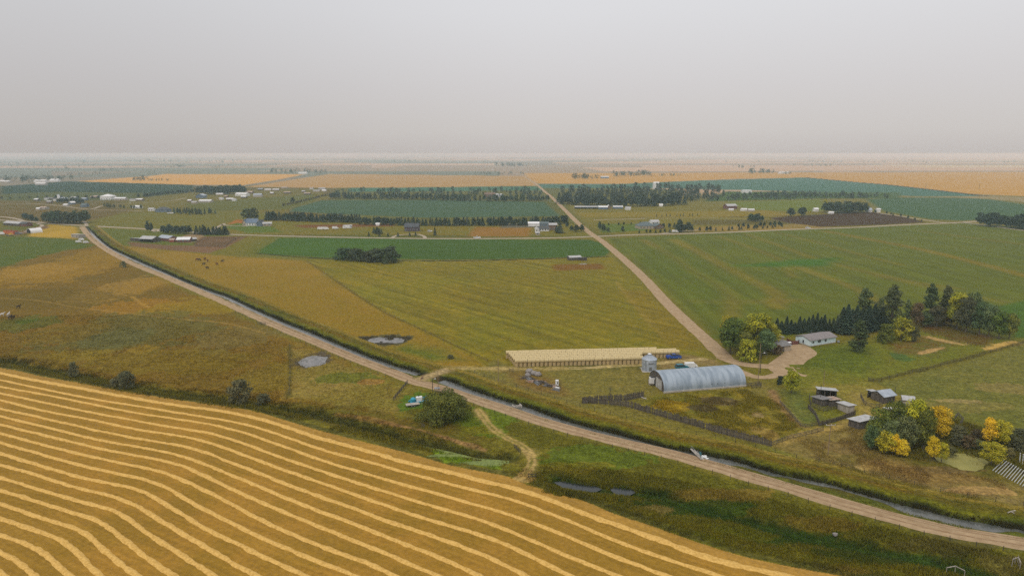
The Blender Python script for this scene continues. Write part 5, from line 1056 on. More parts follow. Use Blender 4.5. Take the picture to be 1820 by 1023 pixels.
fence('gate', 'dark wooden gate in the ditch below the huge bush', [(748, 758), (754, 760)], 1.1, 1.6, (.4, .8, 1.2), 'poledark', cat='gate')
fence('gate', 'pole gate beside the dirt track at the field edge', [(939, 849), (953, 848)], 1.0, 1.5, (.5, 1.0), 'poledark', cat='gate'); fence('gate', 'pole gate on the bend of the dirt track', [(914, 796), (925, 806)], 1.0, 1.5, (.5, 1.0), 'poledark', cat='gate')
fence('gate', 'dark gate posts on the farm track left of the bales', [(905, 661), (912, 661)], 1.6, 1.5, (.6, 1.1), 'poledark', cat='gate'); fence('culvert_railing', 'reddish railing at the canal crossing', [(748, 676), (752, 672)], 1.0, 1.0, (.5, .9), 'wood_red', cat='railing')
fence('timber_frame', 'low timber frame in the grass at the bottom right', [(1682, 1016), (1700, 1013), (1714, 1022)], 1.4, 1.1, (1.0,), 'wood_pale', cat='frame'); fence('timber_frame', 'pale forked timber stand in the grass at the bottom right corner', [(1798, 1006), (1808, 1002), (1812, 1012)], .9, 1.8, (1.6,), 'wood_pale', cat='frame')
# poles
def pole(label, px, base, top, arm=0, lamp=False, mt='pole', r=.13, stub=0, name='utility_pole'):
    h = rad_h(base, base - top); x, y = G(px, base); e = empty(name, (x, y, 0), 0, label, 'pole'); MB().tube((0, 0, -.3), (0, 0, h), r, r * .7, 7).build('pole', MT[mt], e)
    if arm: MB().box(-arm, arm, -.08, .08, h - .6, h - .45).build('crossarm', MT['wood_pale'], e)
    if arm: [MB().tube((q_, 0, h - .45), (q_, 0, h - .2), .06, n=6).build('insulator', MT['white'], e) for q_ in (-arm + .1, 0.25, arm - .1)]
    if lamp: MB().tube((0, 0, h - .2), (.9, -.2, h + .1), .04, n=5).build('lamp_arm', MT['steel'], e); MB().ball((1.0, -.2, h + .05), .3, (1.3, .8, .5)).build('lamp', MT['white'], e)
    return e
pole('pale utility pole beside the farm track left of the bales', 885.5, 677, 637, arm=.0); pole('dark pole with a lamp beside the pump and the huge bush', 769, 700, 673, lamp=True, mt='poledark'); pole('pale thin pole at the roadside right of the lamp pole', 779, 693, 660)
pole('tall brown utility pole with white crossarm standing below the corral', 1471.5, 808, 754, arm=1.3); pole('dark yard pole with lamp beside the driveway loop', 1351, 662, 627, arm=0, lamp=True, mt='poledark'); pole('tall pale pole left of the dark yard pole at the quonset end', 1347, 682, 612)
pole('thin pole between the driveway and the lean-to shed', 1463, 692, 657, r=.10); pole('dark pole in front of the lean-to shed', 1457, 716, 684, mt='poledark', r=.1); pole('dark pole right of the blue tin roofed shed', 1590, 706, 687, mt='poledark', r=.1); pole('dark post in the windbreak fence left of the quonset', 1084, 707, 688, mt='poledark', r=.12)
# ------------------------------------------------------------ bales
bm_h = 1.5
st_ = MB().tube((0, 0, 0), (0, 0, bm_h), .76, n=14); bs = st_.build('b', MT['straw_end'], None, False); bl = MB().tube((-.775, 0, 0), (.775, 0, 0), .79, n=16).build('b', MT['straw'], None, False); me_s, me_l = bs.data, bl.data
me_l.materials.append(MT['straw_end'])
for p in me_l.polygons:
    if len(p.vertices) > 4: p.material_index = 1
for o in (bs, bl): bpy.data.objects.remove(o)
A_, B_ = Vector(G(915, 652.2)), Vector(G(1136, 646.6)); dB = (B_ - A_); LB = dB.length; dB.normalize(); nB = Vector((-dB.y, dB.x)); PB = LB / 30.0; bz_ = math.atan2(dB.y, dB.x)
rowsB = [(0, 31), (-.3, 30.8), (-.5, 31.2), (-.7, 41.6), (-1.0, 41.2), (-1.6, 36.8)]
inner = MB(); rd = random.Random(5)
for r_i, (s0, s1) in enumerate(rowsB):
    n0 = int(round(s1 - s0))
    for k in range(n0):
        u = (s0 + k + .5) * PB; p = A_ + dB * u + nB * (r_i * 2.3 + .75); jx, jy = rd.uniform(-.04, .04), rd.uniform(-.07, .07)
        o = bpy.data.objects.new('straw_bale', me_l); col.objects.link(o); o.location = (p.x + jx, p.y + jy, bm_h + .75); o.rotation_euler = (rd.uniform(0, 6.28), 0, bz_ + rd.uniform(-.03, .03)); o.scale = (1.0, rd.uniform(.96, 1.03), rd.uniform(.96, 1.03))
        endl = k == 0
        tag(o, (f'leftmost round straw bale lying on top in the {ORD[r_i]} row from the front' if endl else f'rightmost round straw bale lying on top in the {ORD[r_i]} row from the front' if k == n0 - 1 else f'round straw bale lying on its side in the {ORD[r_i]} top row from the front'), 'bale', 'round straw bales stacked in long rows')
        vis = r_i == 0 or k == 0 or k == n0 - 1 or (r_i == 3 and k > 30)
        if vis:
            o = bpy.data.objects.new('straw_bale', me_s); col.objects.link(o); o.location = (p.x + jx, p.y - jy, 0.005); o.rotation_euler = (0, 0, rd.uniform(0, 6)); o.scale = (rd.uniform(.93, 1.0),) * 2 + (rd.uniform(.97, 1.02),)
            tag(o, (f'upright straw bale supporting the left end of the {ORD[r_i]} row' if k == 0 else f'upright straw bale supporting the right end of the {ORD[r_i]} row' if k == n0 - 1 else 'upright straw bale facing the track in the bottom layer of the stack' if r_i == 0 else 'upright bottom layer straw bale behind the blue pickup and grain bin'), 'bale', 'round straw bales stacked in long rows')
        else: inner.tube((p.x, p.y, .0), (p.x, p.y, bm_h), .72, n=10)
tag(inner.build('buried_bales', MT['straw_end']), kind='stuff')
# ------------------------------------------------------------ vehicles
def wheel_parts(e, xs, wd, r=.38):
    for x in xs:
        for y in (-wd, wd):
            t = MB().tube((x, y - .12, r), (x, y + .12, r), r, n=14).build('wheel', MT['black'], e); MB().tube((x, y - .135, r), (x, y + .135, r), r * .55, n=10).build('rim', MT['silver'], t)
def vehicle(name, label, px, py, rz, body, typ='pickup', group=None, s=1.0, cat=None, small=False):
    x, y = G(px, py); e = empty(name, (x, y, .12), rz, label, cat or {'pickup': 'pickup truck', 'suv': 'car', 'car': 'car', 'van': 'van'}[typ], group); e.scale = (s, s, s)
    P = {'pickup': ([(-2.9, .45), (-2.9, 1.15), (-.75, 1.2), (-.6, 1.2), (.95, 1.22), (2.55, 1.1), (2.85, .95), (2.9, .45)], [(-.85, 1.18), (-.65, 1.78), (.45, 1.82), (1.15, 1.2)], (-1.85, 1.9)),
         'suv': ([(-2.4, .4), (-2.4, 1.05), (1.1, 1.1), (2.2, .95), (2.4, .75), (2.4, .4)], [(-2.35, 1.05), (-2.1, 1.72), (.3, 1.75), (1.1, 1.08)], (-1.5, 1.5)),
         'car': ([(-2.3, .35), (-2.3, .9), (1.0, .95), (2.1, .8), (2.3, .6), (2.3, .35)], [(-1.7, .9), (-1.1, 1.4), (.2, 1.43), (1.0, .93)], (-1.4, 1.45)), 'van': ([(-2.8, .4), (-2.8, 2.2), (1.4, 2.25), (2.1, 1.2), (2.8, 1.0), (2.8, .4)], [(.9, 1.3), (1.0, 2.0), (1.35, 2.05), (1.95, 1.3)], (-1.8, 1.8))}[typ]
    lo = MB().prism(P[0], -.95, .95, 'y'); bo = lo.build('body', MT[body], e)
    try:
        md = bo.modifiers.new('b', 'BEVEL'); md.width = .07; md.segments = 2
    except Exception: pass
    c = MB().prism(P[1], -.82, .82, 'y').build('cabin', MT['glass'], e); q = P[1]
    MB().prism([(q[1][0] - .02, q[1][1]), (q[2][0] + .05, q[2][1]), (q[2][0], q[2][1] + .06), (q[1][0], q[1][1] + .06)], -.8, .8, 'y').build('roof', MT[body], e)
    if typ == 'pickup': MB().box(-2.75, -1.0, -.78, .78, 1.19, 1.205).build('bed', MT['dark'], e)
    wheel_parts(e, P[2], .86); return e
tx, ty = G(1197, 637)
vehicle('pickup_truck', 'bright blue pickup truck parked in front of the bales', 1197, 637, math.pi + .06, 'blue'); vehicle('parked_car', 'dark teal vehicle showing over the quonset roof', 1212, 655.5, .1, 'teal', 'suv', s=1.05); vehicle('parked_car', 'pale vehicle showing over the quonset roof right of the teal one', 1228, 653, .05, 'white', 'van', s=.85)
vehicle('quad_bike', 'small dark and white machine at the right end of the house', 1490, 608, 1.2, 'silver', 'car', s=.5, cat='machine')
vehicle('road_car', 'white vehicle driving on the far road above the alfalfa', 848, 423.8, .02, 'white', 'pickup', s=1.15); vehicle('road_car', 'white car on the far road at the right', 1436, 406.3, .05, 'white', 'suv', s=1.1)
# tank on its skid at the quonset end
x, y = G(1160, 683); tk = empty('fuel_tank', (x, y, 0), .1, 'white tank on a timber skid against the left end of the quonset', 'tank'); MB().box(-1.1, 1.1, -.9, .9, .75, 2.7).build('tank', MT['white'], tk); MB().box(-.85, .85, -.7, .7, 2.69, 2.72).build('lid', MT['dark'], tk)
sk = MB(); [sk.box(a_ - .1, a_ + .1, -.9, .9, 0, .75) for a_ in (-1.2, -.4, .4, 1.2)]; sk.box(-1.5, 1.5, -.95, -.85, .5, .65).build('skid', MT['wood_pale'], tk)
x, y = G(1147, 704); cu = MB(); [cu.tube((x + 1.6 * math.cos(t), y + 2.5 * math.sin(t), .15), (x + 1.6 * math.cos(t + .3), y + 2.5 * math.sin(t + .3), .15), .22, n=6) for t in np.arange(-.4 + 3.2, 1.2 + 3.2, .3)]; tag(cu.build('concrete_pipe', MT['concrete']), 'curved pale concrete kerb lying by the corner of the windbreak', 'kerb')
# scrap row and rocks
for i, (x_, y_, r_, lb) in enumerate(((941, 662, 1.5, 'large pale boulder at the top left of the scrap heap'), (949, 665, 1.3, 'second boulder of the heap right of the largest one'), (956, 667, 1.35, 'rounded pale boulder at the right of the heap'), (938, 668, 1.1, 'small boulder at the foot of the heap'))):
    gx_, gy_ = G(x_, y_); m_ = MB().ball((0, 0, r_ * .4), r_, (1, .9, .75), .12, 2, random.Random(i)).build('boulder', MT['stone'], sm=True); m_.location = (gx_, gy_, 0); tag(m_, lb, 'boulder', 'boulders beside the farm track')
rd = random.Random(3)
for i in range(14):
    u = i / 13; x_, y_ = 935 + 55 * u + rd.uniform(-4, 3), 672 + 20 * u + rd.uniform(-3, 3); gx_, gy_ = G(x_, y_); m_ = MB()
    for j in range(5):
        L2 = rd.uniform(.8, 2.4); an = rd.uniform(-.9, .2); m_.box(-L2, L2, j * .2 - .3, j * .2 - .1, .1 + .12 * j, .2 + .12 * j)
    o = m_.build('scrap_pile', MT[['wood', 'steel', 'rail', 'rust_tin'][i % 4]]); o.location = (gx_, gy_, 0); o.rotation_euler = (0, 0, rd.uniform(-1.2, .2)); tag(o, f'{["grey boards", "scrap steel", "old rails", "rusty sheet"][i%4]}, pile {ORD[i]} from the boulders in the scrap row', 'scrap', 'scrap piles in a row below the farm track')
x, y = G(990, 684); o = MB().box(-.55, .55, -.45, .45, 0, 1.9).build('meter_box', MT['white']); o.location = (x, y, 0); tag(o, 'upright white box standing at the end of the scrap row', 'box'); d_ = MB().box(.0, .35, -.49, -.44, .5, 1.5).build('panel', MT['steel'], o)
for i, (x_, y_) in enumerate(((984, 687), (991, 690))): gx_, gy_ = G(x_, y_); o = MB().tube((-.8, 0, .3), (.8, 0, .3), .28, n=10).build('plastic_drum', MT['white']); o.location = (gx_, gy_, 0); o.rotation_euler = (0, 0, -.6); tag(o, ['left', 'right'][i] + ' white drum lying below the upright white box', 'drum', 'white drums at the end of the scrap row')
# pump site
x, y = G(743, 714); pe = empty('irrigation_pump', (x, y, 0), .35, 'turquoise and white irrigation pump left of the huge bush', 'pump')
MB().box(-2.6, 2.6, -.9, .9, .15, .4).build('frame', MT['cyan'], pe); MB().box(-.6, 1.4, -.6, .6, .4, 1.8).build('engine', MT['white'], pe); MB().lathe([(.0, .4), (.8, .4), (.9, 1.3), (.5, 1.7), (0, 1.75)], 14, (-1.6, 0)).build('pump_housing', MT['cyan'], pe)
MB().tube((-1.6, 0, 1.3), (-3.0, .8, .3), .22, n=8).tube((1.4, 0, 1.0), (3.2, .6, 1.7), .2, n=8).tube((3.2, .6, 1.7), (3.4, .6, .1), .2, n=8).build('pipe', MT['cyan'], pe); MB().tube((.3, 0, 1.8), (.3, 0, 2.6), .09, n=8).build('exhaust', MT['dark'], pe)
x, y = G(733, 721); fe = empty('flat_trailer', (x, y, 0), .35, 'small wooden flat trailer below the turquoise pump', 'trailer'); MB().box(-2.1, 2.3, -1, 1, .6, .75).build('deck', MT['wood_pale'], fe); MB().tube((2.3, 0, .6), (3.6, 0, .4), .06).build('drawbar', MT['steel'], fe); wheel_parts(fe, (-.4, .5), 1.05, .34)
x, y = G(777, 697); ce = empty('control_cage', (x, y, 0), 0, 'dark mesh cage at the roadside right of the lamp pole', 'cage'); [MB().tube((px_, py_, 0), (px_, py_, 1.6), .04, n=4).build('bar', MT['steel'], ce) for px_ in np.linspace(-.9, .9, 7) for py_ in (-.7, .7)]; MB().box(-.95, .95, -.75, .75, 1.58, 1.66).build('lid', MT['steel'], ce)
# canal gate
i_ = int(np.argmin(np.hypot(WATER[:, 0] - G(1240, 808)[0], WATER[:, 1] - G(1240, 808)[1]))); gpnt = WATER[i_]; gd = WATER[i_ + 1] - WATER[i_ - 1]; ge = empty('canal_gate', (gpnt[0], gpnt[1], 0), math.atan2(gd[1], gd[0]) + R(35), 'steel and timber check gate with white foam standing in the canal', 'canal gate')
MB().box(-.15, .15, -3.0, 3.0, -1.1, .35).build('weir_wall', MT['concrete'], ge); MB().box(-.9, -.3, -3.2, 3.6, .36, .46).build('walkway', MT['wood_pale'], ge); hr_ = MB(); [hr_.tube((-.9, q_, .4), (-.9, q_, 1.5), .05, n=5) for q_ in (-2.8, -.9, 1, 2.9)]; hr_.tube((-.9, -2.8, 1.5), (-.9, 2.9, 1.5), .05, n=5).tube((-.3, -2.6, .4), (-.9, -.9, 1.9), .07, n=5).build('handrail', MT['steel'], ge)
MB().box(.16, .3, -1.1, -.1, -.9, 1.2).build('gate_leaf', MT['teal'], ge); fm = MB(); rdf = random.Random(2); [fm.ball((.8 + rdf.uniform(0, 1.6), rdf.uniform(-1.3, .7), -.5), rdf.uniform(.15, .4), (1.3, 1, .35), .1, 1, rdf) for _ in range(16)]; tag(fm.build('foam', MT['white'], None), kind='stuff').matrix_world = ge.matrix_basis.copy()
i_ = int(np.argmin(np.hypot(WATER[:, 0] - G(921, 722)[0], WATER[:, 1] - G(921, 722)[1]))); gpnt = WATER[i_]; o = MB().box(-1.3, 1.3, -.15, .15, -1.0, .2).box(-1.4, -1.15, -.9, .9, -1, .35).box(1.15, 1.4, -.9, .9, -1, .35).build('canal_turnout', MT['concrete']); o.location = (gpnt[0], gpnt[1], 0); o.rotation_euler = (0, 0, .4); tag(o, 'small white concrete turnout in the canal below the farm track', 'canal gate')
x, y = G(1484, 951); o = MB().ball((0, 0, .3), .6, (1.1, .9, .8), .2, 1, random.Random(4)).build('boulder', MT['stone']); o.location = (x, y, 0); tag(o, 'single white rock in the marsh grass at the bottom right', 'boulder')
x, y = G(1796, 917); o = MB().tube((-.9, -.2, .1), (0, .2, .2), .12).tube((0, .2, .2), (1.0, .1, .5), .12).tube((0, .2, .2), (.4, -.5, .15), .1).build('driftwood', MT['wood_pale']); o.location = (x, y, .9); tag(o, 'bleached branch lying on the far canal bank at right', 'branch')
x, y = G(463, 577); o = fence('gate', 'small timber gate on the near side of the canal road at left', [(458, 576), (472, 577)], 1.6, 1.4, (.4, .8, 1.2), 'wood', cat='gate')
# pipe rack at the right edge
r0, r1 = Vector(G(1784, 829)), Vector(G(1832, 856)); pr_ = empty('pipe_rack', (r0.x, r0.y, 0), 0, 'row of pale pipes leaning on a dark rail at the right edge by the pond', 'pipe rack'); dd = r1 - r0; MB().tube((0, 0, 1.5), (dd.x, dd.y, 1.5), .12).build('rail', MT['poledark'], pr_)
for i in range(12):
    u = i / 11; a_ = dd * u; q_ = G(1764 + 52 * u * 1.02, 836 + 28 * u); tb = MB().tube((q_[0] - r0.x, q_[1] - r0.y, .05), (a_.x + .35, a_.y + .6, 1.72), .09, n=6).build('pipe', MT['pipe'], pr_)
for u in (0.02, .35, .7, .98): MB().tube((dd.x * u, dd.y * u, 0), (dd.x * u, dd.y * u, 1.5), .08).build('post', MT['poledark'], pr_)
r0, r1 = Vector(G(1812, 816)), Vector(G(1850, 830)); pr_ = empty('pipe_rack', (r0.x, r0.y, 0), 0, 'shorter row of pale pipes leaning behind the long one at the right edge', 'pipe rack'); dd = r1 - r0; MB().tube((0, 0, 1.5), (dd.x, dd.y, 1.5), .12).tube((0, 0, 0), (0, 0, 1.5), .08).tube((dd.x, dd.y, 0), (dd.x, dd.y, 1.5), .08).build('rail', MT['poledark'], pr_)
for i in range(8):
    u = i / 7; a_ = dd * u; MB().tube((a_.x - 1.6, a_.y - 2.2, .05), (a_.x + .25, a_.y + .35, 1.72), .09, n=6).build('pipe', MT['pipe'], pr_)
# pen right of the golden tree, garden hedge
fence('corral_fence', 'broken timber pen behind the golden tree above the pond', [(1697, 745), (1702, 738), (1712, 748), (1706, 755)], 1.4, 1.4, (.5, 1.0), 'wood')
fence('wire_fence', 'dark hedge-grown fence between the garden and the lawn', [(1622, 586), (1660, 596), (1700, 607), (1750, 617)], 3, 1.1, (.5, .9), 'poledark', wire=True, pr=.1)

# ------------------------------------------------------------ animals
def animal(kind):
    V = {'cow': [(0, 0, 1.05), (.55, 0, 1.1), (-.55, 0, 1.08), (.95, 0, 1.2), (1.25, 0, 1.1), (1.5, 0, .95), (-.85, 0, .95), (-.9, 0, .5)],
         'horse': [(0, 0, 1.2), (.55, 0, 1.28), (-.55, 0, 1.25), (.95, 0, 1.6), (1.15, 0, 1.9), (1.5, 0, 1.65), (-.85, 0, 1.1), (-.92, 0, .6)]}[kind]
    E = [(0, 1), (0, 2), (1, 3), (3, 4), (4, 5), (2, 6), (6, 7)]; rr = {'cow': [.42, .40, .40, .24, .17, .11, .05, .04], 'horse': [.34, .34, .34, .2, .14, .09, .06, .07]}[kind]
    V = list(V); rr = list(rr); lz = V[1][2]
    for s, x_, root in ((1, .55, 1), (-1, .55, 1), (1, -.6, 2), (-1, -.6, 2)):
        b = len(V); f = x_ > 0
        V += [(x_ + .02, s * .2, lz * .72), (x_ + (.0 if f else .1), s * .2, lz * .52), (x_ + (.02 if f else -.12), s * .2, lz * .28), (x_, s * .2, .04)]; rr += [.16 if not f else .13, .09, .06, .07]; E += [(root, b), (b, b + 1), (b + 1, b + 2), (b + 2, b + 3)]
    me = bpy.data.meshes.new(kind); me.from_pydata(V, E, []); o = bpy.data.objects.new(kind, me); col.objects.link(o)
    o.modifiers.new('s', 'SKIN'); o.modifiers.new('u', 'SUBSURF').levels = 1
    for i, r_ in enumerate(rr): me.skin_vertices[0].data[i].radius = (r_, r_); me.skin_vertices[0].data[i].use_root = (i == 0)
    dg = bpy.context.evaluated_depsgraph_get(); dg.update(); m2 = bpy.data.meshes.new_from_object(o.evaluated_get(dg)); bpy.data.objects.remove(o); return m2
AN = {}
for k in ('cow', 'horse'):
    for hd in ('hide_dark', 'hide_red', 'hide_white'):
        m2 = animal(k) if (k, 0) not in AN else AN[(k, 0)].copy(); AN.setdefault((k, 0), m2); m2 = m2.copy(); m2.materials.clear(); m2.materials.append(MT[hd]); AN[(k, hd)] = m2
for i, (x_, y_, h_, lb) in enumerate(((350, 463, 'hide_red', 'red brown cow at the left of the small herd in the dry pasture'), (355, 463.5, 'hide_dark', 'dark cow standing close to the left red one'), (364, 462, 'hide_red', 'cow at the back middle of the herd'), (369, 465, 'hide_red', 'red cow right of the middle of the herd'),
                                     (362, 471, 'hide_dark', 'dark cow at the front of the herd'), (369, 478, 'hide_dark', 'dark cow furthest forward below the herd'), (395, 466, 'hide_dark', 'dark cow standing apart at the right of the herd'), (386, 471, 'hide_red', 'reddish cow between the herd and the lone dark one'))):
    o = bpy.data.objects.new('cow', AN[('cow', h_)]); col.objects.link(o); o.location = (*G(x_, y_), 0); o.rotation_euler = (0, 0, [0, 3, 1.2, -1, .2, 3.3, .4, 2.8][i]); o.scale = (1.25,) * 3; tag(o, lb, 'cow', 'cattle in the dry pasture')
for i, (x_, y_, h_, lb) in enumerate(((4, 562, 'hide_white', 'pale horse nearest the left edge of the photo'), (15, 562, 'hide_white', 'white horse beside the dark pair'), (18, 567, 'hide_dark', 'dark horse left of the pair at the left edge'), (24, 566.5, 'hide_dark', 'dark horse right of the pair at the left edge'), (33, 548, 'hide_dark', 'dark horse grazing behind the others'))):
    o = bpy.data.objects.new('horse', AN[('horse', h_)]); col.objects.link(o); o.location = (*G(x_, y_), 0); o.rotation_euler = (0, 0, [.3, 1.6, 1.4, -.4, .2][i]); o.scale = (1.15,) * 3; tag(o, lb, 'horse', 'horses in the left pasture')

# ------------------------------------------------------------ shelterbelts, groves and far woods
def belt(name, pts, sp, h, nrow, dep, keys, label, group, wf=1.0, leaf=None, cat='tree', hv=.18, skip=.01):
    P = curve(gp(pts), sp); n = normals(P); n = np.where((n[:, 1] > 0)[:, None], n, -n)
    for r in range(nrow):
        for i in range(len(P)):
            if random.random() < skip: continue
            x = P[i, 0] + n[i, 0] * r * dep + random.uniform(-.3, .3) * sp; y = P[i, 1] + n[i, 1] * r * dep + random.uniform(-.3, .3) * dep
            tree(name, random.choice(keys), 0, 0, h * random.uniform(1 - hv, 1 + hv), label, cat=cat, group=group, wf=wf * random.uniform(1.05, 1.4), parts=False, xy=(x, y), leaf=leaf)
def wood(label_, pts, n, h, hv, leaf, name='distant_wood', quads=120, ws=1.0, P=None):
    """a far wood that reads as one mass: many crowns in one object"""
    Pg = gp(pts); xs, ys = scatter_poly(None, n, P=Pg); r = np.random.default_rng(int(abs(Pg[0, 0])) + n); Vs, Fs, vs = [], [], []; b = 0
    for x, y in zip(xs, ys):
        hh = h * r.uniform(1 - hv, 1 + hv); C, Rr = crown('round', hh, hh * .75 * ws, int(r.integers(1e6))); V, F_, v = leafmesh('', C, Rr, quads, hh * .075, None, seed=int(r.integers(1e6)))
        Vs.append(V + np.array([x, y, -.06 * hh])); Fs.append(F_ + b); vs.append(v * .5 + r.random() * .5); b += len(V)
    o = link_mesh(name, np.vstack(Vs), np.vstack(Fs), LM[leaf], attrs={'v': np.concatenate(vs)}); o['label'] = label_; return tag(o, kind='stuff')
belt('shelterbelt_tree', [(472, 391), (560, 394), (635, 396)], 5.2, 9.5, 2, 6, ['fars0', 'fars1', 'far0'], 'dark tree in the left stretch of the long shelterbelt below the teal crop field', 'trees of the long lower shelterbelt')
belt('shelterbelt_tree', [(642, 399), (740, 401), (832, 401)], 5.2, 8.5, 2, 5, ['fars0', 'fars1', 'far1'], 'dark tree in the middle stretch of the long shelterbelt below the teal crop field', 'trees of the long lower shelterbelt')
belt('shelterbelt_tree', [(842, 401), (920, 400.5), (1006, 397)], 5.2, 8.8, 2, 5, ['fars0', 'fars2', 'far2'], 'dark tree in the right stretch of the long shelterbelt ending near the gravel road', 'trees of the long lower shelterbelt')
belt('woodlot_tree', [(588, 353), (700, 354), (820, 357)], 8.5, 10.5, 2, 16, ['far0', 'far1', 'fars0'], 'dark tree in the upper shelterbelt above the teal crop field, left half', 'trees of the upper shelterbelt', leaf='grove', wf=1.15)
belt('woodlot_tree', [(820, 357), (900, 358), (972, 357)], 8.5, 10, 2, 18, ['far0', 'far2', 'fars1'], 'dark tree in the upper shelterbelt above the teal crop field, right half by the road', 'trees of the upper shelterbelt', leaf='grove', wf=1.1)
wood('dark wood beyond the upper shelterbelt', [(590, 350), (975, 352), (950, 337), (700, 340), (600, 342)], 110, 10, .3, 'belt')
belt('grove_tree', [(992, 362), (1060, 366), (1130, 367), (1215, 364)], 8.5, 15, 2, 14, ['far0', 'far1', 'far2', 'fars0'], 'tall dark tree at the front of the big wood right of the gravel road', 'trees at the front of the big wood', leaf='belt', wf=1.0, hv=.3)
wood('big dark wood right of the gravel road', [(985, 358), (1230, 360), (1280, 345), (1270, 335), (1150, 337), (1000, 343)], 150, 15, .35, 'belt')
wood('long low shelterbelt wood running to the right', [(1225, 358), (1400, 356), (1602, 353), (1560, 349), (1400, 346), (1230, 352)], 170, 9, .3, 'belt')
wood('scattered olive wood between the long belts', [(1200, 352), (1450, 352), (1450, 347), (1220, 344)], 60, 7, .4, 'grove')
belt('grove_tree', [(352, 345), (390, 345.5), (432, 344)], 8, 16, 3, 9, ['far0', 'far1', 'far2'], 'tall dark tree of the square grove above the left farmyards', 'trees of the square grove', leaf='belt', hv=.15)
belt('grove_tree', [(78, 396.5), (105, 398), (138, 398)], 5.5, 12.5, 3, 8, ['far0', 'far1', 'far2'], 'dark leafy tree of the dense grove by the left crossroads', 'trees of the grove at the crossroads', leaf='grove')
belt('grove_tree', [(1470, 378), (1500, 379), (1538, 377)], 6, 13, 3, 8, ['far0', 'far1', 'far2'], 'dark tree of the grove above the ploughed field', 'trees of the grove above the ploughed field', leaf='grove')
belt('grove_tree', [(1768, 401), (1795, 405), (1822, 408)], 5.5, 14, 3, 7, ['far0', 'far1', 'far2'], 'dark tree of the grove at the right edge beside the road', 'trees of the grove at the right edge', leaf='belt')
T('field_tree', 'far1', 1466, 377, 356, 'yellowing tree at the left end of the grove above the ploughed field', w_px=9, leaf='turning')
T('field_tree', 'far0', 1406, 384, 370, 'left of two round dark trees standing alone in the far right pasture', w_px=14, leaf='belt'); T('field_tree', 'far1', 1425, 384, 369, 'right of two round dark trees standing alone in the far right pasture', w_px=16, leaf='belt')
T('field_tree', 'far2', 440, 392, 371, 'broad olive tree behind the blue roofed house', w_px=20, leaf='willow'); T('field_tree', 'far2', 452, 392, 370, 'second broad olive tree behind the blue roofed house', w_px=18, leaf='willow')
T('field_tree', 'far0', 520, 361, 351, 'small lone olive tree beside the diagonal hedge line', w_px=9, leaf='grove')
belt('hedge_shrub', [(503, 367), (545, 357), (588, 346)], 7, 4, 1, 4, ['far0', 'far1'], 'low brownish shrub in the diagonal hedge left of the teal crop field', 'shrubs of the diagonal hedge', leaf='brown', cat='shrub')
belt('poplar_row_tree', [(262, 412), (270, 412)], 4, 10.5, 1, 4, ['far0', 'fars0'], 'narrow dark tree beside the entrance of the tin roofed farmyard', 'narrow trees at the farmyard entrance', leaf='belt', wf=.6)
belt('yard_tree', [(286, 414), (305, 415), (333, 416)], 5, 8, 2, 5, ['far0', 'far1'], 'rounded dark tree in the row behind the tin roofed farmyard', 'trees behind the tin roofed farmyard', leaf='belt')
belt('yard_spruce', [(352, 416), (370, 417), (398, 417)], 4.5, 8.5, 2, 4, ['fars0', 'fars1'], 'dark spruce in the clump right of the tin roofed farmyard', 'spruces right of the tin roofed farmyard', wf=1.2)
belt('orchard_tree', [(308, 378), (340, 382), (382, 380)], 8, 7, 3, 9, ['far0', 'fars0'], 'young dark tree of the planted block right of the blue hip roofed house', 'young trees of the planted block', leaf='grove', wf=.7)
belt('hedge_shrub', [(0, 354), (100, 352), (200, 353)], 14, 5, 1, 5, ['far0', 'far1'], 'tree in the thin line below the far left teal field', 'trees below the far left teal field', leaf='grove', cat='tree', wf=1.2)
belt('hedge_shrub', [(255, 351), (300, 346), (345, 342)], 9, 7, 2, 6, ['far0', 'far1'], 'dark tree in the slanting row left of the square grove', 'trees slanting towards the square grove', leaf='belt', cat='tree')
belt('yard_tree', [(186, 367), (205, 370), (250, 371)], 9, 6, 1, 5, ['far0', 'far1'], 'olive shrub tree along the lane below the large white barn', 'shrub trees below the large white barn', leaf='willow')
belt('yard_tree', [(108, 361), (125, 360), (140, 362)], 6, 8, 2, 6, ['far0', 'far1'], 'dark tree between the left farmsteads and the silo', 'trees by the white silo', leaf='belt')
belt('yard_tree', [(42, 389), (50, 390), (66, 394)], 6, 7, 1, 6, ['far0', 'far1'], 'dark tree left of the dense grove at the crossroads', 'trees left of the crossroads grove', leaf='belt')
belt('sapling', [(660, 419.5), (700, 420), (742, 419)], 8, 4, 1, 3, ['fars0'], 'small planted conifer along the road in front of the plum coloured house', 'planted conifers by the plum coloured house', cat='sapling')
belt('sapling', [(664, 413), (672, 416)], 3, 5.5, 2, 3, ['fars1'], 'conifer of the cluster left of the plum coloured house', 'conifers left of the plum coloured house', leaf='grove')
T('yard_spruce', 'fars0', 773, 418, 404, 'single dark conifer right of the plum coloured house', w_px=5); T('yard_spruce', 'fars1', 995, 414, 396, 'large dark spruce beside the brown farmhouse near the crossroads', w_px=11)
T('yard_spruce', 'fars2', 989, 413, 401, 'smaller spruce against the brown farmhouse wall', w_px=7)
for x, b, t, w_, lb in ((1024, 412, 400, 12, 'left bush in the garden west of the gravel road'), (1034, 411, 399, 10, 'dark bush nearest the gravel road'), (1016, 410, 401, 8, 'small bush at the left of the garden by the gravel road'), (1066, 408, 394, 7, 'dark shrub tree right of the gravel road'), (1073, 411, 399, 9, 'bush slanting down right of the gravel road'), (1081, 413, 404, 7, 'lowest bush of the slanting line right of the gravel road'), (1107, 413, 402, 7, 'small dark bush left of the large hip roofed house'), (1008, 404, 393, 7, 'olive shrub at the end of the long shelterbelt')):
    T('garden_bush', 'far0', x, b, t, lb, w_px=w_, leaf='grove', cat='bush')
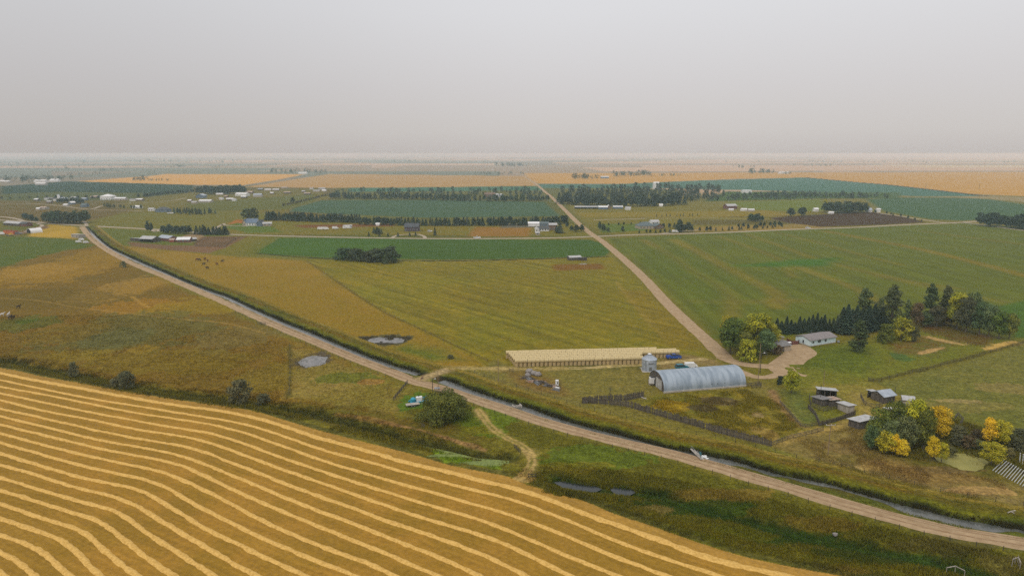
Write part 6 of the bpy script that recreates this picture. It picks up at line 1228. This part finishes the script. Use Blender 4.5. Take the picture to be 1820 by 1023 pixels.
belt('hedge_shrub', [(1070, 401), (1100, 400), (1135, 399)], 9, 3.2, 1, 3, ['far0'], 'small shrub in the sparse row left of the large hip roofed house', 'shrubs left of the hip roofed house', leaf='grove', cat='shrub')
belt('hedge_shrub', [(1138, 414), (1170, 414), (1200, 413)], 5, 4, 1, 3, ['fars0', 'far0'], 'dark shrub in the hedge in front of the large hip roofed house', 'hedge in front of the hip roofed house', cat='shrub')
belt('yard_spruce', [(1206, 413), (1222, 412)], 5, 9, 2, 4, ['fars0', 'far1'], 'dark tree right of the large hip roofed house', 'trees right of the hip roofed house')
belt('yard_spruce', [(1180, 405), (1200, 405), (1210, 400)], 6, 6, 1, 4, ['fars0', 'far1'], 'dark tree behind the large hip roofed house', 'trees behind the hip roofed house')
belt('sapling', [(1232, 411), (1300, 409), (1388, 404)], 6.5, 4.6, 1, 3, ['far0', 'fars0'], 'small dark tree of the front row along the road right of the hip roofed house', 'front row of small trees along the road', leaf='belt', wf=.9)
belt('sapling', [(1310, 404), (1350, 403), (1386, 401)], 6.5, 5, 1, 3, ['far0', 'fars0'], 'small dark tree of the second row behind the roadside row', 'second row of small trees', leaf='belt', wf=.9)
belt('yard_tree', [(1330, 393), (1340, 394), (1352, 393)], 5, 8, 2, 4, ['far0', 'far1'], 'dark leafy tree of the small clump behind the roadside rows', 'clump behind the roadside rows', leaf='grove')
belt('sapling', [(1168, 385), (1200, 384.5), (1240, 383.5)], 6, 4, 1, 3, ['fars0'], 'thin sapling in the straight row above the hip roofed house', 'saplings above the hip roofed house', leaf='grove', wf=.6)
belt('sapling', [(1550, 377), (1590, 383), (1640, 394)], 13, 3.2, 1, 3, ['far0'], 'small bush along the lane behind the ploughed field', 'bushes along the lane', leaf='grove', cat='bush')
for lb, pts, n, h, lf in (('dark wood behind the white sheds at far left', [(0, 324), (60, 326), (128, 322), (128, 317), (0, 318)], 60, 13, 'belt'), ('farmstead wood among the gold fields, left of centre', [(475, 308), (585, 309), (580, 306), (478, 305)], 36, 17, 'belt'), ('small wood beside the road in the gold fields', [(1016, 319), (1062, 319), (1062, 316), (1016, 316)], 22, 15, 'belt'),
                          ('farmstead wood in the gold fields right of centre', [(1088, 315), (1157, 314), (1155, 310), (1090, 311)], 40, 17, 'belt'), ('farmstead wood at the right among gold fields', [(1332, 309.5), (1375, 309), (1375, 307), (1332, 307)], 20, 18, 'belt'), ('low wood in the left gold field', [(236, 322), (264, 322), (266, 319), (238, 319)], 16, 12, 'belt'), ('low line of brush in the left gold field', [(264, 322), (300, 322), (300, 321), (264, 321)], 12, 7, 'grove'),
                          ('distant farm trees in the centre of the plain', [(846, 311), (930, 311), (930, 309), (846, 309)], 22, 10, 'grove'), ('hazy distant wood at the centre horizon', [(878, 296.5), (935, 296.5), (935, 295), (880, 295)], 22, 24, 'belt'), ('hazy wood at the far left horizon', [(140, 291), (165, 291), (165, 288), (140, 288)], 10, 32, 'belt'), ('hazy wood left of the centre horizon', [(305, 298), (340, 298), (340, 296), (305, 296)], 12, 16, 'belt'),
                          ('faint wood on the left plain', [(100, 302), (125, 302), (125, 300), (100, 300)], 8, 12, 'grove'), ('faint trees on the left plain', [(178, 305), (200, 305), (200, 303), (178, 303)], 7, 14, 'grove'), ('low trees right of the farmstead wood', [(1158, 314), (1215, 313), (1215, 311.5), (1158, 312)], 20, 8, 'grove'), ('faint wood on the right plain', [(1300, 299), (1350, 299), (1350, 297.5), (1300, 297.5)], 12, 14, 'grove'),
                          ('faint wood right of the centre horizon', [(1410, 296), (1480, 296), (1480, 294.8), (1410, 294.8)], 14, 16, 'grove'), ('faint wood near the horizon, left of centre', [(690, 288.5), (740, 288.5), (740, 287.5), (690, 287.5)], 12, 24, 'grove'), ('faint line of trees in the far left haze', [(0, 292), (100, 294), (100, 292.5), (0, 290)], 22, 20, 'grove'), ('second dim line of woods on the far left plain', [(0, 297), (300, 298), (460, 299), (460, 297.5), (0, 295.5)], 40, 13, 'grove'), ('scattered trees on the left plain beyond the teal field', [(120, 312), (420, 305), (420, 303), (120, 308)], 26, 9, 'grove'), ('faint woods along the centre horizon', [(500, 287), (900, 287), (900, 285), (500, 285)], 24, 20, 'grove'), ('faint woods along the right horizon', [(1000, 288), (1820, 291), (1820, 288), (1000, 286)], 40, 20, 'grove'), ('dim line of woods along the left horizon', [(200, 289), (440, 291), (440, 287.5), (200, 286)], 45, 24, 'grove'), ('low line of trees on the right plain', [(1380, 310), (1410, 310), (1410, 309), (1380, 309)], 8, 10, 'grove')):
    wood(lb, pts, n, h, .3, lf, quads=70, ws=1.3)

# ------------------------------------------------------------ houses and farmyards beyond
def fb(name, lb, x0, y0, x1, y1, dep, hw, hr, wall='white', roof='shingle_grey', style='gable', cat='house', nw=3, door=None, **kw):
    a, rz, L = place((x0, y0), (x1, y1)); wins = tuple((L * (i + .3) / nw, L * (i + .3) / nw + min(1.6, L * .3 / nw + .5), 1.0, 2.1) for i in range(nw)) if nw else ()
    return building(name, lb, cat, (x0, y0), (x1, y1), dep, hw, hr, wall, roof, style, wins=wins, doors=door or (), **kw)
fb('old_shack', 'weathered grey shack at the edge of the dry patch below the alfalfa', 1013, 463, 1033, 462, 6, 2.3, .9, 'wood', 'galv_old', cat='shack', nw=2); fb('old_shack', 'low lean-to right of the weathered grey shack', 1034, 463.5, 1043, 463, 4, 1.8, .4, 'wood', 'shingle_dark', 'shed', cat='shack', nw=0)
fence('rail_fence', 'dark rail fence running left from the weathered shack', [(993, 459.5), (1011, 459.5)], 2.5, 1.4, (.5, 1.0), 'poledark')
x, y = G(1036, 470); o = MB().box(-2.6, 2.6, -.6, .6, 0, .5).box(-1.6, 2.9, -.4, .5, .5, .8).build('lumber_pile', MT['wood_pale']); o.location = (x, y, 0); tag(o, 'pale lumber pile below the weathered shack', 'lumber')
fb('hip_house', 'large house with grey green hip roof near the crossroads', 1136, 407, 1165, 406.5, 14, 3.2, 4.0, 'tan', 'teal_roof', 'hip', nw=5); fb('hip_house', 'wing with brown walls right of the large hip roofed house', 1165, 407, 1180, 406.5, 10, 3.0, 2.6, 'brown', 'teal_roof', 'gable_end', nw=3)
fb('hip_house', 'low white porch cottage at the back of the hip roofed house', 1158, 399, 1172, 398.6, 8, 3, 2, 'white', 'galv_old', nw=2)
vehicle('parked_car', 'white vehicle parked by the road in front of the hip roofed house', 1200, 413, 0, 'white', 'van', s=1.1); vehicle('parked_car', 'silver vehicle parked right of the white one by the hip roofed house', 1208, 411.5, .2, 'silver', 'suv')
fb('plum_house', 'tall dark plum coloured house with steep roof', 719, 411, 744, 411, 11, 4.6, 3.4, 'plum', 'shingle_dark', 'gable', nw=4)
fb('long_barn', 'long white roofed barn by the shelterbelt near the crossroads', 939, 402, 959, 402, 9, 3, 1.6, 'white', 'white', cat='barn', nw=0); fb('long_barn', 'grey green roofed barn right of the white roofed barn', 959.5, 402, 975, 402, 9, 3, 1.6, 'bluegrey', 'teal_roof', cat='barn', nw=2); fb('farmhouse', 'brown two storey farmhouse with tin roof beside the spruce', 976, 409, 990, 409, 9, 5.6, 1.6, 'brown', 'galv_old', nw=3)
fb('farmhouse', 'low white building with dark roof in front of the barns', 958, 411, 976, 410.6, 8, 2.7, 1.6, 'white', 'shingle_dark', nw=4); fb('small_shed', 'little white shed left of the low white building', 951, 412, 957, 412, 5, 3.4, 1.2, 'white', 'white', 'gable_end', cat='shed', nw=1); fb('small_shed', 'tiny beige shed on the lawn below the little white shed', 952, 418, 959, 418, 4, 2.4, .8, 'tan', 'galv_old', cat='shed', nw=1)
for i, (x_, y_) in enumerate(((570, 408), (579, 408), (596, 407), (619, 406))): vehicle('trailer_home' if i == 3 else 'parked_car', x_ and f'white vehicle, {ORD[i]} from the left in the field below the left shelterbelt', x_, y_, .1 * i, 'white', 'van', 'white vehicles below the left shelterbelt', s=1.15)
fb('farm_trailer', 'white mobile home right of the parked white vehicles', 612, 406, 626, 405, 4, 2.8, .6, 'white', 'galv_old', cat='mobile home', nw=3)
fb('blue_roof_house', 'large house with blue grey gables beside the shelterbelt', 437, 401, 456, 401, 11, 3.4, 4.2, 'white', 'bluegrey', nw=4); fb('blue_roof_house', 'gabled wing at the right of the blue grey house', 456, 402, 466, 402, 10, 3.2, 3.4, 'bluegrey', 'shingle_dark', 'gable_end', nw=2); fb('garage', 'white garage right of the blue grey house', 467, 402, 483, 401.5, 8, 2.8, 1.4, 'tan', 'galv_old', cat='garage', nw=2); fb('blue_roof_house', 'steep pale gable at the left end of the blue grey house', 431, 401, 437, 401, 9, 3.4, 3.6, 'tan', 'bluegrey', 'gable_end', nw=1)
x, y = G(408, 391)
# tin roofed farmyard
fb('open_shed', 'wide open fronted shed with pale gable roof at the left of the tin roofed farmyard', 248, 430, 271, 431, 10, 3.2, 2.0, 'wood', 'galv_old', cat='shed', nw=0, openf=True); fb('open_shed', 'low shed with pale roof at the left end of the farmyard', 232, 428, 246, 429, 7, 2, .8, 'wood', 'galv_old', 'shed', cat='shed', nw=0)
fb('tin_barn', 'bluish tin roofed barn in the middle of the farmyard', 281, 427, 300, 429, 9, 2.8, 2.0, 'wood_red', 'galv', cat='barn', nw=0); fb('tin_barn', 'red walled barn with white tin roof in the farmyard', 314, 431, 337, 430.5, 9, 2.6, 1.8, 'wood_red', 'white', cat='barn', nw=3); fb('small_shed', 'small red shed between the two barns', 301, 430, 309, 430, 5, 2, 1, 'red', 'rust_tin', cat='shed', nw=0); fb('small_shed', 'tiny white shed at the foot of the spruces', 377, 417, 383, 417, 4, 2.6, 1, 'white', 'white', cat='shed', nw=1)
fb('small_shed', 'grey low shed at the right end of the red walled barn', 338, 429, 350, 428, 6, 2, 1, 'wood', 'galv_old', cat='shed', nw=0)
fence('corral_fence', 'dark pole corral right of the tin roofed farmyard', [(345, 434), (366, 423), (420, 424), (398, 440), (350, 438), (345, 434)], 5, 1.6, (.6, 1.2), 'rail')
# left edge yards
fb('long_barn', 'long low barn with pale tin roof at the left edge above the green field', 6, 400, 34, 402, 9, 2.8, 1.6, 'wood', 'galv_old', cat='barn', nw=0); fb('long_barn', 'red gabled end barn right of the long low barn', 35, 402, 46, 402.5, 8, 3, 1.8, 'wood_red', 'shingle_dark', cat='barn', nw=1)
building('arch_shelter', 'white arched fabric shelter at the left edge', 'shelter', (47.5, 413.5), (55, 414.5), 11, 4.6, 0, 'dark', 'white', 'arch')
fb('red_shed', 'bright orange red shed at the left edge', 6, 415, 24, 416.5, 5, 3.0, .5, 'orange', 'red', 'shed', cat='shed', nw=0); x, y = G(19, 419); ye = empty('loader', (x, y, 0), 0, 'yellow loader in front of the orange red shed', 'loader'); MB().box(-2.2, 2.2, -.9, .9, .7, 1.7).box(-.4, 1.0, -.7, .7, 1.7, 2.8).build('body', MT['yellow'], ye); MB().prism([(-4, .2), (-3.2, .1), (-3.1, 1.1), (-2.3, 1.2), (-2.3, 1.5), (-3.5, 1.3)], -.9, .9, 'y').build('bucket', MT['steel'], ye); wheel_parts(ye, (-1.4, 1.4), 1.0, .7)
vehicle('parked_car', 'white camper at the left edge beside the orange red shed', 2, 417, 0, 'white', 'van', s=1.1); vehicle('parked_car', 'dark vehicle right of the orange red shed', 33, 416, .1, 'steel', 'suv', s=1.2)
fb('stock_shed', 'white roofed shed on the gold patch by the canal road', 127, 422, 140, 423, 7, 2.6, .9, 'wood_pale', 'white', 'shed', cat='shed', nw=2)
for i, (x_, y_) in enumerate(((145, 427), (140, 431), (153, 432))): vehicle('parked_car', ['upper', 'lower left', 'lower right'][i] + ' white trailer below the white roofed shed', x_, y_, .4 * i, 'white', 'van', 'white trailers below the shed', s=.8)
x, y = G(105, 356); si = empty('silo', (x, y, 0), 0, 'small white silo standing above the left farmsteads', 'silo'); MB().lathe([(2.2, 0), (2.2, 9.5)], 20).build('wall', MT['white'], si); MB().lathe([(2.3, 9.4), (0, 10.8)], 20).build('roof', MT['galv'], si)
fb('white_barn', 'large white barn with shallow white roof among the far left farmsteads', 178, 355, 197, 355, 18, 6, 3.5, 'white', 'white', 'hip', cat='barn', nw=4); fb('long_barn', 'long low pale barn right of the large white barn', 203, 356, 222, 356, 10, 3.4, 1.6, 'concrete', 'white', cat='barn', nw=4)
fb('long_barn', 'grey roofed barn between the silo and the large white barn', 112, 356.5, 122, 356, 12, 3, 2.5, 'bluegrey', 'galv', cat='barn', nw=0); fb('long_barn', 'pale roofed barn right of the grey roofed one by the silo', 124, 356, 132, 356, 14, 3.5, 2.5, 'bluegrey', 'galv_old', cat='barn', nw=0)
fb('teal_house', 'house with teal roof among the left farmsteads', 143, 368, 152, 368, 10, 3, 2.5, 'bluegrey', 'teal_roof', nw=2); fb('farmhouse', 'house with white roof at the lane left of the teal roofed house', 127, 363.5, 135, 363, 9, 3, 1.8, 'bluegrey', 'white', nw=2); fb('farmhouse', 'pale blue shed above the teal roofed house', 144, 356, 152, 356, 9, 3, 1.6, 'bluegrey', 'galv', nw=0)
fb('white_shed', 'long white shed in front of the far left wood', 60, 324, 80, 324, 18, 5, 2, 'white', 'white', cat='shed', nw=0); fb('white_shed', 'second long white shed in front of the far left wood', 88, 323, 102, 323, 18, 5, 3, 'white', 'white', cat='shed', nw=0); fb('white_shed', 'low white shed below the long ones at far left', 62, 329, 80, 329, 12, 4, 2, 'concrete', 'white', cat='shed', nw=0); fb('white_shed', 'pale shed at the left edge in front of the wood', -4, 324, 14, 325, 16, 4, 2, 'concrete', 'white', cat='shed', nw=0)
fb('farmhouse', 'house with dark blue hip roof left of the planted block', 276, 377, 297, 377, 13, 3.4, 3.4, 'bluegrey', 'shingle_dark', 'hip', nw=3); fb('garage', 'white cottage left of the dark blue hip roofed house', 263, 375, 272, 375, 8, 2.8, 1.5, 'white', 'galv_old', nw=2, cat='house'); vehicle('parked_car', 'white truck right of the dark blue hip roofed house', 303, 380, 0, 'white', 'pickup', s=1.3); fb('white_shed', 'white cottage at the end of the lane', 235, 370, 246, 370.5, 8, 2.6, 1.4, 'white', 'white', cat='house', nw=2)
fb('blue_barn', 'blue fronted barn below the square grove', 348, 352, 362, 352, 14, 4.5, 3, 'bluegrey', 'galv', 'gable_end', cat='barn', nw=1); fb('long_barn', 'long cream roofed barn below the square grove', 353, 360, 374, 360, 12, 3, 1.6, 'concrete', 'white', cat='barn', nw=0); fb('long_barn', 'row of white buildings right of the square grove', 418, 348, 437, 348.5, 12, 4, 2, 'white', 'white', cat='barn', nw=2)
fb('long_barn', 'low pale barn right of the white row', 450, 350, 464, 350, 12, 4, 2, 'concrete', 'galv', cat='barn', nw=0); fb('small_shed', 'brown roofed shed between the white row and the low barn', 436, 344, 448, 344, 12, 3, 2, 'brown', 'rust_tin', cat='shed', nw=0); fb('small_shed', 'small white cottage below the square grove', 394, 344.5, 404, 344.5, 10, 3, 2, 'white', 'galv', cat='shed', nw=0)
rdv = random.Random(9); PL = [(458, 338), (470, 339), (484, 339), (500, 335), (504, 344), (536, 342), (550, 336), (556, 341), (566, 337), (572, 340), (384, 347), (389, 355), (402, 356), (412, 357), (333, 359), (340, 362), (60, 357), (78, 355), (88, 355), (94, 357), (160, 352), (168, 351), (230, 357), (241, 357), (82, 361), (70, 372), (64, 374), (112, 367), (480, 345), (540, 346), (428, 352), (398, 351)]
for i, (x_, y_) in enumerate(PL):
    w_ = rdv.uniform(5, 12); k_ = rdv.choice(['white', 'galv_old', 'galv', 'rust_tin', 'shingle_grey']); a = G(x_, y_); b_ = (x_ + w_, y_)
    fb('outbuilding', {'white': 'white roofed', 'galv_old': 'pale tin roofed', 'galv': 'bluish tin roofed', 'rust_tin': 'rusty roofed', 'shingle_grey': 'grey roofed'}[k_] + f' outbuilding of the {"left edge" if x_ < 130 else "white barn" if x_ < 300 else "square grove" if x_ < 440 else "scattered"} farmyards, {ORD[i % 24]} of its row' + (' again' if 0 else ''), x_, y_, b_[0], b_[1], rdv.uniform(6, 10), 2.6, 1.3, rdv.choice(['white', 'wood', 'concrete', 'tan', 'brown']), k_, cat='outbuilding', nw=0, group='outbuildings of the far farmyards')
fb('long_barn', 'long low barn with grey tin roof left end in front of the big wood', 1022, 371, 1062, 371, 9, 2.6, 1.2, 'dark', 'galv_old', cat='barn', nw=0); fb('long_barn', 'white tin roofed barn in front of the big wood', 1064, 372, 1080, 372, 9, 3.2, 1.6, 'bluegrey', 'white', cat='barn', nw=0); fb('small_shed', 'small peaked shed right of the white tin roofed barn', 1079, 371, 1086, 371, 7, 3, 2.4, 'brown', 'white', 'gable_end', cat='shed', nw=0); fb('long_barn', 'pale green tin roofed barn in front of the big wood', 1090, 371, 1107, 371, 8, 3, 1, 'bluegrey', 'white', cat='barn', nw=0); fb('small_shed', 'small white peaked shed at the right end of the barns', 1112, 373, 1121, 373, 7, 2.5, 1.8, 'white', 'galv_old', cat='shed', nw=0)
fb('small_shed', 'tiny white hut at the foot of the big wood', 1172, 367, 1178, 367, 5, 2.5, 1.5, 'white', 'white', cat='shed', nw=0); fb('white_shed', 'white roofed house showing above the trees of the big wood', 1162, 336, 1172, 336, 14, 14, 2, 'white', 'white', cat='house', nw=0)
fb('red_barn', 'red barn with pale roof in the far right pasture', 1293, 371.5, 1310, 371, 11, 4.5, 2.4, 'wood_red', 'galv_old', cat='barn', nw=2); fb('outbuilding', 'white low sheds right of the red barn', 1318, 375, 1328, 375, 7, 2.6, 1, 'white', 'white', cat='shed', nw=0); fb('outbuilding', 'second white low shed right of the red barn', 1331, 376, 1341, 376, 7, 2.6, 1, 'concrete', 'white', cat='shed', nw=0); fb('outbuilding', 'small white shed below the right of the red barn', 1296, 374.5, 1304, 374.5, 5, 2, .8, 'white', 'white', cat='shed', nw=0)
fb('outbuilding', 'white peaked shed left of the grove above the ploughed field', 1448, 376, 1455, 376, 7, 3.2, 2, 'white', 'white', cat='shed', nw=0); fb('outbuilding', 'white rounded tank shed below the grove', 1474, 380, 1482, 380, 5, 2, 1, 'white', 'white', cat='shed', nw=0); fb('outbuilding', 'long white shed in front of the grove', 1508, 374, 1520, 374, 7, 3, 1, 'white', 'white', cat='shed', nw=0); fb('outbuilding', 'white peaked house right of the grove above the ploughed field', 1543, 377, 1550, 377, 7, 3, 2.6, 'white', 'galv', cat='house', nw=0); fb('outbuilding', 'bright white hut at the end of the lane right of the grove', 1559, 377, 1565, 377, 6, 4, 1, 'white', 'white', cat='shed', nw=0)
fb('outbuilding', 'white hut on the orange field by the road', 668, 401, 674, 401, 4, 2, 1, 'white', 'white', cat='shed', nw=0); vehicle('parked_car', 'white vehicle on the lawn between the conifer and the plum coloured house', 764, 412, 0, 'white', 'suv'); fb('outbuilding', 'white house hidden in the upper shelterbelt', 880, 350, 892, 350, 9, 4, 2, 'white', 'galv_old', cat='house', nw=0); fb('outbuilding', 'brown barn hidden in the upper shelterbelt', 861, 350, 880, 350, 12, 5, 3, 'brown', 'brown', cat='barn', nw=0)
fb('outbuilding', 'white shed beside the small wood in the gold fields', 1068, 317, 1082, 317, 14, 5, 2, 'bluegrey', 'white', cat='shed', nw=0); fb('outbuilding', 'pale shed in the farmstead wood left of centre', 530, 309, 545, 309, 14, 5, 2, 'white', 'white', cat='shed', nw=0); fb('outbuilding', 'pale long shed at the far right farmstead wood', 1385, 309, 1402, 309, 20, 6, 2, 'white', 'white', cat='shed', nw=0); fb('outbuilding', 'white long shed beside the olive wood', 1320, 343, 1336, 343, 12, 5, 1, 'white', 'white', cat='shed', nw=0)
for x_, y_, lb in ((1560, 330, 'thin dark pole in the right gold field'), (1655, 331, 'thin pole further right in the gold field')): pole(lb, x_ + 85, y_ + 5, y_ - 5, r=.3, mt='poledark', name='far_pole')

# ------------------------------------------------------------ haze
hb = MB().box(-41500, 41500, -9500, 41500, -3.6, 84.0)
m = bpy.data.materials.new('haze'); m.use_nodes = True; nt = m.node_tree; nt.nodes.remove(nt.nodes['Principled BSDF'])
pv = N(nt, 'ShaderNodeVolumePrincipled'); pv.inputs['Density'].default_value = .00016; pv.inputs['Color'].default_value = (.70, .93, 1.0, 1); pv.inputs['Absorption Color'].default_value = (1, 1, 1, 1)
pv.inputs['Anisotropy'].default_value = .4
nt.links.new(pv.outputs[0], nt.nodes['Material Output'].inputs['Volume'])
hz = hb.build('haze', m); tag(hz, kind='stuff')
